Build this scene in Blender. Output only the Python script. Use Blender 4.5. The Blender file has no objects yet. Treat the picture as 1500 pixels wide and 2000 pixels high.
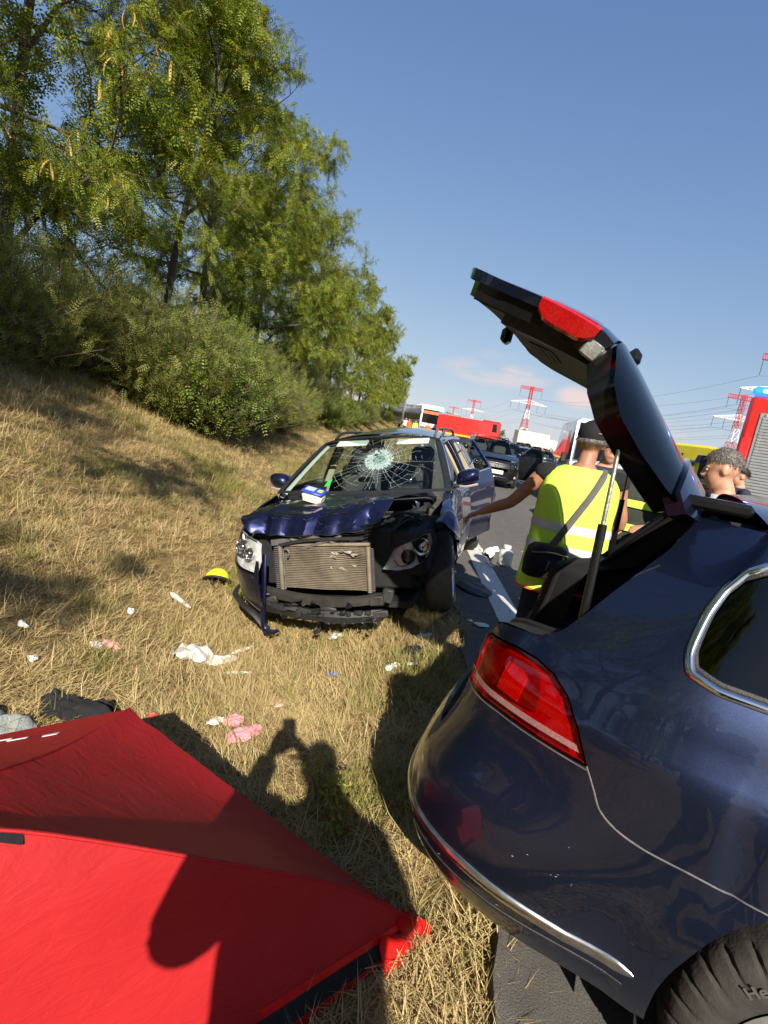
import bpy, math, random
import numpy as np
from mathutils import Vector, Matrix, geometry as mgeo

# ------------------------------------------------------------------ camera, sky, sun, exposure
SC = bpy.context.scene
COL = SC.collection
def cam_axes(pitch, roll, yaw):
    cy, sy, cp, sp = math.cos(yaw), math.sin(yaw), math.cos(pitch), math.sin(pitch)
    F = np.array([-sy*cp, cy*cp, -sp]); Rr = np.array([cy, sy, 0.]); U = np.cross(Rr, F)
    cr, sr = math.cos(roll), math.sin(roll)
    return F, Rr*cr+U*sr, -Rr*sr+U*cr
CAM_H = 1.5
CF, CR, CU = cam_axes(math.radians(9.84), math.radians(10.0), math.radians(1.41))
cam_data = bpy.data.cameras.new('camera')
cam_data.sensor_fit = 'VERTICAL'; cam_data.sensor_height = 24.0; cam_data.sensor_width = 18.0
cam_data.lens = 12.0
cam_data.clip_start = 0.02; cam_data.clip_end = 6000
cam = bpy.data.objects.new('camera', cam_data); COL.objects.link(cam)
cam.matrix_world = Matrix(((CR[0], CU[0], -CF[0], 0), (CR[1], CU[1], -CF[1], 0), (CR[2], CU[2], -CF[2], CAM_H), (0, 0, 0, 1)))
SC.camera = cam

SUN_EL, SUN_AZ = math.radians(33.0), math.radians(172.4)      # azimuth clockwise from +Y (the road's direction)
world = bpy.data.worlds.new('World'); SC.world = world; world.use_nodes = True
wn = world.node_tree; wn.nodes.clear()
def wnode(t, **k):
    n = wn.nodes.new(t)
    for a, b in k.items(): setattr(n, a, b)
    return n
sky = wnode('ShaderNodeTexSky', sky_type='NISHITA', sun_disc=False)
sky.sun_elevation = SUN_EL; sky.sun_rotation = SUN_AZ
sky.altitude = 200; sky.air_density = 1.0; sky.dust_density = .35; sky.ozone_density = 3.6
bg = wnode('ShaderNodeBackground'); bg.inputs['Strength'].default_value = 0.075
wout = wnode('ShaderNodeOutputWorld')
# thin low clouds, laid out in sky direction
tc = wnode('ShaderNodeTexCoord'); sep = wnode('ShaderNodeSeparateXYZ'); wn.links.new(tc.outputs['Generated'], sep.inputs[0])
mp = wnode('ShaderNodeMapping'); mp.inputs['Scale'].default_value = (2.6, 2.6, 11.0); mp.inputs['Location'].default_value = (0.35, 0.1, 0.55)
wn.links.new(tc.outputs['Generated'], mp.inputs[0])
cn = wnode('ShaderNodeTexNoise'); cn.inputs['Scale'].default_value = 1.35; cn.inputs['Detail'].default_value = 7; cn.inputs['Roughness'].default_value = .55
wn.links.new(mp.outputs[0], cn.inputs['Vector'])
cr_ = wnode('ShaderNodeMapRange', interpolation_type='SMOOTHSTEP'); cr_.inputs[1].default_value = .56; cr_.inputs[2].default_value = .70
wn.links.new(cn.outputs[0], cr_.inputs[0])
def cloud_bank(d, su, sv):
    """soft patch of cloud round a sky direction: 1 inside, 0 outside"""
    d = Vector(d).normalized(); a = Vector((d.y, -d.x, 0)).normalized()
    def dot(v, k):
        n = wnode('ShaderNodeVectorMath', operation='DOT_PRODUCT'); wn.links.new(tc.outputs['Generated'], n.inputs[0]); n.inputs[1].default_value = v
        m = wnode('ShaderNodeMath', operation='MULTIPLY_ADD'); wn.links.new(n.outputs['Value'], m.inputs[0]); m.inputs[1].default_value = 1/k; m.inputs[2].default_value = -v.dot(d)/k
        q = wnode('ShaderNodeMath', operation='POWER'); ab = wnode('ShaderNodeMath', operation='ABSOLUTE'); wn.links.new(m.outputs[0], ab.inputs[0]); wn.links.new(ab.outputs[0], q.inputs[0]); q.inputs[1].default_value = 2; return q
    ad = wnode('ShaderNodeMath', operation='ADD'); wn.links.new(dot(a, su).outputs[0], ad.inputs[0]); wn.links.new(dot(Vector((0, 0, 1)), sv).outputs[0], ad.inputs[1])
    r = wnode('ShaderNodeMapRange', interpolation_type='SMOOTHSTEP'); r.inputs[1].default_value = 1.; r.inputs[2].default_value = 0.; wn.links.new(ad.outputs[0], r.inputs[0]); return r
cb1 = cloud_bank((.135, .982, .130), .125, .036); cb2 = cloud_bank((.290, .952, .102), .055, .026)
cbs = wnode('ShaderNodeMath', operation='ADD'); wn.links.new(cb1.outputs[0], cbs.inputs[0]); wn.links.new(cb2.outputs[0], cbs.inputs[1])
cbn = wnode('ShaderNodeMapRange', interpolation_type='SMOOTHSTEP'); cbn.inputs[1].default_value = .36; cbn.inputs[2].default_value = .60; wn.links.new(cn.outputs[0], cbn.inputs[0])
cbm = wnode('ShaderNodeMath', operation='MULTIPLY'); wn.links.new(cbs.outputs[0], cbm.inputs[0]); wn.links.new(cbn.outputs[0], cbm.inputs[1])
band = wnode('ShaderNodeMapRange', interpolation_type='SMOOTHSTEP'); band.inputs[1].default_value = .19; band.inputs[2].default_value = .10
wn.links.new(sep.outputs['Z'], band.inputs[0])
cm = wnode('ShaderNodeMath', operation='MULTIPLY'); wn.links.new(cr_.outputs[0], cm.inputs[0]); wn.links.new(band.outputs[0], cm.inputs[1])
cma = wnode('ShaderNodeMath', operation='MULTIPLY_ADD'); wn.links.new(cbm.outputs[0], cma.inputs[0]); cma.inputs[1].default_value = 1.7; wn.links.new(cm.outputs[0], cma.inputs[2])
cm2 = wnode('ShaderNodeMath', operation='MULTIPLY', use_clamp=True); wn.links.new(cma.outputs[0], cm2.inputs[0]); cm2.inputs[1].default_value = .75
# the clear sky's bright horizon softened as summer haze does
hsv = wnode('ShaderNodeHueSaturation'); hsv.inputs['Saturation'].default_value = 1.0; wn.links.new(sky.outputs[0], hsv.inputs['Color'])
def vm(op, a, b):
    n = wnode('ShaderNodeVectorMath', operation=op)
    for k, v in enumerate((a, b)):
        if isinstance(v, tuple): n.inputs[k].default_value = v
        else: wn.links.new(v, n.inputs[k])
    return n.outputs[0]
soft = vm('DIVIDE', vm('MULTIPLY', hsv.outputs[0], (1.18, 1.28, 1.90)), vm('ADD', vm('MULTIPLY', hsv.outputs[0], (.160, .185, .290)), (1., 1., 1.)))
cmx = wnode('ShaderNodeMix', data_type='RGBA'); cmx.inputs['B'].default_value = (5.2, 4.3, 4.2, 1)
wn.links.new(cm2.outputs[0], cmx.inputs['Factor']); wn.links.new(soft, cmx.inputs['A'])
wn.links.new(cmx.outputs['Result'], bg.inputs['Color']); wn.links.new(bg.outputs[0], wout.inputs[0])

sun_data = bpy.data.lights.new('sun', 'SUN'); sun_data.energy = 3.7; sun_data.angle = math.radians(.55); sun_data.color = (1.0, .93, .82)
sun = bpy.data.objects.new('sun', sun_data); COL.objects.link(sun)
sd = Vector((math.sin(SUN_AZ)*math.cos(SUN_EL), math.cos(SUN_AZ)*math.cos(SUN_EL), math.sin(SUN_EL)))
sun.location = (6, -20, 20); sun.rotation_euler = sd.to_track_quat('Z', 'Y').to_euler()
SC.view_settings.view_transform = 'Standard'; SC.view_settings.look = 'None'
SC.view_settings.exposure = 1.15; SC.view_settings.gamma = 1.0; SC.view_settings.use_curve_mapping = False
SC.render.engine = 'CYCLES'
try:
    SC.cycles.max_bounces = 8; SC.cycles.transparent_max_bounces = 24; SC.cycles.caustics_reflective = False; SC.cycles.caustics_refractive = False
except Exception: pass

# ------------------------------------------------------------------ object helpers
RNG = np.random.default_rng(7); random.seed(7)
def rad(a): return math.radians(a)
def tag(o, label=None, cat=None, group=None, kind=None):
    if label: o['label'] = label
    if cat: o['category'] = cat
    if group: o['group'] = group
    if kind: o['kind'] = kind
    return o
def thing(name, label, cat, loc=(0, 0, 0), rot=(0, 0, 0), group=None):
    o = bpy.data.objects.new(name, None); COL.objects.link(o); o.empty_display_size = .2
    o.location = loc; o.rotation_euler = rot
    return tag(o, label, cat, group)
def mesh_from(name, V, F, mats, mi=None, smooth=40):
    me = bpy.data.meshes.new(name)
    V = np.asarray(V, dtype=np.float32)
    if isinstance(F, np.ndarray):
        n, k = F.shape
        me.vertices.add(len(V)); me.vertices.foreach_set('co', V.ravel())
        me.loops.add(n*k); me.loops.foreach_set('vertex_index', F.ravel().astype(np.int32))
        me.polygons.add(n); me.polygons.foreach_set('loop_start', np.arange(0, n*k, k, dtype=np.int32))
        me.update(calc_edges=True)
    else:
        me.from_pydata(V.tolist(), [], F)
    if not isinstance(mats, (list, tuple)): mats = [mats]
    for m in mats: me.materials.append(m)
    if mi is not None: me.polygons.foreach_set('material_index', np.asarray(mi, dtype=np.int32))
    if smooth is not None:
        me.polygons.foreach_set('use_smooth', np.ones(len(me.polygons), dtype=bool))
        if smooth < 180: me.set_sharp_from_angle(angle=rad(smooth))
    me.validate(); me.update()
    return me
def link(name, me, parent=None, loc=None, rot=None, scale=None):
    o = bpy.data.objects.new(name, me); COL.objects.link(o)
    if parent: o.parent = parent
    if loc is not None: o.location = loc
    if rot is not None: o.rotation_euler = rot
    if scale is not None: o.scale = scale if hasattr(scale, '__len__') else (scale,)*3
    return o
def obj(name, V, F, mats, parent=None, mi=None, smooth=40, **k):
    return link(name, mesh_from(name, V, F, mats, mi, smooth), parent, **k)
def copy_tree(o, parent=None):
    c = o.copy(); COL.objects.link(c)
    if parent is not None: c.parent = parent
    for ch in list(o.children): copy_tree(ch, c)
    return c
def unit(v):
    v = np.asarray(v, float); return v/(np.linalg.norm(v)+1e-12)
def frames(P, closed=False):
    P = np.asarray(P, float); n = len(P)
    if closed: T = np.roll(P, -1, 0)-np.roll(P, 1, 0)
    else: T = np.gradient(P, axis=0)
    T /= np.linalg.norm(T, axis=1, keepdims=True)+1e-12
    up = np.array([0, 0, 1.]) if abs(T[0, 2]) < .9 else np.array([1., 0, 0])
    a = unit(np.cross(up, T[0])); A = [a]
    for i in range(1, n):
        a = a-T[i]*np.dot(a, T[i]); a = unit(a); A.append(a)
    A = np.array(A); return T, A, np.cross(T, A)
def catmull(P, n, closed=False):
    P = np.asarray(P, float); m = len(P)
    if closed: idx = lambda i: P[i % m]
    else: idx = lambda i: P[i] if 0 <= i < m else (2*P[0]-P[1] if i < 0 else 2*P[-1]-P[-2])
    segs = m if closed else m-1
    out = []
    for k in range(n):
        u = k*segs/(n if closed else n-1); i = min(int(u), segs-1); t = u-i
        p0, p1, p2, p3 = idx(i-1), idx(i), idx(i+1), idx(i+2)
        out.append(.5*((2*p1)+(-p0+p2)*t+(2*p0-5*p1+4*p2-p3)*t*t+(-p0+3*p1-3*p2+p3)*t**3))
    return np.array(out)
class MB:
    """collects shapes for ONE mesh"""
    def __init__(s): s.v = []; s.f = []; s.m = []; s.n = 0
    def add(s, V, F, mi=0):
        V = np.asarray(V, float).reshape(-1, 3); s.v.append(V)
        s.f += [tuple(int(i)+s.n for i in f) for f in F]; s.m += [mi]*len(F); s.n += len(V); return s
    def box(s, c, size, rot=None, bev=0., mi=0, taper=None):
        h = np.array(size, float)/2; b = min(bev, h.min()*.95) if bev else 0
        V = []; F = []
        sg = [(x, y, z) for z in (-1, 1) for y in (-1, 1) for x in (-1, 1)]
        if not b:
            V = [np.array(g)*h for g in sg]
            F = [(0, 2, 3, 1), (4, 5, 7, 6), (0, 1, 5, 4), (2, 6, 7, 3), (0, 4, 6, 2), (1, 3, 7, 5)]
        else:
            ix = {}
            for g in sg:
                for a in range(3):
                    p = np.array(g)*(h-b); p[a] = g[a]*h[a]; ix[(g, a)] = len(V); V.append(p)
            for a in range(3):
                o1, o2 = [k for k in range(3) if k != a]
                for sn in (-1, 1):
                    q = []
                    for u, w in ((-1, -1), (1, -1), (1, 1), (-1, 1)):
                        g = [0, 0, 0]; g[a] = sn; g[o1] = u; g[o2] = w; q.append(ix[(tuple(g), a)])
                    if (sn > 0) == (a == 1): q = q[::-1]
                    F.append(tuple(q))
            for a in range(3):
                o1, o2 = [k for k in range(3) if k != a]
                for u in (-1, 1):
                    for w in (-1, 1):
                        g0 = [0, 0, 0]; g0[o1] = u; g0[o2] = w; g1 = list(g0); g0[a] = -1; g1[a] = 1
                        q = (ix[(tuple(g0), o1)], ix[(tuple(g1), o1)], ix[(tuple(g1), o2)], ix[(tuple(g0), o2)])
                        F.append(q)
            for g in sg: F.append(tuple(ix[(g, a)] for a in range(3)))
            V = np.array(V)
            F2 = []
            for f in F:
                P = V[list(f)]; nn = np.cross(P[1]-P[0], P[2]-P[0]); F2.append(f if np.dot(nn, P.mean(0)) > 0 else f[::-1])
            F = F2
        V = np.array(V, float)
        if taper is not None:
            k = (V[:, 2]/h[2]+1)/2; V[:, 0] *= 1+(taper[0]-1)*k; V[:, 1] *= 1+(taper[1]-1)*k
        if rot is not None: V = V@np.array(rot).T
        return s.add(V+np.array(c, float), F, mi)
    def tube(s, P, r, n=8, closed=False, caps=True, mi=0, flat=1.0):
        P = np.asarray(P, float); T, A, B = frames(P, closed); m = len(P)
        r = np.broadcast_to(np.asarray(r, float), (m,))
        th = np.arange(n)*2*math.pi/n
        V = P[:, None]+r[:, None, None]*(np.cos(th)[None, :, None]*A[:, None]+flat*np.sin(th)[None, :, None]*B[:, None])
        F = []
        for i in range(m if closed else m-1):
            j = (i+1) % m
            for k in range(n): F.append((i*n+k, i*n+(k+1) % n, j*n+(k+1) % n, j*n+k))
        if caps and not closed: F += [tuple(range(n))[::-1], tuple((m-1)*n+k for k in range(n))]
        return s.add(V.reshape(-1, 3), F, mi)
    def lathe(s, prof, n=32, c=(0, 0, 0), ax='y', mi=0, closed=False):
        prof = np.asarray(prof, float); m = len(prof); th = np.arange(n)*2*math.pi/n
        r, z = prof[:, 0], prof[:, 1]
        X = r[:, None]*np.cos(th); Y = r[:, None]*np.sin(th); Z = np.repeat(z[:, None], n, 1)
        V = {'y': (X, Z, Y), 'z': (X, Y, Z), 'x': (Z, X, Y)}[ax]
        V = np.stack(V, -1).reshape(-1, 3)+np.array(c, float)
        F = []
        for i in range(m if closed else m-1):
            j = (i+1) % m
            for k in range(n):
                q = (i*n+k, i*n+(k+1) % n, j*n+(k+1) % n, j*n+k); F.append(q if ax != 'y' else q[::-1])
        return s.add(V, F, mi)
    def grid(s, P, mi=0, flip=False):
        P = np.asarray(P, float); a, b = P.shape[:2]; F = []
        for i in range(a-1):
            for j in range(b-1):
                q = (i*b+j, i*b+j+1, (i+1)*b+j+1, (i+1)*b+j); F.append(q[::-1] if flip else q)
        return s.add(P.reshape(-1, 3), F, mi)
    def loft(s, rings, caps=True, mi=0):
        Rg = np.asarray(rings, float); a, b = Rg.shape[:2]; F = []
        for i in range(a-1):
            for j in range(b):
                k = (j+1) % b; F.append((i*b+j, i*b+k, (i+1)*b+k, (i+1)*b+j))
        if caps: F += [tuple(range(b))[::-1], tuple((a-1)*b+j for j in range(b))]
        return s.add(Rg.reshape(-1, 3), F, mi)
    def prism(s, poly, d, O, X, Y, mi=0):
        """polygon (x, y) in frame O, X, Y pushed along X x Y by d"""
        X, Y = np.array(X, float), np.array(Y, float); N = np.cross(X, Y); O = np.array(O, float)
        P = np.array([O+X*p[0]+Y*p[1] for p in poly]); n = len(P)
        F = [tuple(range(n))[::-1], tuple(range(n, 2*n))]+[(i, (i+1) % n, n+(i+1) % n, n+i) for i in range(n)]
        return s.add(np.vstack([P, P+N*d]), F, mi)
    def ball(s, c, r, nu=12, nv=8, mi=0):
        r = np.broadcast_to(np.asarray(r, float), (3,)); V = []; F = []
        for i in range(nv+1):
            a = math.pi*i/nv
            for j in range(nu):
                b = 2*math.pi*j/nu; V.append((math.sin(a)*math.cos(b), math.sin(a)*math.sin(b), -math.cos(a)))
        for i in range(nv):
            for j in range(nu):
                k = (j+1) % nu; F.append((i*nu+j, i*nu+k, (i+1)*nu+k, (i+1)*nu+j))
        return s.add(np.array(V)*r+np.array(c, float), F, mi)
    def xf(s, fn): s.v = [fn(np.vstack(s.v))] if s.v else []; return s
    def build(s, name, mats, parent=None, smooth=40, **k):
        return obj(name, np.vstack(s.v), s.f, mats, parent, s.m if isinstance(mats, (list, tuple)) and len(mats) > 1 else None, smooth, **k)
def rotm(ax, a):
    return np.array(Matrix.Rotation(a, 3, ax))

# ------------------------------------------------------------------ materials
def nt_new(name):
    m = bpy.data.materials.new(name); m.use_nodes = True; return m, m.node_tree, m.node_tree.nodes['Principled BSDF']
def setp(b, **k):
    for a, v in k.items():
        a = a.replace('_', ' '); 
        if a in b.inputs: b.inputs[a].default_value = (*v, 1) if isinstance(v, tuple) and len(v) == 3 else v
def noise_node(nt, scale, detail=4, rough=.55, coord='Object', dist=0., stretch=None):
    t = nt.nodes.new('ShaderNodeTexCoord'); n = nt.nodes.new('ShaderNodeTexNoise')
    n.inputs['Scale'].default_value = scale; n.inputs['Detail'].default_value = detail; n.inputs['Roughness'].default_value = rough; n.inputs['Distortion'].default_value = dist
    src = t.outputs[coord]
    if stretch:
        mm = nt.nodes.new('ShaderNodeMapping'); mm.inputs['Scale'].default_value = stretch; nt.links.new(src, mm.inputs[0]); src = mm.outputs[0]
    nt.links.new(src, n.inputs['Vector']); return n
def ramp(nt, src, stops):
    r = nt.nodes.new('ShaderNodeValToRGB'); e = r.color_ramp.elements
    while len(e) < len(stops): e.new(.5)
    for k, (p, c) in enumerate(stops): e[k].position = p; e[k].color = (*c, 1) if len(c) == 3 else c
    nt.links.new(src, r.inputs[0]); return r
def mixc(nt, fac, a, b, mode='MIX'):
    m = nt.nodes.new('ShaderNodeMix'); m.data_type = 'RGBA'; m.blend_type = mode
    for s, k in ((fac, 'Factor'), (a, 'A'), (b, 'B')):
        if hasattr(s, 'links') or hasattr(s, 'is_linked'): nt.links.new(s, m.inputs[k])
        elif isinstance(s, (int, float)): m.inputs[k].default_value = s
        else: m.inputs[k].default_value = (*s, 1)
    return m.outputs['Result']
def bump(nt, b, src, strength=.3, dist=.01):
    n = nt.nodes.new('ShaderNodeBump'); n.inputs['Strength'].default_value = strength; n.inputs['Distance'].default_value = dist
    nt.links.new(src, n.inputs['Height']); nt.links.new(n.outputs[0], b.inputs['Normal']); return n
MATS = {}
def mat(name, col, rough=.5, metal=0., var=.12, scale=12., bmp=0., bscale=60., **k):
    """plain procedural material: base colour with noise variation, roughness variation, optional relief"""
    if name in MATS: return MATS[name]
    m, nt, b = nt_new(name); setp(b, Roughness=rough, Metallic=metal, **k)
    n = noise_node(nt, scale, 5)
    c = np.array(col)
    r = ramp(nt, n.outputs[0], [(.3, tuple(c*(1-var))), (.7, tuple(np.minimum(c*(1+var), 1)))])
    nt.links.new(r.outputs[0], b.inputs['Base Color'])
    if bmp: 
        n2 = noise_node(nt, bscale, 4); bump(nt, b, n2.outputs[0], bmp)
    MATS[name] = m; return m
def paint(name, col, metal=.35, dust=.25, dustcol=(.16, .14, .11), flake=True, rough=.32):
    if name in MATS: return MATS[name]
    m, nt, b = nt_new(name); setp(b, Metallic=metal, Coat_Weight=1.0, Coat_Roughness=.035)
    base = col
    n = noise_node(nt, 5.5, 6, .62, dist=.6); n2 = noise_node(nt, 1.7, 4, .6)
    fac = ramp(nt, n.outputs[0], [(.42, (0, 0, 0)), (.80, (dust, dust, dust))])
    mul = nt.nodes.new('ShaderNodeMath'); mul.operation = 'MULTIPLY'; nt.links.new(fac.outputs[0], mul.inputs[0]); nt.links.new(n2.outputs[0], mul.inputs[1])
    src = base
    if flake:
        vn = nt.nodes.new('ShaderNodeTexVoronoi'); vn.inputs['Scale'].default_value = 900
        t = nt.nodes.new('ShaderNodeTexCoord'); nt.links.new(t.outputs['Object'], vn.inputs['Vector'])
        fr = ramp(nt, vn.outputs['Color'], [(.5, tuple(np.array(col)*.85)), (1., tuple(np.array(col)*1.45))]); src = fr.outputs[0]
    c = mixc(nt, mul.outputs[0], src, dustcol); nt.links.new(c, b.inputs['Base Color'])
    rr = nt.nodes.new('ShaderNodeMapRange'); rr.inputs[3].default_value = rough; rr.inputs[4].default_value = rough+.16; nt.links.new(mul.outputs[0], rr.inputs[0]); nt.links.new(rr.outputs[0], b.inputs['Roughness'])
    cw = nt.nodes.new('ShaderNodeMapRange'); cw.inputs[3].default_value = .02; cw.inputs[4].default_value = .14; nt.links.new(mul.outputs[0], cw.inputs[0]); nt.links.new(cw.outputs[0], b.inputs['Coat Roughness'])
    MATS[name] = m; return m
def glass(name, tint=(.5, .55, .55), dark=.75, rough=.02, ior=1.5, add=.02):
    """thin car glass: clear/tinted with a mirror coat; dark = share that lets light through"""
    if name in MATS: return MATS[name]
    m = bpy.data.materials.new(name); m.use_nodes = True; nt = m.node_tree; nt.nodes.clear()
    o = nt.nodes.new('ShaderNodeOutputMaterial'); tr = nt.nodes.new('ShaderNodeBsdfTransparent'); gl = nt.nodes.new('ShaderNodeBsdfGlossy'); mx = nt.nodes.new('ShaderNodeMixShader'); fr = nt.nodes.new('ShaderNodeLayerWeight'); pw = nt.nodes.new('ShaderNodeMath'); pw.operation = 'POWER'; pw.inputs[1].default_value = 5
    tr.inputs[0].default_value = (*[t*dark for t in tint], 1); gl.inputs['Roughness'].default_value = rough; fr.inputs[0].default_value = .5; f0 = ((ior-1)/(ior+1))**2
    n = noise_node(nt, 9, 4); mr = nt.nodes.new('ShaderNodeMapRange'); mr.inputs[3].default_value = rough; mr.inputs[4].default_value = rough+.06; nt.links.new(n.outputs[0], mr.inputs[0]); nt.links.new(mr.outputs[0], gl.inputs['Roughness'])
    ad = nt.nodes.new('ShaderNodeMath'); ad.operation = 'ADD'; ad.operation = 'MULTIPLY_ADD'; ad.inputs[1].default_value = 1-f0-add; ad.inputs[2].default_value = f0+add; nt.links.new(fr.outputs['Facing'], pw.inputs[0]); nt.links.new(pw.outputs[0], ad.inputs[0])
    nt.links.new(ad.outputs[0], mx.inputs[0]); nt.links.new(tr.outputs[0], mx.inputs[1]); nt.links.new(gl.outputs[0], mx.inputs[2]); nt.links.new(mx.outputs[0], o.inputs[0])
    MATS[name] = m; return m
def emis(name, col, strength):
    if name in MATS: return MATS[name]
    m, nt, b = nt_new(name); setp(b, Base_Color=tuple(col), Roughness=.3); b.inputs['Emission Color'].default_value = (*col, 1); b.inputs['Emission Strength'].default_value = strength
    MATS[name] = m; return m
# ------------------------------------------------------------------ car shell: a smooth surface over (s, z)
def cr_fine(P, n=600):
    P = np.asarray(P, float)
    if P.shape[1] == 2 and True:
        pass
    out = []
    m = len(P)
    u = np.linspace(0, m-1, n); i = np.minimum(u.astype(int), m-2); t = (u-i)[:, None]
    g = lambda k: np.where((k < 0)[:, None], 2*P[0]-P[1], np.where((k > m-1)[:, None], 2*P[-1]-P[-2], P[np.clip(k, 0, m-1)]))
    p0, p1, p2, p3 = g(i-1), g(i), g(i+1), g(i+2)
    return .5*((2*p1)+(-p0+p2)*t+(2*p0-5*p1+4*p2-p3)*t*t+(-p0+3*p1-3*p2+p3)*t**3)
def sstep(a, b, x):
    t = np.clip((x-a)/(b-a), 0, 1); return t*t*(3-2*t)
class Shell:
    """plan: half outline (x, y) from rear centre to front centre; side/rear/front: (z, inset) profiles"""
    def __init__(s, plan, side, rear, front, bumps=(), wr=(-1.55, -2.35), wf=(1.2, 2.1)):
        c = cr_fine(plan, 900); d = np.r_[0, np.cumsum(np.linalg.norm(np.diff(c, axis=0), axis=1))]
        s.c, s.d, s.L = c, d, d[-1]; s.W = c[:, 1].max()
        s.prof = [cr_fine(np.array(p), 400) for p in (side, rear, front)]
        s.bumps = bumps; s.wr, s.wf = wr, wf
        k = np.argmax(c[:, 1]); s.smax = d[k]
        # arc position of a given x on the flank
        mid = (c[:, 1] > s.W*.5); s._x = c[mid, 0]; s._s = d[mid]
    def sx(s, x): return np.interp(x, s._x, s._s)
    def ev(s, k, z): p = s.prof[k]; return np.interp(z, p[:, 0], p[:, 1])
    def P(s, S, Z):
        S = np.asarray(S, float); Z = np.asarray(Z, float)
        sg = np.where(S < 0, 1., -1.); a = np.abs(S)
        ov = a > s.L; sg = np.where(ov, -sg, sg); a = np.where(ov, 2*s.L-a, a)
        x0 = np.interp(a, s.d, s.c[:, 0]); y0 = np.interp(a, s.d, s.c[:, 1])
        y = y0*(1-s.ev(0, Z)/s.W)
        x = x0+s.ev(1, Z)*sstep(s.wr[0], s.wr[1], x0)-s.ev(2, Z)*sstep(s.wf[0], s.wf[1], x0)
        for b in s.bumps: y = y+b(x0, Z)*np.clip(y0/s.W*1.6-.6, 0, 1)
        return np.stack([x, sg*y, Z], -1)
    def N(s, S, Z, e=2e-3):
        du = s.P(S+e, Z)-s.P(S-e, Z); dv = s.P(S, Z+e)-s.P(S, Z-e)
        n = np.cross(du, dv); n /= np.linalg.norm(n, axis=-1, keepdims=True)+1e-12
        # s grows towards the front on the right flank: outward is (du x dv) flipped as needed
        c = s.P(S, Z); o = np.stack([c[..., 0]*.0, c[..., 1], c[..., 2]*0], -1)
        p = s.P(S, Z); ref = np.stack([np.sign(p[..., 0])*np.maximum(np.abs(p[..., 0])-1.7, 0)*1.2, p[..., 1], 0*p[..., 2]], -1)
        sg = np.sign((n*ref).sum(-1)); sg = np.where(sg == 0, 1, sg)
        return n*sg[..., None]
WAGON = dict(
 plan=[(-2.49, 0), (-2.485, .25), (-2.468, .48), (-2.425, .66), (-2.32, .80), (-2.11, .883), (-1.7, .908), (-1.0, .912), (-.3, .914), (.6, .912), (1.2, .902), (1.65, .870), (1.95, .79), (2.13, .66), (2.235, .46), (2.285, .23), (2.305, 0)],
 side=[(.10, .24), (.16, .15), (.22, .075), (.30, .035), (.42, .010), (.55, .0), (.70, .003), (.80, .010), (.875, .018), (.90, .034), (.95, .047), (1.0, .063), (1.06, .088), (1.2, .155), (1.33, .225), (1.40, .275), (1.46, .36)],
 rear=[(.10, .20), (.16, .12), (.24, .04), (.32, .008), (.42, 0), (.52, .020), (.62, .070), (.72, .105), (.85, .125), (.95, .15), (1.05, .205), (1.2, .335), (1.35, .47), (1.46, .58)],
 front=[(.10, .18), (.16, .10), (.3, .03), (.45, 0), (.6, .02), (.7, .06), (.78, .14), (.85, .28), (.95, .5), (1.46, .9)])
ARCH_R, AXLE, TYRE_R = .352, 1.356, .318
def arch_bump(x, z):
    b = 0
    for ax in (-AXLE, AXLE):
        r = np.hypot(x-ax, z-TYRE_R); b = b+.014*np.exp(-((r-.365)/.055)**2)
    return b
def tail_tuck(x, z):
    return -.075*sstep(-1.75, -2.35, x)*sstep(.50, .80, z)+.022*sstep(-1.8, -2.1, x)*np.exp(-((z-.40)/.16)**2)
# ------------------------------------------------------------------ panels cut out of a surface
def densify(poly, step, closed=True):
    poly = np.asarray(poly, float); n = len(poly); out = []
    for i in range(n if closed else n-1):
        a, b = poly[i], poly[(i+1) % n]; k = max(1, int(math.ceil(np.linalg.norm(b-a)/step)))
        for j in range(k): out.append(a+(b-a)*j/k)
    if not closed: out.append(poly[-1])
    return np.array(out)
def inside(P, poly):
    x, y = P[:, 0], P[:, 1]; r = np.zeros(len(P), bool); n = len(poly); j = n-1
    for i in range(n):
        xi, yi = poly[i]; xj, yj = poly[j]
        c = ((yi > y) != (yj > y)) & (x < (xj-xi)*(y-yi)/(yj-yi+1e-15)+xi); r ^= c; j = i
    return r
def area2(p):
    x, y = p[:, 0], p[:, 1]; return .5*np.sum(x*np.roll(y, -1)-np.roll(x, -1)*y)
def offset_poly(p, d):
    """move a closed polygon inwards by d"""
    p = np.asarray(p, float); sg = 1 if area2(p) > 0 else -1
    t = np.roll(p, -1, 0)-np.roll(p, 1, 0); t /= np.linalg.norm(t, axis=1, keepdims=True)+1e-12
    return p+np.stack([-t[:, 1], t[:, 0]], -1)*d*sg
def rounded(poly, r, n=5):
    """round the corners of a polygon"""
    poly = np.asarray(poly, float); m = len(poly); out = []
    rr = np.broadcast_to(np.asarray(r, float), (m,))
    for i in range(m):
        a, b, c = poly[i-1], poly[i], poly[(i+1) % m]
        d1, d2 = unit(a-b), unit(c-b); k = min(rr[i], np.linalg.norm(a-b)*.49, np.linalg.norm(c-b)*.49)
        if k < 1e-5: out.append(b); continue
        p, q = b+d1*k, b+d2*k
        for j in range(n+1):
            t = j/n; out.append((1-t)**2*p+2*t*(1-t)*b+t*t*q)
    return np.array(out)
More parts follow.
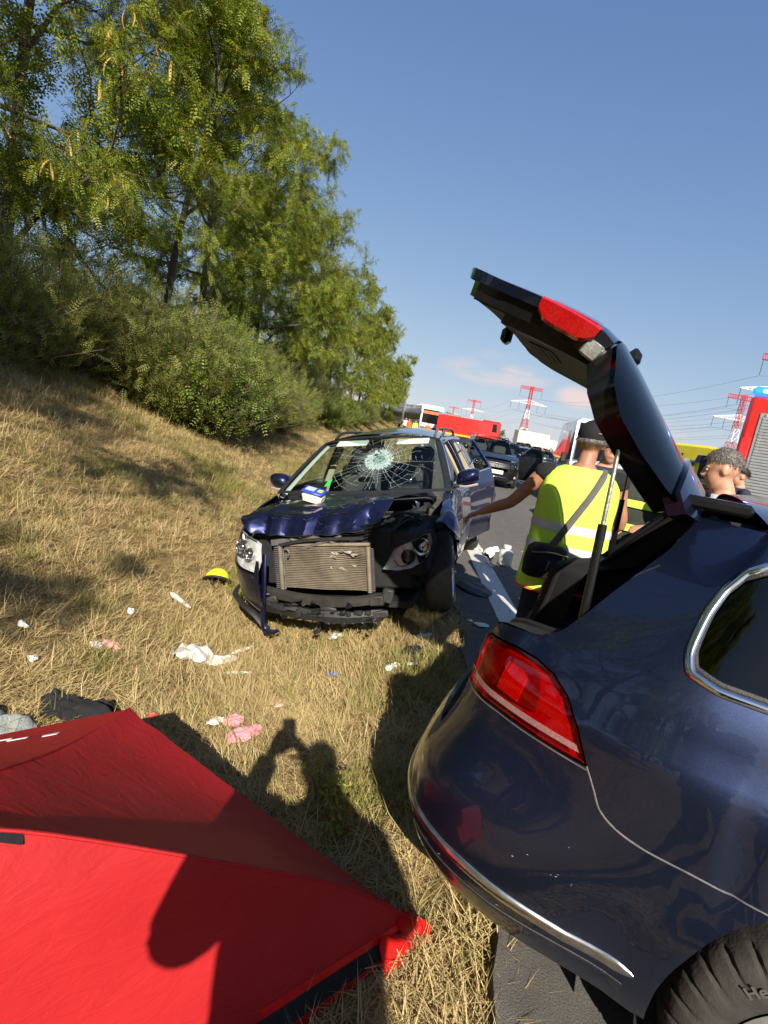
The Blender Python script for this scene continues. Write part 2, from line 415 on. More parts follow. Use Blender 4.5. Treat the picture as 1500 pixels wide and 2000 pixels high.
def panel_vf(S, poly, holes=(), step=.04, off=0., rim=.015, gap=0., deform=None):
    poly = densify(poly, step)
    if gap: poly = offset_poly(poly, gap)
    holes = [densify(h, step) for h in holes]
    loops = [poly]+holes
    lo, hi = poly.min(0), poly.max(0)
    gx = np.arange(lo[0]+step*.5, hi[0], step); gy = np.arange(lo[1]+step*.5, hi[1], step)
    if len(gx) and len(gy):
        G = np.stack(np.meshgrid(gx, gy), -1).reshape(-1, 2)
        G = G[inside(G, poly)]
        for h in holes: G = G[~inside(G, h)]
        B = np.vstack(loops)
        if len(G):
            d = np.full(len(G), 9.)
            for k in range(0, len(B), 200): d = np.minimum(d, np.linalg.norm(G[:, None]-B[None, k:k+200], axis=2).min(1))
            G = G[d > step*.45]
    else: G = np.zeros((0, 2))
    allp = np.vstack(loops+[G]); edges = []; n = 0
    for l in loops:
        edges += [(n+i, n+(i+1) % len(l)) for i in range(len(l))]; n += len(l)
    res = mgeo.delaunay_2d_cdt([Vector(p) for p in allp], edges, [], 0, 1e-6)
    Q = np.array([tuple(v) for v in res[0]]); T = np.array([f for f in res[2] if len(f) == 3], int)
    cen = Q[T].mean(1); keep = inside(cen, poly)
    for h in holes: keep &= ~inside(cen, h)
    T = T[keep]
    P = S.P(Q[:, 0], Q[:, 1]); N = S.N(Q[:, 0], Q[:, 1])
    P = P+N*off
    tn = np.cross(P[T[:, 1]]-P[T[:, 0]], P[T[:, 2]]-P[T[:, 0]]); fl = (tn*N[T].mean(1)).sum(1) < 0
    T[fl] = T[fl][:, ::-1]
    if deform is not None: P = deform(P, N, Q)
    V = [P]; F = [tuple(t) for t in T]; base = len(P)
    if rim:
        # boundary edges from the triangles themselves
        cnt = {}
        for t in T:
            for a, b in ((t[0], t[1]), (t[1], t[2]), (t[2], t[0])): cnt[(a, b)] = 1
        be = [(a, b) for (a, b) in cnt if (b, a) not in cnt]
        ids = sorted({i for e in be for i in e}); mp_ = {v: k for k, v in enumerate(ids)}; k = len(ids)
        V += [P[ids], P[ids]-N[ids]*rim]
        for a, b in be: F.append((base+mp_[b], base+mp_[a], base+k+mp_[a], base+k+mp_[b]))
    return np.vstack(V), F
def panel(name, S, poly, mats, parent, holes=(), step=.04, off=0., rim=.015, gap=0., deform=None, smooth=50):
    V, F = panel_vf(S, poly, holes, step, off, rim, gap, deform)
    return obj(name, V, F, mats, parent, smooth=smooth)
def trim_vf(S, pts, w, h, closed=True, n=5, step=.03, taper=0., off=0.):
    """a raised rounded moulding along a line drawn on the surface"""
    p = densify(pts, step, closed); P = S.P(p[:, 0], p[:, 1]); N = S.N(p[:, 0], p[:, 1])
    T = np.roll(P, -1, 0)-np.roll(P, 1, 0) if closed else np.gradient(P, axis=0)
    T /= np.linalg.norm(T, axis=1, keepdims=True)+1e-12; B = np.cross(N, T); m = len(P)
    k = np.ones(m)
    if taper and not closed: u = np.linspace(0, 1, m); k = np.clip(np.minimum(u, 1-u)/taper, .05, 1)**.5
    rows = []
    for j in range(n):
        a = math.pi*j/(n-1); rows.append(P+B*(math.cos(a)*w/2*k)[:, None]+N*(math.sin(a)*h*k+off-.001)[:, None])
    Rg = np.stack(rows, 1); V = Rg.reshape(-1, 3); F = []
    for i in range(m if closed else m-1):
        i2 = (i+1) % m
        for j in range(n-1): F.append((i*n+j, i2*n+j, i2*n+j+1, i*n+j+1))
    return V, F

# ------------------------------------------------------------------ ground, bank and road
BANK_T = math.tan(rad(21.5))
def hash_noise(x, y, sc, seed=0):
    """cheap smooth value noise on arrays"""
    x = np.asarray(x, float)*sc+seed*17.3; y = np.asarray(y, float)*sc-seed*9.1
    xi, yi = np.floor(x), np.floor(y); fx, fy = x-xi, y-yi; fx = fx*fx*(3-2*fx); fy = fy*fy*(3-2*fy)
    h = lambda a, b: np.modf(np.abs(np.sin(a*127.1+b*311.7+seed)*43758.5453))[0]
    return (h(xi, yi)*(1-fx)+h(xi+1, yi)*fx)*(1-fy)+(h(xi, yi+1)*(1-fx)+h(xi+1, yi+1)*fx)*fy
EDGE_X = .68
def rise(y):
    """the road climbs gently past the queue"""
    t = np.clip((np.asarray(y, float)-36)/40, 0, 1); return 1.2*t*t*(3-2*t)
def gz(x, y, rough=True):
    x = np.asarray(x, float); y = np.asarray(y, float)
    z = np.where(x > EDGE_X, -.012, np.where(x > -1.05, (x-EDGE_X)*.215-.012, -.384))-.03*np.clip((2.6-y)/.6, 0, 1)*np.clip((x-.3)/.2, 0, 1)
    z = np.where(x < -1.45, -.384+(-1.45-x)*BANK_T, z)
    top = 2.75
    z = np.where(x < -8.4, np.minimum(z, top+(-8.4-x)*.03), z)
    if rough:
        k = np.clip((EDGE_X-x)/1.2, 0, 1)
        z = z+k*((hash_noise(x, y, 1.1)-.5)*.10+(hash_noise(x, y, 3.7, 3)-.5)*.035+(hash_noise(x, y, .31, 5)-.5)*.25*np.clip((-2.5-x)/2, 0, 1))
    return z+rise(y)
def ground_mat():
    m, nt, b = nt_new('dry_grass_soil'); setp(b, Roughness=.95, Specular_IOR_Level=.1)
    n1 = noise_node(nt, .9, 6, .6); n2 = noise_node(nt, 16, 6, .7); n3 = noise_node(nt, 60, 3, .6, stretch=(1, .35, 1))
    a = ramp(nt, n1.outputs[0], [(.3, (.22, .15, .072)), (.5, (.34, .24, .11)), (.68, (.27, .20, .08)), (.85, (.18, .155, .06))])
    d = ramp(nt, n2.outputs[0], [(.34, (.42, .36, .28)), (.62, (1.0, 1.0, 1.0))])
    c = mixc(nt, .75, a.outputs[0], d.outputs[0], 'MULTIPLY')
    e = ramp(nt, n3.outputs[0], [(.35, (.55, .55, .5)), (.6, (1, 1, 1))]); c2 = mixc(nt, .6, c, e.outputs[0], 'MULTIPLY')
    nt.links.new(c2, b.inputs['Base Color']); bump(nt, b, n2.outputs[0], .8, .04); return m
def asphalt_mat():
    m, nt, b = nt_new('asphalt'); setp(b, Roughness=.85, Specular_IOR_Level=.3)
    n1 = noise_node(nt, .55, 5, .6, stretch=(1, .25, 1)); n2 = noise_node(nt, 170, 3, .8); n3 = noise_node(nt, 7, 6, .65)
    a = ramp(nt, n1.outputs[0], [(.3, (.115, .108, .100)), (.7, (.175, .163, .147))])
    s = ramp(nt, n2.outputs[0], [(.30, (.45, .45, .45)), (.5, (.95, .95, .95)), (.72, (1.6, 1.55, 1.45))])
    c = mixc(nt, .8, a.outputs[0], s.outputs[0], 'MULTIPLY')
    g = ramp(nt, n3.outputs[0], [(.35, (.75, .75, .75)), (.65, (1.12, 1.1, 1.05))]); c = mixc(nt, .8, c, g.outputs[0], 'MULTIPLY')
    nt.links.new(c, b.inputs['Base Color']); bump(nt, b, n2.outputs[0], .55, .012); return m
M_ground = ground_mat(); M_asph = asphalt_mat()
def axis_pts(fine_lo, fine_hi, fine, coarse, far):
    a = np.arange(fine_lo, fine_hi, fine).tolist(); x = fine_hi; st = fine
    while x < far: a.append(x); st = min(st*1.25, coarse); x += st
    x = fine_lo-fine; st = fine; lo = []
    while x > -far: lo.append(x); st = min(st*1.25, coarse); x -= st
    return np.array(lo[::-1]+a)
gx = axis_pts(-6., .76, .11, 120, 2500); gy = np.unique(np.r_[axis_pts(-3., 12., .16, 120, 2500), np.arange(30, 90, 1.6)])
GX, GY = np.meshgrid(gx, gy, indexing='ij')
GZ = gz(GX, GY); GZ = np.where(GX > .74, -.06+rise(GY), GZ)
P = np.stack([GX, GY, GZ], -1); na, nb = P.shape[:2]
ii, jj = np.meshgrid(np.arange(na-1), np.arange(nb-1), indexing='ij'); q0 = (ii*nb+jj).ravel()
Fq = np.stack([q0, q0+nb, q0+nb+1, q0+1], -1)
ground = obj('ground', P.reshape(-1, 3), Fq, M_ground, smooth=180); tag(ground, kind='structure', label='dry grass verge rising into a bank beside the road')
# road slab: ragged broken edge against the grass
ry = np.concatenate([np.arange(-30, -3, 1.5), np.arange(-3, 14, .06), np.arange(14, 80, .8), np.arange(80, 900, 20)])
edge = EDGE_X-.02+(hash_noise(ry*0, ry, 1.3, 2)-.5)*.16+(hash_noise(ry*0, ry, 6., 4)-.5)*.07
edge = edge-.13*np.clip((2.6-ry)/.6, 0, 1)
cols = [edge, edge+.01, np.full(len(ry), 1.0), np.full(len(ry), 12.), np.full(len(ry), 12.02)]
zz = [-.10, 0., 0., 0., -.2]
RP = np.stack([np.stack([c, ry, z+rise(ry)], -1) for c, z in zip(cols, zz)], 0)
mb = MB(); mb.grid(RP, flip=True); road = mb.build('road', M_asph, smooth=30); tag(road, kind='structure', label='grey motorway asphalt with a crumbling edge against the grass')
# painted edge line, worn
def line_mat():
    m, nt, b = nt_new('road_paint'); setp(b, Roughness=.7)
    n = noise_node(nt, 38, 5, .75); n2 = noise_node(nt, 4, 4)
    c = ramp(nt, n.outputs[0], [(.30, (.30, .29, .27)), (.42, (.68, .665, .62))]); g = ramp(nt, n2.outputs[0], [(.3, (.82, .81, .78)), (.7, (1, 1, 1))])
    nt.links.new(mixc(nt, 1., c.outputs[0], g.outputs[0], 'MULTIPLY'), b.inputs['Base Color']); bump(nt, b, n.outputs[0], .4, .006); return m
M_line = line_mat()
def road_line(x, w, y0, y1, label):
    ys = np.concatenate([np.arange(y0, min(y1, 14), .05), np.arange(14, min(y1, 90), .8), np.arange(90, y1, 20.)]) if y0 < 14 else np.linspace(y0, y1, 12)
    j = (hash_noise(ys*0+x, ys, 14, 8)-.5)*.012
    P = np.stack([np.stack([np.full(len(ys), x-w/2)+j, ys, .004+rise(ys)], -1), np.stack([np.full(len(ys), x+w/2)+j, ys, .004+rise(ys)], -1)], 0)
    o = MB().grid(P, flip=True).build('road_marking', M_line, smooth=180); tag(o, label, kind='structure'); return o
road_line(1.15, .235, -6, 700, 'solid white edge line painted along the road')
for k in range(10): road_line(4.9, .15, 2+k*9, 6+k*9, 'white dashed lane line painted on the road')
road_line(8.7, .18, -6, 700, 'solid white line on the far side of the lanes')
# ------------------------------------------------------------------ vegetation
def leaf_mat(name, cols, trans=.35, rough=.5):
    m = bpy.data.materials.new(name); m.use_nodes = True; nt = m.node_tree; b = nt.nodes['Principled BSDF']; o = nt.nodes['Material Output']
    g = nt.nodes.new('ShaderNodeNewGeometry'); n = noise_node(nt, .55, 4, .6); n2 = noise_node(nt, 2.3, 3, .6)
    a = nt.nodes.new('ShaderNodeMath'); a.operation = 'MULTIPLY'; a.inputs[1].default_value = .55; nt.links.new(g.outputs['Random Per Island'], a.inputs[0])
    s = nt.nodes.new('ShaderNodeMath'); s.operation = 'MULTIPLY_ADD'; s.inputs[1].default_value = .55; nt.links.new(n.outputs[0], s.inputs[0]); nt.links.new(a.outputs[0], s.inputs[2])
    s2 = nt.nodes.new('ShaderNodeMath'); s2.operation = 'MULTIPLY_ADD'; s2.inputs[1].default_value = .3; nt.links.new(n2.outputs[0], s2.inputs[0]); nt.links.new(s.outputs[0], s2.inputs[2])
    r = ramp(nt, s2.outputs[0], [(.30+.12*k, c) for k, c in enumerate(cols)])
    nt.links.new(r.outputs[0], b.inputs['Base Color']); setp(b, Roughness=rough, Specular_IOR_Level=.35)
    t = nt.nodes.new('ShaderNodeBsdfTranslucent'); mx = nt.nodes.new('ShaderNodeMixShader'); mx.inputs[0].default_value = trans
    tcx = mixc(nt, 1., r.outputs[0], (1.3, 1.25, .6), 'MULTIPLY'); nt.links.new(tcx, t.inputs[0])
    nt.links.new(b.outputs[0], mx.inputs[1]); nt.links.new(t.outputs[0], mx.inputs[2]); nt.links.new(mx.outputs[0], o.inputs[0]); return m
M_leaf = leaf_mat('locust_leaf', [(.034, .082, .020), (.066, .140, .026), (.118, .205, .030), (.205, .270, .034), (.34, .34, .04)], .42)
M_leaf2 = leaf_mat('broom_leaf', [(.060, .095, .020), (.105, .170, .030), (.165, .225, .040), (.235, .265, .06), (.30, .28, .08)], .4)
M_leaf3 = leaf_mat('scrub_leaf', [(.036, .072, .018), (.072, .140, .026), (.125, .205, .034), (.19, .26, .045), (.27, .29, .06)], .4)
M_bark = mat('bark', (.085, .066, .048), .9, var=.4, scale=22, bmp=.7, bscale=34)
M_pod = mat('seed_pod', (.42, .26, .05), .55, var=.3, scale=20)
def grow(seed, H, r0, spread, leaf_density, lean=(0, 0), nlimb=9, limb_from=.16, limb_len=.42, windx=.09):
    """returns branch mesh arrays and leaf anchors (pos, dir)"""
    rg = np.random.default_rng(seed); segs = []; anch = []
    def branch(p, d, L, r, lev, nseg):
        pts = [np.array(p, float)]; rs = [r]; d = unit(d)
        for k in range(nseg):
            j = rg.normal(0, (.05, .16, .22, .28)[lev], 3); d = unit(d+j+np.array([windx*(.02, .10, .16, .2)[lev], 0, (.02, .03, -.01, -.05)[lev]]))
            pts.append(pts[-1]+d*L/nseg); rs.append(max(r*(1-.82*(k+1)/nseg), .003))
        segs.append((np.array(pts), np.array(rs), (8, 6, 4, 3)[lev])); return pts, d
    def at(pts, u):
        x = u*(len(pts)-1); i = min(int(x), len(pts)-2); t = x-i; return pts[i]*(1-t)+pts[i+1]*t, unit(pts[i+1]-pts[i])
    trunk, td = branch((0, 0, -.3), (lean[0], lean[1], 1), H, r0, 0, 9)
    for i in range(nlimb):
        u = limb_from+(1-limb_from)*((i+.3+rg.random()*.5)/nlimb)**.85; u = min(u, .97)
        p, d = at(trunk, u); az = i*2.4+rg.normal(0, .4); el = rad(18+40*u+rg.normal(0, 9))
        ld = np.array([math.cos(az)*math.cos(el)*spread, math.sin(az)*math.cos(el)*spread, math.sin(el)])
        L = H*limb_len*(1.05-.55*u)*(.8+rg.random()*.4)
        lp, _ = branch(p, ld, L, r0*.45*(1-.6*u), 1, 6)
        for j in range(int(5+L*1.6)):
            v = .18+.8*rg.random(); q, qd = at(lp, v); sd_ = unit(np.cross(qd, rg.normal(0, 1, 3)))
            bl = L*(.34-.12*v)*(.7+.6*rg.random())+.35
            bp, _ = branch(q, unit(qd*.55+sd_*.85+np.array([0, 0, .1])), bl, r0*.14*(1-.4*u), 2, 4)
            for k in range(int(5+bl*5)):
                w = .15+.85*rg.random(); t, tdr = at(bp, w); s2 = unit(np.cross(tdr, rg.normal(0, 1, 3)))
                tl = .28+.4*rg.random(); tp, tdd = branch(t, unit(tdr*.6+s2*.8), tl, .008, 3, 3)
                for m in range(int(leaf_density*tl*10*(.6+.8*rg.random()))+1):
                    c, cd = at(tp, rg.random()); anch.append(np.r_[c+rg.normal(0, .02, 3), cd])
    return segs, np.array(anch)
def tube_mesh(segs):
    Vs = []; Fs = []; n0 = 0
    for P, r, n in segs:
        T, A, B = frames(P); th = np.arange(n)*2*math.pi/n
        V = P[:, None]+r[:, None, None]*(np.cos(th)[None, :, None]*A[:, None]+np.sin(th)[None, :, None]*B[:, None]); m = len(P)
        i, k = np.meshgrid(np.arange(m-1), np.arange(n), indexing='ij'); i = i.ravel(); k = k.ravel(); k2 = (k+1) % n
        Fs.append(np.stack([i*n+k, i*n+k2, (i+1)*n+k2, (i+1)*n+k], -1)+n0); Vs.append(V.reshape(-1, 3)); n0 += m*n
    return np.vstack(Vs), np.vstack(Fs)
def leaf_template(pairs, L, ll, lw, droop=.25):
    V = []; F = []
    for k in range(pairs):
        u = (k+.6)/pairs; x = u*L; z = -droop*u*u*L
        for sg in (-1, 1):
            sc = (1-.5*abs(u-.45)); a = .35+.3*u; l = ll*sc; w = lw*sc
            b = np.array([x, 0, z]); d = np.array([math.sin(a), sg*math.cos(a), -.12]); s_ = np.array([math.cos(a), -sg*math.sin(a), .0])
            n = len(V); V += [b, b+d*l*.5+s_*w*.5, b+d*l, b+d*l*.5-s_*w*.5]; F.append((n, n+1, n+2, n+3))
    return np.array(V), np.array(F)
def place_leaves(anch, tmpl, seed, smin=.7, smax=1.25, droop=.35, wind=(.25, 0, 0)):
    rg = np.random.default_rng(seed); V0, F0 = tmpl; n = len(anch)
    d = anch[:, 3:]*.5+rg.normal(0, .55, (n, 3))+np.array([0, 0, -droop])+np.array(wind); d /= np.linalg.norm(d, axis=1, keepdims=True)
    up = rg.normal(0, .45, (n, 3))+np.array([0, 0, 1.]); s = np.cross(up, d); s /= np.linalg.norm(s, axis=1, keepdims=True)+1e-9; u = np.cross(d, s)
    M = np.stack([d, s, u], -1)*(smin+(smax-smin)*rg.random(n))[:, None, None]
    V = np.einsum('nij,kj->nki', M, V0)+anch[:, None, :3]
    F = F0[None]+(np.arange(n)*len(V0))[:, None, None]
    return V.reshape(-1, 3), F.reshape(-1, F0.shape[1])
def tree_mesh(name, seed, H, r0, spread, dens, tmpl, lm, **k):
    segs, an = grow(seed, H, r0, spread, dens, **k)
    Vt, Ft = tube_mesh(segs); Vl, Fl = place_leaves(an, tmpl, seed+1)
    return mesh_from(name+'_wood', Vt, Ft, M_bark, smooth=180), mesh_from(name+'_leaves', Vl, Fl, lm, smooth=None), an
T_fine = leaf_template(7, .22, .050, .021); T_mid = leaf_template(5, .25, .070, .034); T_big = leaf_template(4, .30, .09, .05)
TM = [tree_mesh('locust_a', 11, 10.2, .15, 1.0, 2.4, T_fine, M_leaf, lean=(.04, .02), nlimb=14, limb_from=.08),
      tree_mesh('locust_b', 23, 9.4, .13, 1.1, 2.6, T_mid, M_leaf, lean=(.05, -.03), nlimb=13, limb_from=.10),
      tree_mesh('locust_c', 31, 8.6, .12, 1.0, 2.7, T_mid, M_leaf, lean=(.02, .05), nlimb=12, limb_from=.07)]
def pod_mesh():
    mb_ = MB(); t = np.linspace(0, 1, 8); P = np.stack([.035*np.sin(t*2.6), .02*np.sin(t*4), -t*.24], -1)
    mb_.tube(P, .016*np.sin(np.clip(t, .06, .96)*math.pi)**.5+.002, 6, flat=.35); return mesh_from('seed_pod', np.vstack(mb_.v), mb_.f, M_pod)
POD = pod_mesh()
TREE_LABELS = {}
def place_tree(x, y, var, sc, rot, label, group='locust trees along the bank', pods=0, seed=0):
    w, l, an = TM[var]
    t = thing('locust_tree', label, 'tree', (x, y, float(gz(x, y, False))-.1), (0, 0, rot), group); t.scale = (sc, sc, sc)
    link('trunk', w, t); link('crown', l, t)
    if pods:
        rg = np.random.default_rng(seed); loc = an[:, :3]
        c, s = math.cos(rot), math.sin(rot); wx = x+sc*(loc[:, 0]*c-loc[:, 1]*s); wy = y+sc*(loc[:, 0]*s+loc[:, 1]*c)
        key = wx*.6-wy*.8+rg.normal(0, .35, len(loc)); ok = np.where((loc[:, 2] < 6.5))[0]; ok = ok[np.argsort(-key[ok])][:pods*9]
        for i in rg.permutation(ok)[:pods]:
            link('seed_pod', POD, t, loc=loc[i], rot=(rg.normal(0, .2), rg.normal(0, .2), rg.random()*6.28), scale=.8+.4*rg.random())
    return t
place_tree(-7.7, 9.2, 0, 0.97, .2, 'tall honey locust with yellow pods hanging over the dry bank', pods=70, seed=3)
place_tree(-7.6, 6.6, 1, 1.1, 2.1, 'locust with a thick dark trunk on the shaded part of the bank')
place_tree(-6.9, 13.6, 2, 1.05, 4.0, 'locust tree with airy feathery top behind the broom shrubs', pods=26, seed=5)
place_tree(-7.4, 17.5, 0, .95, 3.3, 'broad locust tree on the bank above the wrecked car')
ORD = 'first second third fourth fifth sixth seventh eighth ninth tenth eleventh twelfth thirteenth fourteenth fifteenth sixteenth seventeenth eighteenth nineteenth twentieth'.split()
for k, (x, y, v, s, r) in enumerate([(-6.8, 21, 1, 1.0, .6), (-8.0, 24, 2, 1.0, 1.9), (-6.8, 27.5, 0, .9, 5.2), (-7.4, 32, 1, 1.0, 2.8), (-6.5, 37, 2, 1.1, .4), (-7.0, 42, 0, .95, 1.4), (-6.0, 48, 1, 1.1, 3.9), (-6.2, 56, 2, 1.2, 5.5), (-5.4, 66, 0, 1.05, .9), (-5.2, 78, 1, 1.15, 2.2), (-4.6, 92, 2, 1.2, 4.4), (-4.4, 108, 0, 1.05, 3.0)]):
    place_tree(x, y, v, s, r, ORD[k]+' locust along the bank past the broad one above the wreck')
OFF = ['locust on the slope just past the red tent, shading the bank', 'leaning locust on the bank behind the person with the phone', 'spreading locust on the bank well behind the person with the phone', 'shorter locust low on the slope behind the person with the phone']
for k, (x, y, v, s, r) in enumerate([(-6.9, 2.6, 2, .95, 1.2), (-5.0, -1.4, 0, .95, 2.6), (-6.2, -6.8, 1, 1.05, 4.4), (-4.4, -4.4, 2, .9, .3)]):
    place_tree(x, y, v, s, r, OFF[k])
# --- shrubs
def shrub_mesh(seed, Rr, Hh, nst, tmpl, lm, up=.9):
    rg = np.random.default_rng(seed); segs = []; an = []
    for i in range(nst):
        az = rg.random()*6.283; tilt = rg.random()**.7*1.15; d = np.array([math.cos(az)*math.sin(tilt), math.sin(az)*math.sin(tilt), math.cos(tilt)])
        L = Hh*(.75+.35*rg.random())*(1-.18*tilt); p = np.array([math.cos(az), math.sin(az), 0])*Rr*.25*rg.random(); pts = [p]
        for k in range(5): d = unit(d+rg.normal(0, .10, 3)+np.array([0, 0, .06*up])); pts.append(pts[-1]+d*L/5)
        pts = np.array(pts); segs.append((pts, np.linspace(.014, .003, 6), 3))
        for j in range(26):
            u = .25+.75*rg.random(); x = u*5; a = min(int(x), 4); c = pts[a]*(1-(x-a))+pts[a+1]*(x-a); dd = unit(unit(pts[a+1]-pts[a])+rg.normal(0, .55, 3)); an.append(np.r_[c+rg.normal(0, .07, 3), dd])
    Vt, Ft = tube_mesh(segs); Vl, Fl = place_leaves(np.array(an), tmpl, seed+1, droop=-.2, wind=(.05, 0, 0))
    return mesh_from('shrub_wood', Vt, Ft, M_bark, smooth=180), mesh_from('shrub_leaves', Vl, Fl, lm, smooth=None)
T_broom = leaf_template(6, .17, .050, .012, .05)
SH = [shrub_mesh(41, 1.1, 1.9, 230, T_broom, M_leaf2), shrub_mesh(43, 1.0, 1.6, 300, leaf_template(4, .15, .042, .020), M_leaf3), shrub_mesh(47, 1.2, 1.7, 210, T_broom, M_leaf3)]
SHL = ['olive broom shrub with upright twigs under the trees', 'leafy green scrub bush on the bank', 'rounded twiggy green bush above the dry slope']
rg = np.random.default_rng(99); SHN = [0, 0, 0]
for y, dx in [(4.6, -.9), (6.3, -.6), (8.2, -.4), (9.6, .2), (10.6, .75), (12.0, .9), (13.2, 1.1), (14.8, 1.0), (16.4, .9), (18.4, .9), (20.6, .8), (23.2, .9), (26.5, 1.0), (30, 1.1), (34.5, 1.0), (39, 1.2), (45, 1.2), (52, 1.4), (61, 1.3), (72, 1.5), (86, 1.6)]:
    for q in range(2):
        v = int(rg.integers(0, 3)); x = -5.6+dx-q*1.1+rg.normal(0, .25); yy = y+rg.normal(0, .5)+q*.6
        SHN[v] += 1; t = thing('shrub', ORD[min(SHN[v], 20)-1]+' '+SHL[v]+' past the tent', 'shrub', (x, yy, float(gz(x, yy, False))-.12), (0, .12, rg.random()*6.28), 'shrubs along the foot of the trees')
        s = (.78+.42*rg.random())*(1.32 if 9.5 < y < 15 and q == 0 else 1.08); t.scale = (s, s, s*(.85+.3*rg.random())); link('stems', SH[v][0], t); link('foliage', SH[v][1], t)
# --- grass (stuff): tufts spread over the verge and the bank
def blade_mat(name, cols):
    m = bpy.data.materials.new(name); m.use_nodes = True; nt = m.node_tree; b = nt.nodes['Principled BSDF']
    g = nt.nodes.new('ShaderNodeNewGeometry'); oi = nt.nodes.new('ShaderNodeObjectInfo')
    a = nt.nodes.new('ShaderNodeMath'); a.operation = 'MULTIPLY_ADD'; a.inputs[1].default_value = .6; nt.links.new(g.outputs['Random Per Island'], a.inputs[0])
    c = nt.nodes.new('ShaderNodeMath'); c.operation = 'MULTIPLY'; c.inputs[1].default_value = .4; nt.links.new(oi.outputs['Random'], c.inputs[0]); nt.links.new(c.outputs[0], a.inputs[2])
    r = ramp(nt, a.outputs[0], [(k/(len(cols)-1), q) for k, q in enumerate(cols)]); nt.links.new(r.outputs[0], b.inputs['Base Color']); setp(b, Roughness=.6, Specular_IOR_Level=.25); return m
M_straw = blade_mat('straw', [(.24, .16, .065), (.40, .285, .125), (.52, .39, .18), (.44, .34, .14), (.60, .48, .25)])
M_green = blade_mat('green_blade', [(.11, .13, .03), (.20, .20, .05), (.30, .26, .08), (.38, .31, .11)])
def tuft(seed, n, L, lie, w, R0):
    rg = np.random.default_rng(seed); V = []; F = []
    for i in range(n):
        az = rg.random()*6.283; b = np.array([rg.normal(0, R0), rg.normal(0, R0), -.01]); h = np.array([math.cos(az), math.sin(az), 0]); el = abs(rg.normal(lie, .25)); l = L*(.5+.8*rg.random())
        d = h*math.cos(el)+np.array([0, 0, math.sin(el)]); s_ = np.array([-h[1], h[0], 0])*w*(.6+.8*rg.random()); bend = rg.normal(.25, .35)
        p0 = b; p1 = b+d*l*.5; d2 = unit(d+np.array([0, 0, -bend])+s_*rg.normal(0, 40)*w); p2 = p1+d2*l*.5; p2[2] = max(p2[2], .004)
        k = len(V); V += [p0-s_, p0+s_, p1+s_*.8, p1-s_*.8, p2]; F += [(k, k+1, k+2, k+3), (k+3, k+2, k+4)]
    return np.array(V), F
gcol = bpy.data.collections.new('grass_tufts')
for k, (n, L, lie, w, R0, m) in enumerate([(34, .13, .25, .0016, .055, M_straw), (30, .17, .5, .0016, .05, M_straw), (26, .10, .12, .0019, .06, M_straw), (28, .20, .95, .0017, .035, M_green), (26, .13, .7, .0019, .04, M_green), (30, .24, .8, .0017, .05, M_straw)]):
    V, F = tuft(60+k, n, L, lie, w, R0); o = bpy.data.objects.new('grass_tuft', mesh_from('grass_tuft', V, F, m, smooth=None)); gcol.objects.link(o)
def scatter_grass(name, label, pts, idx, scl, rot):
    me = bpy.data.meshes.new(name); me.from_pydata(pts.tolist(), [], [])
    for an_, ty, key, arr in (('g_rot', 'FLOAT_VECTOR', 'vector', rot), ('g_scl', 'FLOAT', 'value', scl), ('g_idx', 'INT', 'value', idx)):
        at_ = me.attributes.new(an_, ty, 'POINT'); at_.data.foreach_set(key, np.ascontiguousarray(arr).ravel())
    o = bpy.data.objects.new(name, me); COL.objects.link(o); tag(o, label, 'grass', kind='stuff')
    ng = bpy.data.node_groups.new(name, 'GeometryNodeTree'); ng.interface.new_socket('Geometry', in_out='INPUT', socket_type='NodeSocketGeometry'); ng.interface.new_socket('Geometry', in_out='OUTPUT', socket_type='NodeSocketGeometry')
    N = ng.nodes; gi = N.new('NodeGroupInput'); go = N.new('NodeGroupOutput'); ip = N.new('GeometryNodeInstanceOnPoints'); ci = N.new('GeometryNodeCollectionInfo')
    ci.inputs['Collection'].default_value = gcol; ci.inputs['Separate Children'].default_value = True; ci.inputs['Reset Children'].default_value = True
    def na(nm, ty):
        a = N.new('GeometryNodeInputNamedAttribute'); a.data_type = ty; a.inputs[0].default_value = nm; return a.outputs[0]
    L = ng.links; L.new(gi.outputs[0], ip.inputs['Points']); L.new(ci.outputs[0], ip.inputs['Instance']); ip.inputs['Pick Instance'].default_value = True
    L.new(na('g_idx', 'INT'), ip.inputs['Instance Index']); L.new(na('g_rot', 'FLOAT_VECTOR'), ip.inputs['Rotation']); L.new(na('g_scl', 'FLOAT'), ip.inputs['Scale']); L.new(ip.outputs[0], go.inputs[0])
    md = o.modifiers.new('scatter', 'NODES'); md.node_group = ng; return o
